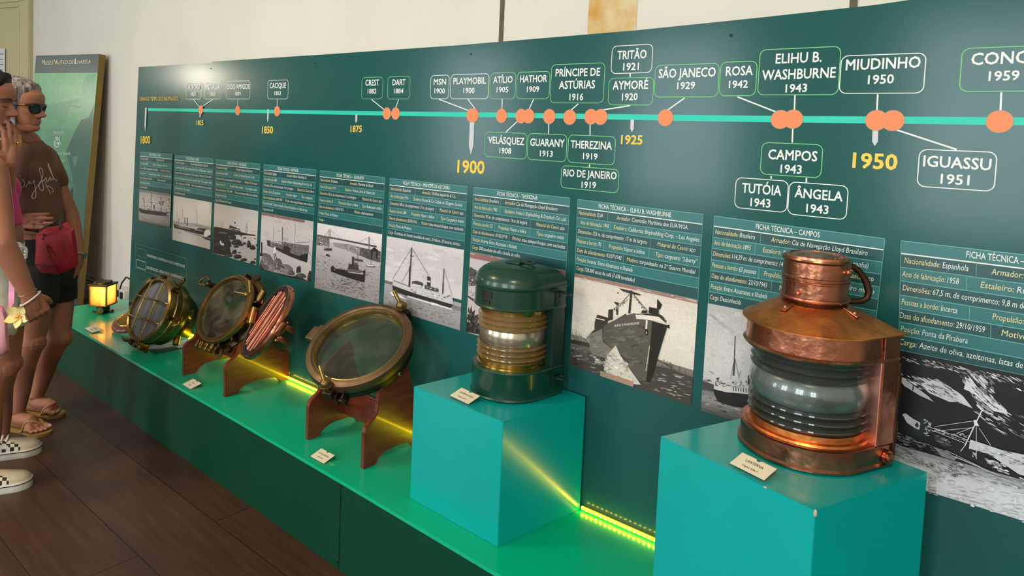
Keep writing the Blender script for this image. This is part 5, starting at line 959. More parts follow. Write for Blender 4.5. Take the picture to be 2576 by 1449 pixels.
# ---- discs: a frame whose z axis looks out of the porthole
def disc_frame(C, el, yaw):
    a, y = math.radians(el), math.radians(yaw)
    n = Vector((math.sin(y) * math.cos(a), -math.cos(y) * math.cos(a), math.sin(a))); s = Vector((math.cos(y), math.sin(y), 0)); t = n.cross(s)
    return Matrix(((s.x, t.x, n.x, C[0]), (s.y, t.y, n.y, C[1]), (s.z, t.z, n.z, C[2]), (0, 0, 0, 1)))
def on_frame(M, px, py, h=0.):
    I = M.inverted(); D = RT * ((px - CPX) / FPX) + UP * ((CPY - py) / FPX) + FW; o_, v_ = I @ CAM, I.to_3x3() @ D
    q = o_ + v_ * ((h - o_.z) / v_.z); return q
def dog_bolt(parent, x, y, z, dirx, diry, m, m2, L_=.055, s=1.):
    """swing bolt with a domed nut and its turning bar"""
    b = MB(); b.cyl((x, y, z - .05 * s), (x, y, z + .006 * s), .0075 * s, 12); b.cyl((x, y, z + .004 * s), (x, y, z + .009 * s), .019 * s, 20); b.lathe([(.0165 * s, .009 * s), (.0165 * s, .014 * s), (.013 * s, .022 * s), (.007 * s, .027 * s), (0, .028 * s)], 20, c=(x, y, z))
    d = Vector((dirx, diry, 0)).normalized(); p = Vector((x, y, z + .020 * s)); b.tube([p, p + d * L_ * .4 + Vector((0, 0, .006)), p + d * L_ + Vector((0, 0, .016))], [.0072 * s, .0065 * s, .0062 * s], 12)
    o = b.build('dog_bolt', m, parent)
    c = MB(); c.box((x, y, z - .03 * s), (.034 * s, .034 * s, .03 * s), rz=math.atan2(y, x), bev=.005); c.build('bolt_lug', m2, o); return o
def stand(x0, x1, y0, prof, base_y, label):
    e = empty('display_stand', ((x0 + x1) / 2, y0, H0), label, 'wooden stand'); o = Vector(e.location)
    for x in (x0, x1):
        b = MB(); n = len(prof); th = .011
        ring0 = [(x - th - o.x, y - o.y, z - o.z) for y, z in prof]; ring1 = [(x + th - o.x, y - o.y, z - o.z) for y, z in prof]
        bm = bmesh.new(); v0 = [bm.verts.new(p) for p in ring0]; v1 = [bm.verts.new(p) for p in ring1]
        bm.faces.new(v0[::-1]); bm.faces.new(v1)
        for i in range(n): bm.faces.new((v0[i], v0[(i + 1) % n], v1[(i + 1) % n], v1[i]))
        bmesh.ops.recalc_face_normals(bm, faces=bm.faces)
        ed = [e_ for e_ in bm.edges if abs(e_.verts[0].co.x - e_.verts[1].co.x) < 1e-5]
        bmesh.ops.bevel(bm, geom=ed, offset=.0025, segments=2, affect='EDGES')
        me = bpy.data.meshes.new('side_board'); bm.to_mesh(me); bm.free(); me.materials.append(M_wood); q = bpy.data.objects.new('side_board', me); COL.objects.link(q); q.parent = e
    b = MB(); zc = base_y[1]; b.box((0, base_y[0] - o.y, zc - o.z), (x1 - x0 - .02, .018, base_y[2]), bev=.002); b.build('cross_board', M_wood, e); return e
def smooth_prof(pts, it=1):
    for _ in range(it):
        out = []
        for i in range(len(pts)):
            p, q = pts[i], pts[(i + 1) % len(pts)]
            out += [(p[0] * .75 + q[0] * .25, p[1] * .75 + q[1] * .25), (p[0] * .25 + q[0] * .75, p[1] * .25 + q[1] * .75)]
        pts = out
    return pts
up3 = smooth_prof([(-.309, .43), (-.313, .455), (-.285, .470), (-.262, .486), (-.252, .520), (-.246, .556), (-.225, .562), (-.180, .570), (-.120, .590), (-.104, .575), (-.085, .515), (-.060, .470), (-.050, .43)], 2)
up3 = [p for p in up3 if p[1] >= .43 and p[0] < -.04]
def with_feet(up, yf, yb, zt): return [(yf, H0)] + [(yf, .42)] + up[2:-6] + [(yb, .42), (yb, H0), (yb - .034, H0), (yb - .042, .322), (yb - .062, .338), (yb - .09, .342), (yf + .10, .342), (yf + .072, .336), (yf + .052, .322), (yf + .044, H0)]
prof3 = [(-.311, H0), (-.311, .435), (-.306, .452), (-.292, .464), (-.270, .476), (-.259, .492), (-.254, .520), (-.252, .556), (-.245, .577), (-.230, .588), (-.134, .648), (-.124, .646), (-.117, .620), (-.106, .570), (-.088, .515), (-.064, .472), (-.050, .450), (-.046, .42), (-.046, H0), (-.080, H0), (-.088, .322), (-.108, .336), (-.135, .342), (-.190, .343), (-.222, .338), (-.244, .328), (-.258, .314), (-.262, H0)]
stand(2.176, 2.497, -.18, prof3, (-.14, .415, .11), 'reddish wooden stand holding the big bronze porthole')
prof2 = [(-.300, H0), (-.300, .435), (-.295, .450), (-.280, .462), (-.254, .474), (-.243, .490), (-.238, .512), (-.230, .528), (-.212, .535), (-.198, .556), (-.170, .600), (-.142, .626), (-.130, .622), (-.106, .568), (-.088, .522), (-.074, .488), (-.058, .466), (-.034, .452), (-.012, .447), (.002, .435), (.008, .415), (.008, H0), (-.034, H0), (-.040, .316), (-.058, .332), (-.085, .340), (-.150, .346), (-.200, .342), (-.226, .330), (-.240, .314), (-.244, H0)]
prof2 = [(y - .016, z) for y, z in prof2]
stand(1.222, 1.588, -.16, prof2, (-.12, .43, .13), 'reddish wooden stand holding the brass porthole with the open copper cover')

def bent_rod(pts, r, name, m, parent, n=10):
    b = MB(); b.tube(pts, r, n); return b.build(name, m, parent)
# ---- big bronze porthole
F3 = disc_frame((2.350, -.222, .697), 57.5, 16)
p3 = empty('bronze_porthole', (0, 0, 0), 'largest porthole, dull bronze with clear glass, tilted on its wooden stand', 'porthole'); p3.matrix_world = F3
r3 = .199
b = MB(); b.lathe([(.169, -.010), (.1700, .001), (.173, .003), (.1755, .0015), (.178, .004), (.190, .003), (.1965, -.001), (.199, -.008), (.199, -.030), (.195, -.036), (.187, -.037), (.169, -.037), (.169, -.010)], 80); b.build('frame', M_bronze, p3)
b = MB(); b.lathe([(.187, -.036), (.187, -.056), (.184, -.074), (.176, -.082), (.174, -.083), (.172, -.077), (.171, -.036)], 80); b.build('drum', M_bronzed, p3)
b = MB(); b.lathe([(.169, -.009), (.1695, .0), (.166, .001), (.159, -.010), (.156, -.030), (.158, -.036), (.169, -.037)], 80); b.build('inner_ring', M_brass, p3)
b = MB(); b.lathe([(0, -.016), (.159, -.016), (.159, -.021), (0, -.021)], 64); b.build('pane', M_pane, p3)
q = on_frame(F3, 800, 832); b = MB(); d = Vector((q.x, q.y, 0)).normalized(); a = math.atan2(d.y, d.x)
b.M = Matrix.Rotation(a, 4, 'Z'); b.box((.221, 0, -.026), (.052, .062, .014), bev=.002); b.box((.205, 0, -.02), (.03, .075, .02), bev=.003); b.build('hinge_lug', M_bronze, p3)
for px, py, dx, dy in ((1036, 758, -.55, .5), (823, 973, -.75, .75)):
    q = on_frame(F3, px, py); kq = min(1, .205 / math.hypot(q.x, q.y)); dog_bolt(p3, q.x * kq, q.y * kq, .004, dx, dy, M_brass, M_bronzed, .062, 1.15)
q = on_frame(F3, 852, 1012, -.05); b = MB(); b.M = Matrix.Rotation(math.atan2(q.y, q.x), 4, 'Z')
for s_ in (-.013, .013): b.box((.200, s_, -.055), (.034, .009, .046), bev=.003)
b.cyl((.206, -.02, -.06), (.206, .02, -.06), .008, 12); b.build('hinge_knuckle', M_bronzed, p3)
for px, py in ((1009, 941), (846, 872)):
    q = on_frame(F3, px, py, -.062); a = math.atan2(q.y, q.x); b = MB(); b.M = Matrix.Rotation(a, 4, 'Z'); b.lathe([(.0, 0), (.008, 0), (.0075, .004), (.003, .006), (0, .006)], 14)
    for i in range(len(b.v)): x, y, z = b.v[i]; 
    c = MB(); c.M = Matrix.Rotation(a, 4, 'Z'); c.ball((.187, 0, -.066), .008, 12, 8, (.6, 1, 1)); c.build('screw', M_brassg, p3)

# ---- brass porthole with hinged copper deadlight
F2 = disc_frame((1.432, -.243, .652), 31.5, 6)
p2 = empty('brass_porthole', (0, 0, 0), 'brass porthole with stained glass and an open striped copper cover on its right', 'porthole'); p2.matrix_world = F2
b = MB(); b.lathe([(.135, -.014), (.137, -.002), (.140, .004), (.145, .004), (.147, .0), (.150, .001), (.156, .0), (.1595, -.006), (.159, -.020), (.150, -.026), (.135, -.026), (.135, -.014)], 72); b.build('frame', M_brass, p2)
b = MB(); b.lathe([(.146, -.026), (.147, -.050), (.166, -.052), (.176, -.056), (.178, -.064), (.170, -.069), (.140, -.069), (.136, -.05), (.136, -.026)], 72)
for a in (75, 128, 200, 258, 300, 352): 
    b.lathe([(.0, -.050), (.016, -.050), (.018, -.054), (.018, -.066), (0, -.066)], 14, c=(.178 * math.cos(math.radians(a)), .178 * math.sin(math.radians(a)), 0))
b.build('flange', M_brassd, p2)
b = MB(); b.lathe([(.136, -.068), (.135, -.076), (.128, -.078), (.126, -.068)], 64); b.build('drum', M_bronzed, p2)
b = MB(); b.lathe([(0, -.012), (.136, -.012), (.136, -.017), (0, -.017)], 64); b.build('pane', M_pane2, p2)
for a in (88, 22, 318, 292):
    b = MB(); b.M = Matrix.Rotation(math.radians(a), 4, 'Z'); b.box((.164, 0, -.034), (.026, .012, .034), bev=.003); b.build('web_rib', M_brassd, p2)
q = on_frame(F2, 527, 705, -.03); a = math.degrees(math.atan2(q.y, q.x))
b = MB(); b.M = Matrix.Rotation(math.radians(a), 4, 'Z'); b.box((.170, 0, -.03), (.04, .036, .02), bev=.005); b.cyl((.196, 0, -.035), (.196, 0, .004), .014, 16); b.ball((.196, 0, .004), .012, 12, 8); lug = b.build('handle_lug', M_brassd, p2)
b = MB(); b.M = Matrix.Rotation(math.radians(a), 4, 'Z'); b.tube([(.196, .012, .004), (.236, .030, .010), (.244, .010, .012), (.228, -.018, .010), (.200, -.016, .006)], .0055, 10); b.build('triangle_handle', M_brass, lug)
q = on_frame(F2, 494, 770, -.05); a = math.degrees(math.atan2(q.y, q.x)); b = MB(); b.M = Matrix.Rotation(math.radians(a), 4, 'Z'); b.tube([(.150, 0, -.05), (.176, .004, -.04), (.200, .012, -.032)], [.008, .010, .007], 10); b.build('wing_nut', M_brassd, p2)
q = on_frame(F2, 622, 742, .0); dog_bolt(p2, q.x, q.y, -.004, -.9, -.1, M_brass, M_brassd, .052, .8); 
b = MB(); b.cyl((q.x + .01, q.y + .012, .0), (q.x - .012, q.y + .06, .016), .0075, 12); b.build('dog_bolt', M_brass, p2)
q = on_frame(F2, 655, 745, -.05); b = MB(); b.cyl((q.x, q.y - .024, -.05), (q.x + .004, q.y + .026, -.05), .017, 16); b.cyl((q.x, q.y - .04, -.05), (q.x, q.y - .02, -.05), .013, 16); b.build('hinge_barrel', M_brass, p2)
# right side hinge of the cover: brass barrel with a copper band
for nm, m, py0, py1, r_ in (('hinge_barrel', M_brass, 775, 787, .015), ('hinge_band', M_cop, 787, 803, .0165), ('hinge_barrel', M_brassg, 803, 815, .0165)):
    q0, q1 = on_frame(F2, 641 - (py0 - 775) * .25, py0, -.02), on_frame(F2, 641 - (py1 - 775) * .25, py1, -.02); b = MB(); b.cyl(q0, q1, r_, 20); b.box(((q0.x + q1.x) / 2 - .014, (q0.y + q1.y) / 2, -.024), (.03, (q0 - q1).length * .9, .016), bev=.002); b.build(nm, m, p2)
# bottom hinge with pins
q = on_frame(F2, 512, 884, -.02); a = math.degrees(math.atan2(q.y, q.x)); b = MB(); b.M = Matrix.Rotation(math.radians(a), 4, 'Z')
b.box((.160, 0, -.028), (.040, .09, .026), bev=.006); b.cyl((.184, -.060, -.024), (.184, .046, -.024), .0115, 16)
for y in (-.045, -.012, .024): b.box((.176, y, -.012), (.032, .012, .026), bev=.005)
b.build('hinge', M_brass, p2)
b = MB(); b.M = Matrix.Rotation(math.radians(a + 17), 4, 'Z'); b.lathe([(.006, -.004), (.022, -.004), (.024, 0), (.022, .005), (.006, .005), (.006, -.004)], 20, c=(.188, .0, -.055)); b.box((.172, 0, -.055), (.03, .04, .009), bev=.003); b.build('fixing_eye', M_brass, p2)
FL = disc_frame((1.757, -.225, .655), 33, -22.5)
IL = F2.inverted() @ FL
lid = bpy.data.objects.new('deadlight_cover', None); COL.objects.link(lid); lid.parent = p2; lid.matrix_local = IL; lid.empty_display_size = .03
bpy.data.objects.remove(lid)
b = MB(); b.M = IL; b.lathe([(.150, .002), (.152, .008), (.158, .012), (.163, .011), (.166, .004), (.168, -.006), (.165, -.016), (.150, -.020), (.0, -.020)], 72); lid = b.build('deadlight_cover', M_copd, p2)
b = MB(); b.M = IL; b.lathe([(.140, .004), (.140, .010), (.146, .013), (.152, .012), (.154, .006), (.150, .002), (.140, .004)], 72); b.build('rubber_seal', M_rubber, lid)
b = MB(); b.M = IL; b.lathe([(.0, -.004), (.141, -.004), (.141, .004), (.0, .004)], 64, smooth=False)
for x, w_, h in ((-.098, .018, .006), (-.062, .010, .007), (-.040, .014, .008), (-.006, .020, .005), (.024, .009, .008), (.046, .022, .006), (.084, .016, .007)):
    hl = math.sqrt(.136 ** 2 - x * x); b.box((x, 0, .004 + h / 2), (w_, 2 * hl, h), bev=.0025)
b.build('striped_plate', mat('copper_striped', (214, 138, 112), .34, 1, rgb2=(170, 100, 78), vscale=8, stretch=(6, 1, 1), rvar=.1), lid)
b = MB(); b.M = IL; b.box((.166, .02, -.012), (.03, .06, .03), bev=.006); b.box((.150, .035, -.048), (.026, .022, .05), bev=.004); b.box((.162, -.012, -.046), (.024, .022, .05), bev=.004); b.cyl((.15, -.03, -.03), (.15, .055, -.03), .009, 12); b.build('clamp_fork', M_copd, lid)

# ---- brass bulkhead lamp with wire guard
FB = disc_frame((.767, -.270, .519), 24.5, 6)
bl_o = empty('guarded_bulkhead_lamp', (0, 0, 0), 'round brass ship lamp with a wire guard over grey glass, beside the wooden plaque', 'ship lamp'); bl_o.matrix_world = FB
b = MB(); b.lathe([(.142, -.004), (.144, .008), (.149, .012), (.153, .010), (.160, .006), (.163, -.002), (.166, -.022), (.160, -.030), (.142, -.030), (.142, -.004)], 72); b.build('front_ring', M_brass, bl_o)
b = MB(); b.lathe([(.158, -.028), (.164, -.034), (.166, -.060), (.160, -.066), (.154, -.068), (.158, -.074), (.158, -.108), (.150, -.114), (.128, -.150), (.100, -.205), (.0, -.208)], 72); b.build('body', M_brass, bl_o)
b = MB(); b.lathe([(0, .000), (.08, .001), (.146, -.004), (.146, -.010), (0, -.008)], 64); b.build('pane', mat('frosted_dark_glass', (96, 102, 108), .38, 0, rgb2=(76, 80, 84), vscale=5, spec=.7), bl_o)
for c in (-.052, .050):
    hl = math.sqrt(.152 ** 2 - c * c)
    bent_rod([(c, -hl, .010), (c, -hl * .9, .018), (c, 0, .021), (c, hl * .9, .018), (c, hl, .010)], .0034, 'guard_wire', M_brassg, bl_o); bent_rod([(-hl, c, .012), (-hl * .9, c, .022), (0, c, .0265), (hl * .9, c, .022), (hl, c, .012)], .0034, 'guard_wire', M_brassg, bl_o)
for px, py in ((388, 693), (408, 704), (420, 745), (424, 800), (352, 862), (330, 856), (326, 762)):
    q = on_frame(FB, px, py, -.01); a = math.atan2(q.y, q.x); b = MB(); b.M = Matrix.Rotation(a, 4, 'Z'); b.box((.166, 0, -.014), (.026, .020, .028), bev=.004); b.ball((.176, 0, .002), .0075, 10, 7); b.build('ring_clip', M_brassd, bl_o)
for px, py, dx, dy in ((455, 716, .3, .2), (440, 806, .8, 0)):
    q = on_frame(FB, px, py, -.05); a = math.atan2(q.y, q.x); b = MB(); b.M = Matrix.Rotation(a, 4, 'Z'); b.cyl((.15, 0, -.05), (.205, 0, -.045), .008, 12); b.tube([(.196, -.022, -.03), (.21, -.006, -.045), (.205, .012, -.055), (.192, .026, -.06)], .006, 10); b.ball((.208, 0, -.045), .011, 12, 8); b.build('wing_nut', M_brass, bl_o)
q = on_frame(FB, 340, 880, -.03); a = math.atan2(q.y, q.x); b = MB(); b.M = Matrix.Rotation(a, 4, 'Z')
for y, h in ((-.05, .03), (-.012, .034), (.034, .036)): b.box((.178, y, -.040), (.036, .026, .05), bev=.005)
b.cyl((.19, -.075, -.05), (.19, .06, -.05), .010, 12); b.tube([(.178, -.07, -.03), (.19, -.10, -.02), (.185, -.125, -.014)], [.012, .008, .005], 10); b.build('hinge', M_brassd, bl_o)
b = MB(); b.lathe([(.0, -.200), (.05, -.205), (.05, -.222), (.042, -.226), (0, -.227)], 32); b.box((.118, -.05, -.150), (.05, .07, .06), bev=.008); b.cyl((.10, -.09, -.14), (.12, -.13, -.135), .016, 16); b.box((.125, .03, -.13), (.05, .045, .03), bev=.006); b.build('rear_housing', M_brassg, bl_o)
ac = empty('acrylic_foot', (.80, -.175, H0), 'clear acrylic wedge under the guarded brass ship lamp', 'acrylic support')
b = MB(); b.box((0, 0, .004), (.12, .21, .008), bev=.002); b.build('wedge', thin_glass('acrylic_clear', (248, 252, 252), .02, 1.49), ac)

# ---- lit cabin lamp at the end of the plinth
la = empty('lit_cabin_lamp', (-.118, -.155, H0), 'small square brass cabin lamp glowing amber at the far end of the plinth', 'cabin lamp', rz=math.radians(38))
b = MB(); b.lathe([(0, 0), (.034, 0), (.036, .004), (.030, .008), (.036, .012), (.036, .040), (.040, .046), (0, .046)], 32)
for a in (20, 110, 200, 290): b.M = Matrix.Rotation(math.radians(a), 4, 'Z'); b.box((.045, 0, .004), (.024, .018, .008), bev=.002); b.ball((.05, 0, .010), .005, 8, 6)
b.build('base', M_brassd, la)
b = MB(); b.box((0, 0, .049), (.108, .108, .008), bev=.002)
for x in (-.049, .049):
    for y in (-.049, .049): b.box((x, y, .110), (.008, .008, .118), bev=.001); b.ball((x * 1.06, y * 1.06, .168), .006, 8, 6); b.ball((x * 1.06, y * 1.06, .052), .006, 8, 6)
b.build('corner_frame', M_brass, la)
b = MB(); b.box((0, 0, .172), (.116, .116, .012), bev=.003); b.lathe([(.0, .192), (.02, .192), (.046, .188), (.052, .180), (.052, .176), (0, .176)], 32)
for a in (10, 130, 250): b.ball((.044 * math.cos(math.radians(a)), .044 * math.sin(math.radians(a)), .190), .007, 8, 6)
b.build('lid', M_brassd, la)
def amber():
    m = bpy.data.materials.new('amber_pane'); m.use_nodes = True; nt = m.node_tree; nt.nodes.remove(nt.nodes['Principled BSDF'])
    t = nt.nodes.new('ShaderNodeBsdfTranslucent'); t.inputs[0].default_value = lin((255, 222, 178)) + (1,); c = nt.nodes.new('ShaderNodeBsdfTransparent'); c.inputs[0].default_value = lin((255, 214, 150)) + (1,)
    x = nt.nodes.new('ShaderNodeMixShader'); x.inputs[0].default_value = .42; nt.links.new(c.outputs[0], x.inputs[1]); nt.links.new(t.outputs[0], x.inputs[2]); nt.links.new(x.outputs[0], nt.nodes['Material Output'].inputs[0]); return m
M_amb = amber()
for i in range(4):
    b = MB(); b.M = Matrix.Rotation(math.radians(90 * i), 4, 'Z'); b.box((.047, 0, .110), (.003, .090, .112)); b.build('amber_pane', M_amb, la)
b = MB(); b.ball((0, 0, .118), .019, 16, 12, (1, 1, 1.2)); b.cyl((0, 0, .05), (0, 0, .096), .012, 14); b.build('bulb', mat('bulb_glow', (255, 230, 180), .4, emit=(255, 205, 130), estr=16), la)
b = MB(); b.M = Matrix.Rotation(math.radians(-72), 4, 'Z'); b.cyl((.03, 0, .028), (.058, 0, .026), .015, 18); b.cyl((.056, 0, .026), (.068, 0, .025), .019, 18); b.build('cable_gland', M_brass, la)
lp = bpy.data.lights.new('cabin_lamp_light', 'POINT'); lp.energy = .9; lp.color = (1, .66, .3); lp.shadow_soft_size = .02; lo = bpy.data.objects.new('cabin_lamp_light', lp); COL.objects.link(lo); lo.parent = la; lo.location = (0, 0, .145)

# ---- wooden plaque with a brass relief
FP = disc_frame((.352, -.185, .362), 66, 14)
pq = empty('crest_plaque', (0, 0, 0), 'round wooden plaque with an embossed brass crest between the lit lamp and the guarded lamp', 'plaque'); pq.matrix_world = FP
b = MB(); b.lathe([(0, .012), (.088, .012), (.098, .006), (.102, -.002), (.100, -.012), (0, -.012)], 56); b.build('wooden_base', mat('plaque_wood', (128, 62, 42), .35, var=.25, vscale=12, coat=.3), pq)
b = MB(); b.lathe([(0, .019), (.045, .018), (.052, .020), (.058, .020), (.066, .017), (.070, .012), (0, .012)], 56)
for i in range(40): a = i * math.pi / 20; b.box((.061 * math.cos(a), .061 * math.sin(a), .019), (.010, .003, .003), rz=a)
b.box((0, .002, .020), (.05, .006, .005)); b.box((0, -.012, .020), (.04, .008, .005)); b.box((-.004, .018, .020), (.004, .036, .005)); b.add([(-.002, .036, .022), (-.002, .008, .022), (-.03, .010, .021)], [(0, 1, 2)]); b.add([(.002, .034, .022), (.002, .008, .022), (.026, .010, .021)], [(0, 2, 1)])
b.build('brass_relief', M_brassg, pq)
b = MB(); b.M = Matrix(); b.box((0, .05, -.03), (.06, .02, .05)); b.build('rear_prop', M_wood, pq)

# ---- caption cards in acrylic sleeves
M_acr = MATS['acrylic_clear']; M_card = mat('card_cream', (232, 220, 190), .7, var=.05, vscale=30); M_cardi = mat('card_ink', (70, 64, 58), .7)
def caption(px4, z, label, lines, lift=.016):
    p = [at(x, y, 2, z) for x, y in px4]                # near-left, far-left, far-right, near-right corners on the top
    c = sum((Vector(q) for q in p), Vector()) / 4; ux = ((p[2] - p[1]) + (p[3] - p[0])); w_ = ux.length / 2; ux.normalize(); uy = Vector((-ux.y, ux.x, 0)); d_ = (((p[1] - p[0]) + (p[2] - p[3])) / 2).dot(uy)
    e = empty('caption_card', (c.x, c.y, z), label, 'caption card', rz=math.atan2(ux.y, ux.x))
    tilt = Matrix.Rotation(math.atan2(lift, d_), 4, 'X')
    M = Matrix.Translation((0, -d_ / 2, .0015)) @ tilt
    b = MB(); b.M = M; b.box((0, d_ / 2, .0), (w_, d_, .0022), bev=.0006); b.M = Matrix(); b.box((0, d_ / 2 - .003, lift * .45), (w_ * .9, .0016, lift * .9)); b.build('acrylic_sleeve', M_acr, e)
    b = MB(); b.M = M; n = .006; b.prism([(-w_ * .46, .004), (w_ * .46, .004), (w_ * .46, d_ - .004), (w_ * .08, d_ - .004), (.0, d_ - .004 - n), (-w_ * .08, d_ - .004), (-w_ * .46, d_ - .004)], .0013, .0019); cd_ = b.build('card', M_card, e)
    t = MB()
    for s_, wf, v, h in lines:
        I = M.to_3x3(); put_text(t, s_, M @ Vector((-w_ * wf / 2, d_ * v, .0021)), I @ Vector((w_ * wf, 0, 0)), I @ Vector((0, h, 0)), bold=.01)
    t.build('lettering', M_cardi, cd_, merge=False)
caption([(1829, 1166), (1868, 1157), (1967, 1200), (1918, 1217)], H2, 'cream caption card reading LANTERNA in front of the copper lantern', [('LANTERNA', .46, .55, .0075), ('Original, Adília P.', .42, .26, .005)])
caption([(1127, 997), (1163, 988), (1215, 1010), (1176, 1022)], H1, 'cream caption card reading LANTERNA VERDE below the green lantern', [('LANTERNA VERDE', .66, .55, .0068), ('Original, Adília P.', .40, .26, .0048)])
caption([(776, 1150), (812, 1138), (849, 1158), (812, 1170)], H0, 'cream caption card on the plinth in front of the big bronze porthole', [('ESCOTILHA REDONDA', .66, .55, .0062), ('Original, Adília P.', .38, .28, .0046)])
caption([(455, 968), (490, 961), (510, 973), (480, 983)], H0, 'white caption card on the plinth in front of the brass porthole', [('VIGIA', .26, .55, .0065), ('Original', .24, .28, .0046)])
caption([(212, 828), (240, 821), (262, 833), (232, 841)], H0, 'white caption card near the lit cabin lamp and the plaque', [('LUMINÁRIA', .4, .55, .0065), ('Original', .24, .28, .0046)], .008)
# ================================================================== the two visitors
from mathutils.bvhtree import BVHTree
def pt(px, py, dep): return CAM + (RT * ((px - CPX) / FPX) + UP * ((CPY - py) / FPX) + FW) * dep
Z = Vector((0, 0, 1))
def catmull(pts, n=5):
    out = []
    for i in range(len(pts) - 1):
        p0, p1, p2, p3 = pts[max(i - 1, 0)], pts[i], pts[i + 1], pts[min(i + 2, len(pts) - 1)]
        for k in range(n):
            t = k / n; out.append(tuple(.5 * ((2 * b_) + (c_ - a_) * t + (2 * a_ - 5 * b_ + 4 * c_ - d_) * t * t + (3 * b_ - a_ - 3 * c_ + d_) * t ** 3) for a_, b_, c_, d_ in zip(p0, p1, p2, p3)))
    out.append(tuple(pts[-1])); return out
def limb(mb, pts, n=14, k=5):
    """tapering limb through (point, radius) pairs with round ends"""
    n = max(n, 26 if pts[0][1] > .02 else 16); q = catmull([tuple(p) + (r,) for p, r in pts], k)
    mb.tube([v[:3] for v in q], [v[3] for v in q], n); mb.ball(q[0][:3], q[0][3] * .995, n, 8); mb.ball(q[-1][:3], q[-1][3] * .995, n, 8)
def trunk(mb, rings, n=28):
    """rings of (centre, half width sideways, half depth, facing vector)"""
    out = []
    for c, wx, dy, f in catmull_r(rings):
        s = Z.cross(f).normalized(); out.append([c + s * (wx * math.cos(a) * (1 if abs(math.cos(a)) < .99 else 1)) + f * (dy * math.sin(a)) for a in [2 * math.pi * i / n for i in range(n)]])
    mb.loft(out)
def catmull_r(rings, k=4):
    q = catmull([tuple(c) + (w_, d_) + tuple(f) for c, w_, d_, f in rings], k)
    return [(Vector(v[:3]), v[3], v[4], Vector(v[5:8]).normalized()) for v in q]
def ell(mb, c, F, rf, rl, ru, n=20, m=12, up=Z):
    Fh = F.normalized(); Lh = up.cross(Fh).normalized(); Uh = Fh.cross(Lh); o = mb.M
    mb.M = Matrix(((Fh.x, Lh.x, Uh.x, c.x), (Fh.y, Lh.y, Uh.y, c.y), (Fh.z, Lh.z, Uh.z, c.z), (0, 0, 0, 1))); mb.ball((0, 0, 0), 1, n, m, (rf, rl, ru)); mb.M = o
def fuse(mb, name, m, parent, voxel=.005, smooth=4, keep=None, fac=.5):
    """one continuous skin over everything in the builder"""
    me = bpy.data.meshes.new(name); me.from_pydata(mb.v, [], mb.f); o = bpy.data.objects.new(name, me); COL.objects.link(o)
    r = o.modifiers.new('r', 'REMESH'); r.mode = 'VOXEL'; r.voxel_size = voxel; r.use_smooth_shade = True
    s = o.modifiers.new('s', 'SMOOTH'); s.iterations = smooth; s.factor = fac
    m2 = bpy.data.meshes.new_from_object(o.evaluated_get(bpy.context.evaluated_depsgraph_get())); bpy.data.objects.remove(o); bpy.data.meshes.remove(me)
    m2.name = name; m2.materials.clear()
    for q in (m if isinstance(m, (list, tuple)) else [m]): m2.materials.append(q)
    m2.polygons.foreach_set('use_smooth', [True] * len(m2.polygons))
    if keep:
        bm = bmesh.new(); bm.from_mesh(m2)
        for co, no in keep:
            g = bm.verts[:] + bm.edges[:] + bm.faces[:]; bmesh.ops.bisect_plane(bm, geom=g, plane_co=co, plane_no=no, clear_outer=True)
            bmesh.ops.holes_fill(bm, edges=[e for e in bm.edges if e.is_boundary], sides=0)
        bm.to_mesh(m2); bm.free()
    o = bpy.data.objects.new(name, m2); COL.objects.link(o); o.parent = parent
    return o
def paint(o, idx, tests):
    me = o.data
    for p in me.polygons:
        c = p.center
        for i, t in tests:
            if t(c): p.material_index = i; break
def local(parent, o): o.matrix_parent_inverse = parent.matrix_basis.inverted(); return o
M_skinB = mat('skin_tan', (172, 112, 84), .6, var=.10, vscale=18, bump=.03, bscale=180, sss=.08)
M_skinA = mat('skin_tan_warm', (170, 110, 82), .6, var=.10, vscale=18, bump=.03, bscale=180, sss=.08)
M_lip = mat('lips', (172, 102, 88), .45); M_nail = mat('nails', (214, 170, 152), .3)
M_brow = mat('brow_hair', (66, 46, 36), .8); M_eye = mat('eye_white', (222, 214, 206), .2); M_iris = mat('eye_iris', (52, 34, 24), .15)

def interp(tab, u):
    for (u0, v0), (u1, v1) in zip(tab, tab[1:]):
        if u <= u1:
            t = max(0., (u - u0) / (u1 - u0)); t = t * t * (3 - 2 * t) * .5 + t * .5; return v0 + (v1 - v0) * t
    return tab[-1][1]
FRONT = [(0, .22), (.03, .315), (.065, .352), (.10, .356), (.145, .328), (.185, .345), (.235, .350), (.29, .338), (.36, .335), (.45, .335), (.52, .338), (.58, .366), (.66, .372), (.74, .352), (.82, .30), (.90, .205), (.96, .09), (1.0, -.06)]
BACK = [(0, -.02), (.1, -.14), (.2, -.25), (.3, -.33), (.4, -.41), (.55, -.475), (.7, -.485), (.82, -.435), (.9, -.35), (.96, -.22), (1.0, -.06)]
WIDE = [(0, .08), (.03, .135), (.07, .175), (.13, .215), (.2, .248), (.3, .278), (.4, .298), (.5, .312), (.6, .325), (.7, .328), (.8, .300), (.88, .240), (.95, .150), (1.0, .01)]
NOSE = [(.275, 0), (.292, .030), (.312, .085), (.332, .130), (.352, .146), (.375, .136), (.41, .105), (.45, .066), (.49, .034), (.53, .010), (.56, 0)]
def gs(x, w): return math.exp(-(x / w) ** 2)
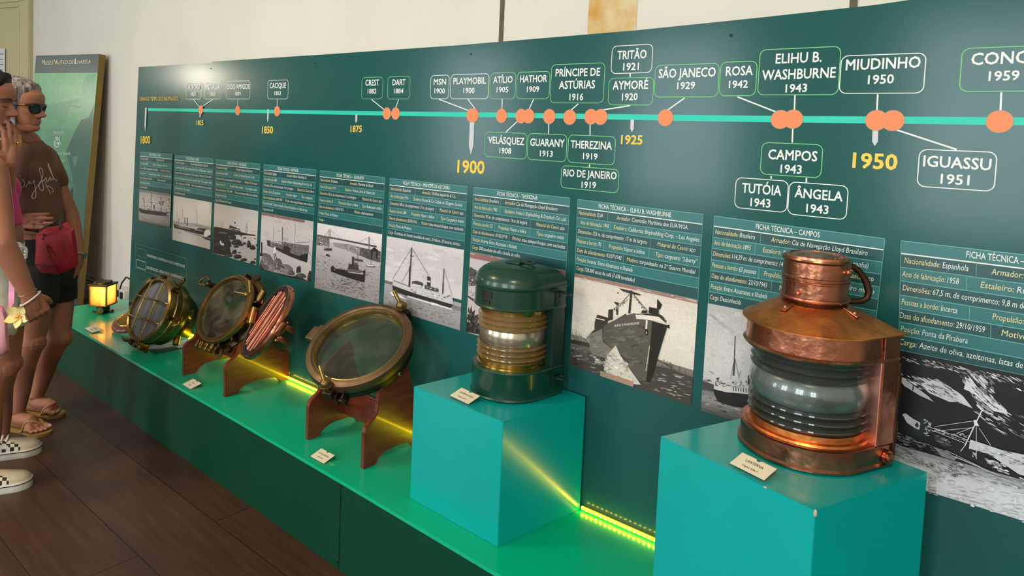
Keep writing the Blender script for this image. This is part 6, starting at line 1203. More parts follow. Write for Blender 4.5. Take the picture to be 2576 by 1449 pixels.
def head(mb, O, F, U, h):
    """head as one sculpted surface; O = level of the chin on the head's axis, F forward, U up, h = chin to crown"""
    Lh = U.cross(F).normalized(); P_ = lambda f, l, u: O + F * (f * h) + Lh * (l * h) + U * (u * h)
    nu, nt = 110, 120; rings = []
    for i in range(nu + 1):
        u = .004 + .992 * (i / nu); fr, bk, wd = interp(FRONT, u), interp(BACK, u), interp(WIDE, u); mid = -.04 if u < .9 else -.05; ring = []
        for k in range(nt):
            a = 2 * math.pi * k / nt - math.pi; c, s = math.cos(a), math.sin(a)
            if c >= 0: p = 2.35 if u < .75 else 2.1; n_ = (abs(c) ** p + abs(s) ** p) ** (-1 / p); f = mid + (fr - mid) * c * n_; l = wd * s * n_
            else: f = mid + (mid - bk) * c; l = wd * s
            if c > 0:
                y = abs(l); f0 = f
                if .28 < u < .57: f += interp(NOSE, u) * gs(l, .050 + .022 * gs(u - .335, .04)) + .034 * gs(y - .066, .026) * gs(u - .326, .030)
                f -= .050 * gs(y - .135, .075) * gs(u - .490, .050) * min(1, c * 1.6)
                f += .036 * gs(y - .140, .058) * gs(u - .472, .030) * min(1, c * 1.6)
                f += .014 * gs(y - .13, .11) * gs(u - .568, .030) + .016 * gs(y - .20, .08) * gs(u - .395, .06)
                f += .030 * gs(l, .088) * gs(u - .236, .0165) + .032 * gs(l, .078) * gs(u - .187, .0175) - .016 * gs(l, .10) * gs(u - .2115, .007) - .010 * gs(y - .105, .02) * gs(u - .211, .02)
                f -= .012 * gs(y - .13, .04) * gs(u - .26, .06) + .010 * gs(l, .018) * gs(u - .268, .02)
                f += .012 * gs(l, .07) * gs(u - .075, .04)
            ring.append(P_(f, l, u))
        rings.append(ring)
    mb.loft(rings)
    for s in (-1, 1): ell(mb, P_(-.06, s * .315, .45), (F * .9 + Lh * s * .35).normalized(), .075 * h, .026 * h, .125 * h, up=U)
    return P_
def face_local(P_, F, U, h):
    O = P_(0, 0, 0); Lh = U.cross(F).normalized()
    return lambda c: ((c - O).dot(F) / h, (c - O).dot(Lh) / h, (c - O).dot(U) / h)
def is_lip(q): f, l, u = q; return f > .29 and abs(l) < .105 and ((abs(u - .233) < .019 * (1 - (abs(l) / .11) ** 2) + .002) or (abs(u - .188) < .020 * (1 - (abs(l) / .10) ** 2)) or abs(u - .211) < .01)
def hand(mb, wrist, dirv, palm_n, thumb_side, size, curls, spread=.10, thumb=(.9, .5)):
    """palm, four jointed fingers of unequal length and a thumb from the side of the palm. palm_n: from back of hand to palm"""
    d = dirv.normalized(); n = (palm_n - d * palm_n.dot(d)).normalized(); s = d.cross(n).normalized() * thumb_side     # s points to the thumb side
    w_ = wrist; k = size
    limb(mb, [(w_ - d * .01, .024 * k), (w_ + d * .025 * k, .026 * k), (w_ + d * .055 * k, .020 * k)], 12, 3)
    for t in (-.030, -.011, .009, .028): limb(mb, [(w_ + d * .015 * k + s * t * .6 * k, .015 * k), (w_ + d * .085 * k + s * t * k, .0125 * k)], 10, 2)
    tips = []
    for i, (t, ln) in enumerate(((.030, .070), (.010, .078), (-.011, .072), (-.030, .056))):
        c = curls[i]; p = w_ + d * .088 * k + s * t * k; a = 0; pts = [(p - d * .012 * k, .0105 * k)]; dd_ = (d + s * (t * spread * 20)).normalized()
        for j, f in enumerate((.45, .30, .25)):
            a += c * (.8, 1.1, .8)[j]; v = dd_ * math.cos(a) + n * math.sin(a); p = p + v * (ln * f * k); pts.append((p, (.0092, .0085, .0075)[j] * k))
        limb(mb, pts, 10, 4); tips.append((p, v))
    p = w_ + d * .022 * k + s * .022 * k; v0 = (d * .7 + s * thumb[0] + n * .25).normalized(); v1 = (d * 1.0 + s * thumb[1] * .4 + n * thumb[1]).normalized()
    q = p + v0 * .040 * k; r = q + v1 * .032 * k; t_ = r + v1 * .024 * k; limb(mb, [(p, .015 * k), (q, .0115 * k), (r, .0105 * k), (t_, .0085 * k)], 10, 4)
    return tips
def foot(mb, ankle, toe, k=1., toes=True):
    """bare foot from the ankle to the big toe tip, sole on the ground plane toe.z"""
    g = toe.z; a0 = Vector((ankle.x, ankle.y, g)); d = (Vector((toe.x, toe.y, g)) - a0); ln = d.length; d.normalize(); s = Z.cross(d)
    hl = a0 - d * .045 * k
    mb.ball(hl + Z * .029 * k, .028 * k); limb(mb, [(hl + Z * .029 * k, .027 * k), (a0 + d * .05 * k + Z * .026 * k, .026 * k), (a0 + d * (ln - .075 * k) + Z * .020 * k, .020 * k)], 14, 4)
    za = ankle.z - g
    limb(mb, [(ankle, .034 * k), (a0 - d * .006 * k + Z * za * .70, .036 * k), (a0 + d * .040 * k + Z * za * .50, .033 * k), (a0 + d * .085 * k + Z * .042 * k, .027 * k), (a0 + d * (ln - .085 * k) + Z * .028 * k, .0205 * k), (a0 + d * (ln - .055 * k) + Z * .018 * k, .015 * k)], 16, 4)
    for t in (-.026, -.008, .010, .027): limb(mb, [(a0 + d * .085 * k + s * t * .6 * k + Z * .024 * k, .020 * k), (a0 + d * (ln - .058 * k) + s * t * k + Z * .016 * k, .0145 * k)], 10, 3)
    for sg in (-1, 1): mb.ball(ankle + s * sg * .028 * k, .012 * k)
    return d, s, a0, ln
def toes(mb, d, s, a0, ln, big, k=1.):
    out = []
    for i, (t, back, r) in enumerate(((.031, 0, .0122), (.0095, .004, .0080), (-.0075, .011, .0076), (-.0235, .021, .0073), (-.038, .033, .0070))):
        p = a0 + d * (ln - back * k - r) + s * (t * big * k) + Z * r * 1.05; limb(mb, [(p - d * .040 * k + Z * .005, r * 1.0), (p - d * .018 * k + Z * .005, r * .90), (p, r)], 10, 3); out.append((p, r))
    return out

# ------------------------------------------------------------------ woman in the brown T-shirt
pB = empty('person', (pt(75, 1062, 3.25).x, pt(75, 1062, 3.25).y, 0), 'woman in a brown T-shirt and sunglasses with grey-streaked hair, reading the panel', 'person')
fT = Vector((.80, .60, 0)).normalized(); fH = Vector((.72, .69, -.08)).normalized(); uH = (Z - fH * Z.dot(fH)).normalized()
sT = Z.cross(fT)                                          # her left
hB = .238
nose = pt(123, 292, 3.16); OB = nose - fH * (.52 * hB) - uH * (.355 * hB)
b = MB(); PB = head(b, OB, fH, uH, hB)
nb_ = pt(68, 358, 3.24); limb(b, [(PB(-.14, 0, .30), .056), (PB(-.12, 0, .02), .052), (nb_, .058), (nb_ - Z * .04, .07)], 18, 4)
ch, wa, hp = pt(64, 432, 3.24), pt(78, 545, 3.24), pt(104, 655, 3.24)
trunk(b, [(nb_ - Z * .01, .07, .055, fT), (pt(64, 384, 3.24), .150, .075, fT), (ch, .155, .098, fT), (pt(70, 490, 3.24), .14, .095, fT), (wa, .128, .092, fT), (pt(92, 600, 3.24), .155, .108, fT), (hp, .168, .118, fT), (pt(112, 710, 3.24), .16, .11, fT)])
shL, shR = pt(108, 396, 3.38), pt(34, 394, 3.10); elL, wrL = pt(176, 535, 3.42), pt(198, 648, 3.34)
for sh in (shL, shR): b.ball(sh - Z * .005, .052)
limb(b, [(shL, .050), (shL.lerp(elL, .45), .044), (elL, .037)]); limb(b, [(elL, .037), (elL.lerp(wrL, .35), .037), (wrL, .025)])
hand(b, wrL, (pt(188, 712, 3.30) - wrL), Vector((-.3, -.9, 0)), 1, .98, (.55, .6, .65, .7))
elR, wrR = pt(8, 515, 2.98), pt(32, 556, 3.08); limb(b, [(shR, .050), (shR.lerp(elR, .45), .044), (elR, .036)]); limb(b, [(elR, .036), (elR.lerp(wrR, .35), .036), (wrR, .025)])
tipsR = hand(b, wrR, (pt(88, 556, 3.11) - wrR), Vector((-.45, .85, -.1)), -1, .95, (.16, .12, .14, .20))
hL, kL, aL = pt(134, 705, 3.32), pt(146, 850, 3.27), pt(92, 994, 3.34); hR, kR, aR = pt(90, 705, 3.16), pt(78, 862, 3.10), pt(44, 1032, 3.16)
for h_, k_, a_ in ((hL, kL, aL), (hR, kR, aR)):
    limb(b, [(h_, .086), (h_.lerp(k_, .4), .080), (h_.lerp(k_, .85), .060), (k_, .056)], 18); b.ball(k_ + fT * .015, .050)
    bk = (k_.lerp(a_, .32) - fT * .018); limb(b, [(k_, .055), (bk, .055), (k_.lerp(a_, .7), .038), (a_, .032)], 16)
toeL, toeR = at(151, 1041, 2, .014), at(115, 1087, 2, .014)
ftL = foot(b, aL, toeL, .98); ftR = foot(b, aR, toeR, .98)
tL = toes(b, *ftL, -1, .98); tR = toes(b, *ftR, 1, .98)
bodyB = local(pB, fuse(b, 'body', [M_skinB, M_lip, M_nail], pB, .0029, 4))
flB = face_local(PB, fH, uH, hB)
paint(bodyB, 1, [(1, lambda c: (c - PB(.36, 0, .21)).length < .14 * hB and is_lip(flB(c))),
                 (2, lambda c: any((c - p - d_ * r * .45 - Z * r * .8).length < r * .72 for (t_, d_) in ((tL, ftL[0]), (tR, ftR[0])) for p, r in t_))])
# hair: chin-length, dark brown underneath with grey strands
def hair_mat(name, c1, c2, sc, stretch):
    return mat(name, c1, .55, spec=.18, rgb2=c2, vscale=sc, stretch=stretch, bump=.5, bscale=70, detail=2)
M_hairB = hair_mat('hair_grey_brown', (84, 68, 58), (178, 170, 170), 13, (6, 6, .5)); M_hairA = hair_mat('hair_dark_brown', (40, 26, 20), (24, 15, 12), 20, (5, 5, .6))
b = MB(); F, U, H = fH, uH, hB; L_h = U.cross(F)
ell(b, PB(-.115, 0, .695), F, .445 * H, .372 * H, .372 * H, up=U)
for s in (-1, 1):
    for f0, u0, f1, u1, r in ((.04, .95, .0, .42, .075), (-.05, .88, -.12, .28, .10), (-.2, .8, -.28, .15, .12), (-.3, .75, -.36, .12, .13)):
        limb(b, [(PB(f0, s * .16, u0), r * H * .8), (PB((f0 + f1) / 2 + .02, s * .335, (u0 + u1) / 2 + .08), r * H), (PB(f1, s * .33, u1), r * H * .9), (PB(f1 + .06, s * .27, u1 - .24), r * H * .55)], 12)
    limb(b, [(PB(.22, s * .04, .93), .045 * H), (PB(.19, s * .19, .84), .045 * H), (PB(.10, s * .30, .66), .045 * H), (PB(.06, s * .325, .40), .04 * H), (PB(.10, s * .29, .12), .03 * H)], 10)
limb(b, [(PB(-.42, 0, .7), .16 * H), (PB(-.46, 0, .3), .17 * H), (PB(-.40, 0, -.08), .12 * H)], 14)
hairB = local(pB, fuse(b, 'hair', M_hairB, pB, .006, 5))
# T-shirt
M_tee = mat('brown_tee', (116, 76, 58), .75, var=.12, vscale=9, bump=.7, bscale=11, stretch=(1, 1, .6))
b = MB(); g = .014
trunk(b, [(nb_ + Z * .012, .062, .062, fT), (nb_ - Z * .008, .082, .072, fT), (nb_ - Z * .03, .125, .084, fT), (pt(64, 390, 3.24), .164, .094, fT), (ch, .168, .116, fT), (pt(70, 490, 3.24), .158, .120, fT), (pt(78, 540, 3.24), .156, .120, fT), (pt(83, 566, 3.24), .150, .114, fT), (pt(86, 580, 3.24), .13, .098, fT)])
for s in (-1, 1): ell(b, ch + fT * .06 + sT * s * .072 - Z * .012, fT, .060, .072, .074)
for sh, el in ((shL, elL), (shR, elR)): limb(b, [(nb_.lerp(sh, .35) - Z * .012, .048), (sh + Z * .002, .062), (sh.lerp(el, .2), .064), (sh.lerp(el, .42), .062)], 16)
for k in range(5):        # gathered folds near the knotted hem
    p = pt(56 + k * 17, 560 + (k % 2) * 6, 3.13 + .01 * k); limb(b, [(p + Vector((0, 0, .012)) - sT * .06, .008), (p + fT * .004, .013), (p - Vector((0, 0, .014)) + sT * .06, .008)], 8)
dl, dr = (elL - shL).normalized(), (elR - shR).normalized()
tee = local(pB, fuse(b, 't_shirt', M_tee, pB, .007, 4))
M_black = mat('black_denim', (26, 25, 26), .8, var=.3, vscale=40, bump=.15, bscale=120)
b = MB(); trunk(b, [(pt(92, 592, 3.24), .160, .118, fT), (hp, .180, .130, fT), (pt(111, 705, 3.24), .172, .122, fT), (pt(112, 722, 3.24), .15, .11, fT)])
for h_, k_ in ((hL, kL), (hR, kR)): limb(b, [(h_ + Z * .02, .098), (h_.lerp(k_, .16), .099), (h_.lerp(k_, .30), .096)], 18)
sh_o = local(pB, fuse(b, 'shorts', M_black, pB, .007, 4, keep=[(hL.lerp(kL, .33), Vector((0, 0, -1)))]))
# joyful: script print on the shirt front
M_script = mat('print_ivory', (236, 222, 208), .5)
tree = BVHTree.FromObject(tee, bpy.context.evaluated_depsgraph_get())
tinv = tee.matrix_parent_inverse
def on_mesh(px, py, off=-.0004):
    D = (RT * ((px - CPX) / FPX) + UP * ((CPY - py) / FPX) + FW).normalized()
    hit = tree.ray_cast(CAM, D)
    return (hit[0] + hit[1] * off) if hit[0] is not None else None
SCR = [[(188, 178), (203, 186), (213, 205), (207, 232), (190, 246), (182, 242)], [(170, 147), (175, 149)],
       [(207, 232), (228, 236), (240, 212), (252, 193), (264, 200), (260, 216), (248, 210), (254, 195)], [(262, 198), (272, 214), (286, 206), (296, 186), (300, 215), (308, 270), (311, 320), (296, 346), (278, 334), (284, 302), (312, 258), (342, 212), (370, 160)],
       [(342, 212), (372, 150), (366, 95), (350, 76), (342, 92), (352, 130), (366, 190), (378, 250), (368, 276), (346, 258), (338, 232), (356, 200), (388, 184)], [(386, 184), (400, 162), (404, 190), (416, 194), (434, 158), (440, 182), (452, 178)],
       [(452, 178), (462, 165), (440, 96), (420, 46), (416, 40), (426, 82), (448, 128), (470, 170), (486, 186), (494, 178)], [(392, 196), (404, 232), (432, 240), (458, 258), (462, 276), (454, 290)], [(404, 240), (420, 262), (434, 290), (438, 302)]]
b = MB()
for line in SCR:
    q = [on_mesh(x / 3.452, 400 + y / 3.452) for x, y in [(u_[0], u_[1]) for u_ in catmull([(a_, c_) for a_, c_ in line], 5)]]; q = [v for v in q if v is not None]
    if len(q) > 1: b.tube(q, .0019, 6)
sc_ = b.build('lettering', M_script, tee); sc_.matrix_parent_inverse = (pB.matrix_basis @ Matrix()).inverted() if False else Matrix()
sc_.matrix_parent_inverse = Matrix()
# sunglasses
b = MB(); M_gl = mat('black_acetate', (16, 15, 15), .15)
for s in (-1, 1):
    c = [(.405, .03, .545), (.41, .12, .565), (.375, .235, .55), (.345, .255, .49), (.355, .215, .405), (.40, .12, .385), (.43, .05, .43), (.425, .03, .50)]
    ring = [PB(f - .05, s * l, u) for f, l, u in c]; ring.append(ring[0]); q = catmull([tuple(p) for p in ring], 3); b.tube(q, .0034, 8)
    b.tube([PB(.31, s * .25, .535), PB(.25, s * .325, .525), (PB(.05, s * .36, .50)), PB(-.08, s * .35, .46)], .003, 8)
b.tube([PB(.36, -.03, .52), PB(.378, 0, .525), PB(.36, .03, .52)], .0032, 8); sg = local(pB, b.build('sunglasses', M_gl, pB))
b = MB(); M_sl = mat('sunglass_lens', (22, 26, 30), .06, spec=.8)
for s in (-1, 1): b.add([PB(f - .05, s * l, u) for f, l, u in c] + [PB(f - .06, s * l, u) for f, l, u in c], [list(range(8)), list(range(8, 16))[::-1]] + [(i, 8 + i, 8 + (i + 1) % 8, (i + 1) % 8) for i in range(8)])
b.build('lens', M_sl, sg)
b = MB(); b.tube([PB(.255, -.321, .526), PB(.20, -.331, .521)], .0037, 8); b.build('hinge_trim', M_brassg, sg)
treeB = BVHTree.FromPolygons([v.co for v in bodyB.data.vertices], [p.vertices for p in bodyB.data.polygons])
# watch, flip-flops
b = MB(); wd = (wrL - elL).normalized(); wp = wrL - wd * .012; q1_ = wd.orthogonal().normalized(); q2_ = wd.cross(q1_); b.tube([wp + (q1_ * math.cos(a) + q2_ * math.sin(a)) * .0285 for a in [i * math.pi / 10 for i in range(21)]], .0042, 8); wt = local(pB, b.build('watch', mat('watch_steel', (190, 186, 176), .3, 1), pB))
b = MB(); fc = wp + RT * .030; b.cyl(fc - RT * .004, fc + RT * .005, .015, 20); b.build('watch_case', MATS['watch_steel'], wt)
M_ff = mat('flipflop_gold', (160, 120, 62), .5, var=.15, vscale=12); M_ffs = mat('flipflop_strap', (176, 136, 82), .35)
for (d, s, a0, ln), big in ((ftL, -1), (ftR, 1)):
    b = MB(); o = [( -.062, 0), (-.052, .026), (-.02, .033), (.04, .030), (.10, .036), (ln - .03, .042), (ln + .002, .034), (ln + .016, .012), (ln + .014, -.012), (ln - .005, -.036), (ln - .05, -.045), (.09, -.036), (.03, -.030), (-.02, -.033), (-.052, -.026)]
    pts = [(x_, y_ * 1.0) for x_, y_ in catmull(o + [o[0]], 4)[:-1]]; base = Vector((a0.x, a0.y, 0))
    V = lambda x_, y_, z_: base + d * x_ + s * (y_ * (1 if big > 0 else -1)) + Z * z_
    b.loft([[V(x_, y_, z_) for x_, y_ in pts] for z_ in (.001, .015)], smooth=False); ff = local(pB, b.build('flip_flop', M_ff, pB))
    post = V(ln - .036, .0205, .017); b = MB()
    def top(x_, y_):
        h_ = treeB.ray_cast(V(x_, y_, .072), -Z); z_ = h_[0].z if h_[0] is not None else .016
        return V(x_, y_, min(.060, max(.016, z_ + .003)))
    sx_ = max(.06, ln - .125)
    for y_ in (.041, -.043):
        pl_ = [(ln - .036, .0205)] + [(ln - .036 + (sx_ - ln + .036) * t, .0205 + (y_ - .0205) * t ** .8) for t in (.15, .3, .45, .6, .75, .88)]; q_ = [tuple(post + Z * .012)] + [tuple(top(*p)) for p in pl_[1:]] + [tuple(V(sx_, y_, .014))]
        b.tube(catmull(q_, 4), .0046, 8)
    b.tube([post - Z * .006, post + Z * .012], .0035, 8); st = b.build('strap', M_ffs, ff); st.matrix_parent_inverse = Matrix()
# red bag
rb = empty('red_handbag', pt(143, 690, 3.08), 'red fabric handbag hanging at the waist of the woman in the brown T-shirt', 'handbag')
I0 = Matrix.Translation(-rb.location)
M_red = mat('red_canvas', (140, 5, 26), .7, var=.15, vscale=6, bump=.2, bscale=90); M_redd = mat('red_lining', (96, 6, 22), .8)
b = MB(); b.M = I0
dq = lambda px, py, e=0.: pt(px, py, 2.99 + e)
front = [(92, 592), (108, 588), (192, 578), (197, 660), (150, 690), (103, 687), (88, 664)]
mid = [(93, 588), (112, 592), (186, 584), (192, 655), (146, 684), (104, 684), (89, 662)]
fr_ = [dq(90, 590), dq(113, 588), dq(150, 583), dq(187, 575), dq(193, 610), dq(198, 668, .02), dq(170, 682), dq(146, 690), dq(103, 686, .02), dq(87, 664, .04), dq(90, 625, .03)]
cen = sum(fr_, Vector()) / len(fr_); AW = (cen - CAM).normalized(); bk_ = [p + AW * .075 + (cen - p) * .08 for p in fr_]; pf = [p + (cen - p) * .18 - AW * .022 for p in fr_]; pf2 = [p + (cen - p) * .55 - AW * .034 for p in fr_]
b.loft([bk_, fr_, pf, pf2], smooth=True); b.build('bag_body', M_red, rb, sharp=50)
b = MB(); b.M = I0; b.tube([dq(113, 590, -.012), dq(119, 625, -.02), dq(128, 650, -.03), dq(139, 668, -.035), dq(146, 688, -.02)], .0035, 6); b.tube([dq(88, 664, .0), dq(105, 668, -.018), dq(138, 668, -.036)], .003, 6); b.build('side_fold', M_redd, rb)
b = MB(); b.M = I0; tp = [dq(91, 592, .0), dq(110, 576, .02), (dq(118, 572, .06)), dq(150, 566, .06), dq(168, 558, .08), dq(180, 575, .06), dq(187, 577, .0), dq(150, 586, -.005), dq(113, 591, -.005)]
b.loft([tp, [p - Z * .05 for p in tp]], smooth=False); b.build('bag_flap', M_red, rb)
b = MB(); b.M = I0; b.tube(catmull([tuple(dq(100, 596, -.004)), tuple(dq(101, 582, .02)), tuple(dq(112, 572, .03)), tuple(dq(138, 560, .06)), tuple(dq(148, 550, .10))], 5), .0042, 8); b.tube(catmull([tuple(dq(150, 577, .02)), tuple(dq(152, 562, .05)), tuple(dq(146, 552, .08)), tuple(dq(140, 560, .05))], 5), .0042, 8); b.build('strap', M_rubber, rb)
b = MB(); b.M = I0; b.tube([dq(109, 588, -.01), dq(109.5, 598, -.014)], .004, 8); b.ball(dq(109.5, 601, -.016), .005, 8, 6); b.build('zip_pull', mat('zip_dark', (50, 40, 40), .4, .8), rb)

# ------------------------------------------------------------------ woman at the left edge, in pink top and white shorts
pA = empty('person', (pt(0, 1185, 2.78).x, pt(0, 1185, 2.78).y, 0), 'dark-haired woman in pink top and white shorts, hand at her mouth, at left edge', 'person')
fA = Vector((.49, .87, 0)).normalized(); fHA = Vector((.50, .85, -.17)).normalized(); uA = (Z - fHA * Z.dot(fHA)).normalized(); sA = Z.cross(fA); hA = .232
noseA = pt(56, 291, 2.58); OA = noseA - fHA * (.52 * hA) - uA * (.355 * hA)
b = MB(); PA = head(b, OA, fHA, uA, hA)
nA = pt(-24, 385, 2.64); limb(b, [(PA(-.14, 0, .30), .056), (PA(-.13, 0, .02), .052), (nA, .056), (nA - Z * .04, .07)], 18, 4)
cA, wA, hpA = pt(-48, 470, 2.66), pt(-10, 590, 2.70), pt(-32, 690, 2.74)
trunk(b, [(nA - Z * .01, .07, .055, fA), (pt(-38, 415, 2.65), .15, .075, fA), (cA, .150, .098, fA), (pt(-26, 535, 2.68), .132, .092, fA), (wA, .122, .088, fA), (pt(-24, 640, 2.72), .150, .108, fA), (hpA, .165, .120, fA), (pt(-26, 750, 2.75), .158, .115, fA)])
for s in (-1, 1): ell(b, cA + fA * .05 + sA * s * .07 - Z * .015, fA, .050, .060, .062)
sRA, sLA = pt(-22, 425, 2.48), pt(-5, 425, 2.80); eRA, wRA = pt(8, 612, 2.42), pt(72, 742, 2.50)
for s in (sRA, sLA): b.ball(s, .050)
limb(b, [(sRA, .050), (sRA.lerp(eRA, .45), .043), (eRA, .038)]); limb(b, [(eRA, .038), (eRA.lerp(wRA, .3), .038), (wRA, .0265)])
hand(b, wRA, pt(100, 790, 2.54) - wRA, Vector((-.75, .2, -.45)), 1, .98, (.85, .95, 1.0, 1.0), .06, (.5, .9))
eLA, wLA = pt(2, 500, 2.60), pt(24, 408, 2.54); limb(b, [(sLA, .048), (sLA.lerp(eLA, .5), .042), (eLA, .037)]); limb(b, [(eLA, .037), (eLA.lerp(wLA, .4), .035), (wLA, .025)])
hand(b, wLA, pt(33, 335, 2.55) - wLA, Vector((-.55, -.1, .6)), 1, .92, (.30, .16, .42, .60), .22, (1.0, .2))
hLA, kLA, aLA = pt(2, 745, 2.84), pt(14, 915, 2.84), pt(2, 1082, 2.92); hRA, kRA, aRA = pt(-36, 745, 2.66), pt(-8, 930, 2.60), pt(-32, 1152, 2.66)
for h_, k_, a_ in ((hLA, kLA, aLA), (hRA, kRA, aRA)):
    limb(b, [(h_, .084), (h_.lerp(k_, .4), .077), (h_.lerp(k_, .85), .058), (k_, .054)], 18); b.ball(k_ + fA * .015, .048)
    limb(b, [(k_, .053), (k_.lerp(a_, .32) - fA * .018, .053), (k_.lerp(a_, .7), .037), (a_, .033), (a_ - Z * .03, .034)], 16)
bodyA = local(pA, fuse(b, 'body', [M_skinA, M_lip, M_nail], pA, .0029, 4))
flA = face_local(PA, fHA, uA, hA)
paint(bodyA, 1, [(1, lambda c: (c - PA(.36, 0, .21)).length < .14 * hA and is_lip(flA(c)))])
treeA = BVHTree.FromPolygons([v.co for v in bodyA.data.vertices], [p.vertices for p in bodyA.data.polygons])
def onA(l, u, off): h_ = treeA.ray_cast(PA(.9, l, u), -fHA); return h_[0] + fHA * off
for s in (-1, 1):         # lowered lids over the eyes, brows
    lash = [onA(s * l, u, .0012) for l, u in catmull([(.078, .462), (.10, .456), (.135, .450), (.17, .452), (.20, .464)], 4)]
    b = MB(); ev = [onA(s * l, u, .0004) for l, u in ((.088, .458), (.11, .450), (.14, .443), (.168, .446), (.188, .456), (.165, .458), (.135, .457), (.108, .461))]; cev = sum(ev, Vector()) / 8
    b.add(ev + [cev - fHA * .004], [(i, (i + 1) % 8, 8) for i in range(8)] + [list(range(8))[::-1]]); e = local(pA, b.build('eye', M_iris, pA, merge=False))
    b = MB(); b.tube(lash, [.0004 + .0011 * math.sin(math.pi * i / (len(lash) - 1)) for i in range(len(lash))], 6); l_ = b.build('eyelashes', M_brow, e); l_.matrix_parent_inverse = Matrix()
    bro = [onA(s * l, u, .0006) for l, u in catmull([(.055, .558), (.10, .576), (.16, .588), (.215, .574), (.25, .550)], 4)]
    b = MB(); b.tube(bro, [.0008 + .0026 * math.sin(math.pi * (i + 1.5) / (len(bro) + 1)) for i in range(len(bro))], 8); local(pA, b.build('eyebrow', M_brow, pA))
b = MB(); F, U, H = fHA, uA, hA
ell(b, PA(-.125, 0, .70), F, .445 * H, .372 * H, .375 * H, up=U)
for s in (-1, 1):
    limb(b, [(PA(.20, s * .05, .95), .055 * H), (PA(.17, s * .22, .80), .055 * H), (PA(.02, s * .32, .60), .07 * H), (PA(-.10, s * .35, .30), .10 * H), (PA(-.14, s * .30, -.1), .12 * H), (PA(-.16, s * .30, -.5), .10 * H)], 12)
    limb(b, [(PA(-.2, s * .25, .85), .14 * H), (PA(-.28, s * .33, .45), .14 * H), (PA(-.30, s * .28, -.1), .15 * H), (PA(-.30, s * .25, -.75), .12 * H)], 12)
for s in (-1, 1): limb(b, [(PA(-.16, s * .33, .40), .09 * H), (PA(-.06, s * .31, .05), .10 * H), (PA(.0, s * .30, -.35), .11 * H), (PA(.02, s * .30, -.85), .08 * H)], 12)
limb(b, [(PA(-.42, 0, .7), .16 * H), (PA(-.48, 0, .2), .18 * H), (PA(-.45, 0, -.4), .17 * H), (PA(-.42, 0, -.95), .10 * H)], 14)
local(pA, fuse(b, 'hair', M_hairA, pA, .006, 5))
M_pink = mat('pink_top', (226, 52, 116), .6, var=.08, vscale=10, bump=.1, bscale=60); M_wht = mat('white_denim', (232, 226, 214), .75, var=.1, vscale=14, bump=.25, bscale=40)
b = MB(); trunk(b, [(pt(-48, 446, 2.655), .150, .090, fA), (cA, .160, .106, fA), (pt(-32, 520, 2.675), .146, .102, fA), (pt(-17, 566, 2.69), .134, .096, fA)])
for s in (-1, 1):
    ell(b, cA + fA * .06 + sA * s * .07 - Z * .015, fA, .055, .067, .069); limb(b, [(cA + fA * .07 + sA * s * .09 + Z * .03, .012), (pt(-18, 405, 2.64) + sA * s * .08, .010), (cA - fA * .09 + sA * s * .08 + Z * .03, .012)], 8)
local(pA, fuse(b, 'crop_top', M_pink, pA, .006, 4))
b = MB(); trunk(b, [(pt(-22, 612, 2.71), .150, .108, fA), (pt(-26, 645, 2.72), .162, .114, fA), (hpA, .178, .128, fA), (pt(-28, 748, 2.75), .172, .126, fA), (pt(-26, 765, 2.755), .15, .11, fA)])
for h_, k_ in ((hLA, kLA), (hRA, kRA)): limb(b, [(h_ + Z * .02, .094), (h_.lerp(k_, .18), .096), (h_.lerp(k_, .40), .094)], 18)
shA = local(pA, fuse(b, 'shorts', M_wht, pA, .007, 4, keep=[(hLA.lerp(kLA, .42), Vector((0, 0, -1)))]))
b = MB()
for px, py in ((46, 612), (58, 622)): limb(b, [(pt(px - 8, py, 2.60), .006), (pt(px + 6, py + 4, 2.62), .007), (pt(px + 6, py + 26, 2.62), .006)], 8)
for k in range(5): b.tube([pt(52 + k * 1.5, 628 + k * 8, 2.60), pt(63, 630 + k * 8, 2.64)], .0035, 6)
lc = b.build('lace_belt', M_wht, shA); lc.matrix_parent_inverse = Matrix()
# bracelets on the near wrist
dA = (wRA - eRA).normalized(); q1_ = dA.orthogonal().normalized(); q2_ = dA.cross(q1_)
b = MB(); b.tube([wRA - dA * .012 + (q1_ * math.cos(a) + q2_ * math.sin(a)) * .0285 for a in [i * math.pi / 12 for i in range(25)]], .0014, 6); local(pA, b.build('chain_bracelet', mat('rose_gold', (206, 140, 110), .3, 1), pA))
b = MB(); b.tube([wRA + dA * (.016 + .014 * math.cos(a)) + (q1_ * math.cos(a) + q2_ * math.sin(a)) * .036 for a in [i * math.pi / 12 for i in range(25)]], .0034, 8); local(pA, b.build('cord_bracelet', mat('cord_white', (234, 220, 206), .6), pA))
# ring on the raised hand
b = MB(); c_ = pt(48, 361, 2.535); d_ = (pt(40, 335, 2.54) - c_).normalized(); q1_ = d_.orthogonal().normalized(); q2_ = d_.cross(q1_); b.tube([c_ + (q1_ * math.cos(a) + q2_ * math.sin(a)) * .0098 for a in [i * math.pi / 8 for i in range(17)]], .0014, 6); local(pA, b.build('ring', M_brassg, pA))
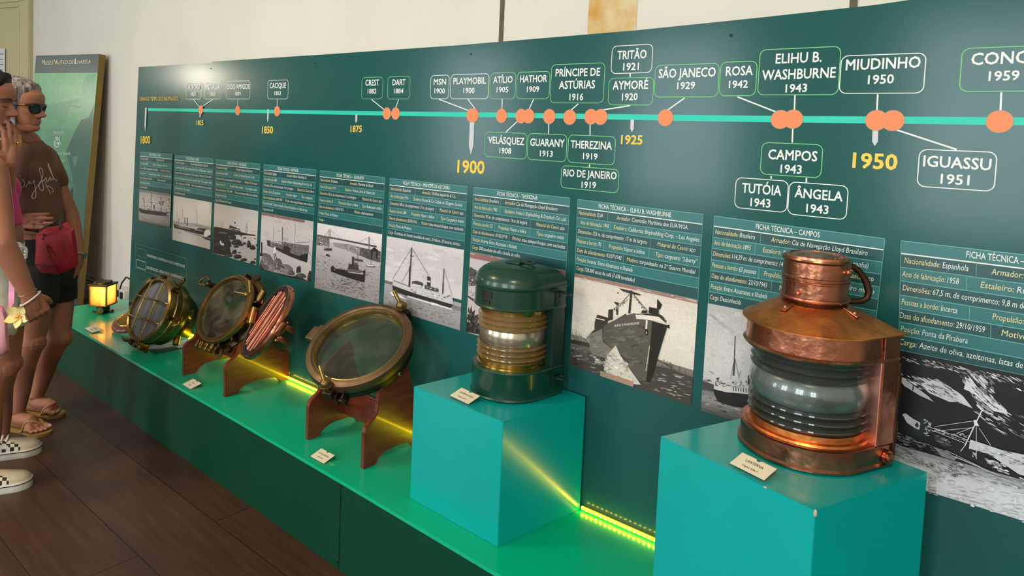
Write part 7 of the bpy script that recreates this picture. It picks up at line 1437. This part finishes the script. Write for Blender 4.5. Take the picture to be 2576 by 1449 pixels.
# sneakers with checked sides
M_can = mat('canvas_beige', (196, 178, 150), .8, bump=.1, bscale=300); M_ck0 = mat('check_black', (26, 24, 24), .7); M_ck1 = mat('check_white', (226, 214, 190), .75); M_sole = mat('rubber_white', (226, 220, 206), .5); M_str = mat('stripe_white', (216, 212, 204), .6)
def sneaker(toe_px, heel_dir, label_):
    tp = at(*toe_px, 2, .03); d = heel_dir.normalized(); s = Z.cross(d); o = Vector((tp.x, tp.y, 0)) - d * .272
    W = lambda t: .030 + .014 * math.sin(min(1, t * 1.15) * math.pi * .5) ** .8 if t < .80 else .0445 * math.sqrt(max(0, 1 - ((t - .80) / .205) ** 2)) + .0006
    def Ht(t): return (.085 if t < .25 else .085 - (t - .25) / .3 * .028 if t < .55 else .057 - (t - .55) / .45 * .028)
    V = lambda x_, y_, z_: o + d * (x_ * .272) + s * y_ + Z * z_
    n = 44; b = MB(); rings = []
    for i in range(n + 1):
        t = i / 30 * .8 + .004 if i < 30 else .804 + .196 * math.sin((i - 30) / 14 * math.pi / 2); w_ = W(t) * (.97 if t > .06 else .80 + 2.8 * t); h_ = Ht(t) * (1 if t < .9 else math.sqrt(max(.12, 1 - ((t - .9) / .11) ** 2)))
        rings.append([V(t, w_ * math.cos(a) * (1 if i else .6), .026 + (h_) * (abs(math.sin(a)) ** .8 if t > .5 else abs(math.sin(a)) ** .62)) for a in [math.pi * k / 22 for k in range(23)]])
    vs = [p for r in rings for p in r]; m = 23
    for i in range(n):
        for k in range(22):
            t = (i + .5) / 30 * .8 if i < 30 else .9; hk = min(k, 21 - k) / 10.5                   # 0 at the sole, 1 at the top line
            if .10 < t < .74 and hk < .78 - max(0, t - .48) * 1.7:
                wave = .34 + .10 * math.sin(t * 9)
                b.cur = 3 if abs(hk - wave) < .075 and t < .6 else (1 if (int(t * 18) + int(hk * 4.6)) % 2 else 2)
            else: b.cur = 0
            b.add([vs[i * m + k], vs[(i + 1) * m + k], vs[(i + 1) * m + k + 1], vs[i * m + k + 1]], [(0, 1, 2, 3)], True)
    b.cur = 0
    up = local(pA, b.build('sneaker', [M_can, M_ck0, M_ck1, M_str], pA))
    b = MB(); oc = []
    for i in range(14): t = i / 14 * .8; oc.append((t, W(t) * 1.08 + .002))
    for i in range(15): ph = i / 14 * math.pi / 2; oc.append((.8 + .213 * math.sin(ph), (.0445 * 1.08 + .002) * math.cos(ph) + .0002))
    out = [(-.018, .012)] + oc; pts = [(t, y_) for t, y_ in out] + [(t, -y_) for t, y_ in out[::-1]]
    b.loft([[V(t, y_ * k_, z_) for t, y_ in pts] for k_, z_ in ((.97, .0), (1.0, .006), (1.0, .030), (.97, .034))]); so = b.build('sole', M_sole, up); so.matrix_parent_inverse = Matrix()
    b = MB(); b.tube([V(t * 1.0, y_ * 1.008, .0275) for t, y_ in pts], .0018, 6); q = b.build('sole_line', M_ck0, up); q.matrix_parent_inverse = Matrix()
    b = MB()
    for k in range(5):
        t = .30 + k * .065; h_ = Ht(t) + .030; b.tube(catmull([tuple(V(t, .026, h_ - .014)), tuple(V(t + .01, .012, h_ + .001)), tuple(V(t + .01, -.012, h_ + .001)), tuple(V(t, -.026, h_ - .014))], 4), .0040, 8)
    b.tube(catmull([tuple(V(.30, 0, .118)), tuple(V(.33, -.03, .128)), tuple(V(.42, -.048, .10)), tuple(V(.46, -.046, .068))], 5), .0036, 8); b.tube(catmull([tuple(V(.30, 0, .118)), tuple(V(.30, -.034, .122)), tuple(V(.38, -.058, .10)), tuple(V(.34, -.05, .066))], 5), .0034, 8)
    b.tube(catmull([tuple(V(.20, .02, .115)), tuple(V(.19, -.01, .135)), tuple(V(.22, -.03, .118))], 5), .007, 8)
    q = b.build('laces', mat('lace_white', (236, 228, 218), .7), up); q.matrix_parent_inverse = Matrix()
dS = Vector((.80, .60, 0))
sneaker((103, 1118), at(103, 1118, 2, .03) - at(-20, 1135, 2, .03), 'far'); sneaker((80, 1200), at(80, 1200, 2, .03) - at(-60, 1222, 2, .03), 'near')
# pink quilted bag on a pink strap, with a flower
pbag = empty('pink_bag', pt(0, 900, 2.50), 'pale pink padded bag on a strap beside the near woman’s white shorts', 'bag')
I1 = Matrix.Translation(-pbag.location); M_pb = mat('bag_pink', (226, 158, 168), .5, var=.12, vscale=8, bump=.25, bscale=14); M_ps = mat('strap_pink', (232, 150, 180), .5)
b = MB(); b.M = I1; ol = [(-70, 768), (-20, 764), (6, 772), (15, 790), (19, 850), (20, 880), (10, 895), (-20, 902), (-70, 900)]
r0 = [pt(x, y, 2.40) for x, y in ol]; cc = sum(r0, Vector()) / len(r0); AW = (cc - CAM).normalized(); b.loft([[p + AW * .07 + (cc - p) * .06 for p in r0], [p + AW * .05 for p in r0], r0, [p - AW * .02 + (cc - p) * .18 for p in r0], [p - AW * .03 + (cc - p) * .5 for p in r0]]); b.build('bag_body', M_pb, pbag, sharp=60)
b = MB(); b.M = I1; b.tube([p + AW * .012 for p in r0], .0038, 8); b.build('piping', mat('piping_pink', (216, 140, 152), .5), pbag)
b = MB(); b.M = I1
def ribbon(mb, pts, w_):
    for p, q in zip(pts, pts[1:]):
        n = RT * (w_ / 2); e = FW * .002; mb.add([p - n, q - n, q + n, p + n, p - n + e, q - n + e, q + n + e, p + n + e], [(0, 1, 2, 3), (7, 6, 5, 4), (0, 4, 5, 1), (3, 2, 6, 7)])
ribbon(b, [pt(12, 418, 2.515), pt(18, 455, 2.50), pt(26, 520, 2.50), pt(30, 600, 2.515), pt(30, 680, 2.53), pt(29, 735, 2.535), pt(28, 768, 2.53)], .022); ribbon(b, [pt(28, 764, 2.525), pt(22, 776, 2.50), pt(8, 778, 2.46)], .014); b.build('strap', M_ps, pbag)
M_pet = mat('petal_cream', (246, 232, 176), .5, rgb2=(250, 214, 110), vscale=5, sss=.1); M_cen = mat('petal_orange', (240, 160, 20), .5)
fo = Matrix(((RT.x, UP.x, -FW.x, 0), (RT.y, UP.y, -FW.y, 0), (RT.z, UP.z, -FW.z, 0), (0, 0, 0, 1)))
petals = []
for a in (58, 128, 197, 268, 345):
    b = MB(); R_ = fo @ Matrix.Rotation(math.radians(a), 4, 'Z'); rows_ = []
    for k in range(9):
        t = k / 8; x_ = .004 + .037 * t; w_ = .0145 * math.sin(min(1, t * .92 + .10) * math.pi) ** .75 + .0012; rows_.append([R_ @ Vector((x_, w_ * u_, .012 * t * t - .004 * (1 - u_ * u_) + .006 * u_ * t)) for u_ in (-1, -.5, 0, .5, 1)])
    vs = [p for r in rows_ for p in r] + [p - FW * -.0012 for r in rows_ for p in r]; K = 45
    fs = [(i * 5 + j, (i + 1) * 5 + j, (i + 1) * 5 + j + 1, i * 5 + j + 1) for i in range(8) for j in range(4)]; b.add(vs, fs + [tuple(K + v for v in f[::-1]) for f in fs], True); petals.append(b)
b = MB()
for a in (58, 128, 197, 268, 345):
    R_ = fo @ Matrix.Rotation(math.radians(a), 4, 'Z'); b.add([R_ @ Vector(v) for v in ((0, 0, .002), (.008, -.0035, .0010), (.0135, 0, .0004), (.008, .0035, .0010))], [(0, 1, 2, 3)])
b.ball((0, 0, 0), .0045, 10, 6); fl = b.build('flower_charm', M_cen, pbag, loc=pt(45, 796, 2.30) - pbag.location)
fl['label'] = 'white and yellow five-petalled flower tied to the pink bag'
for q in petals: q.build('petal', M_pet, fl, sharp=180)
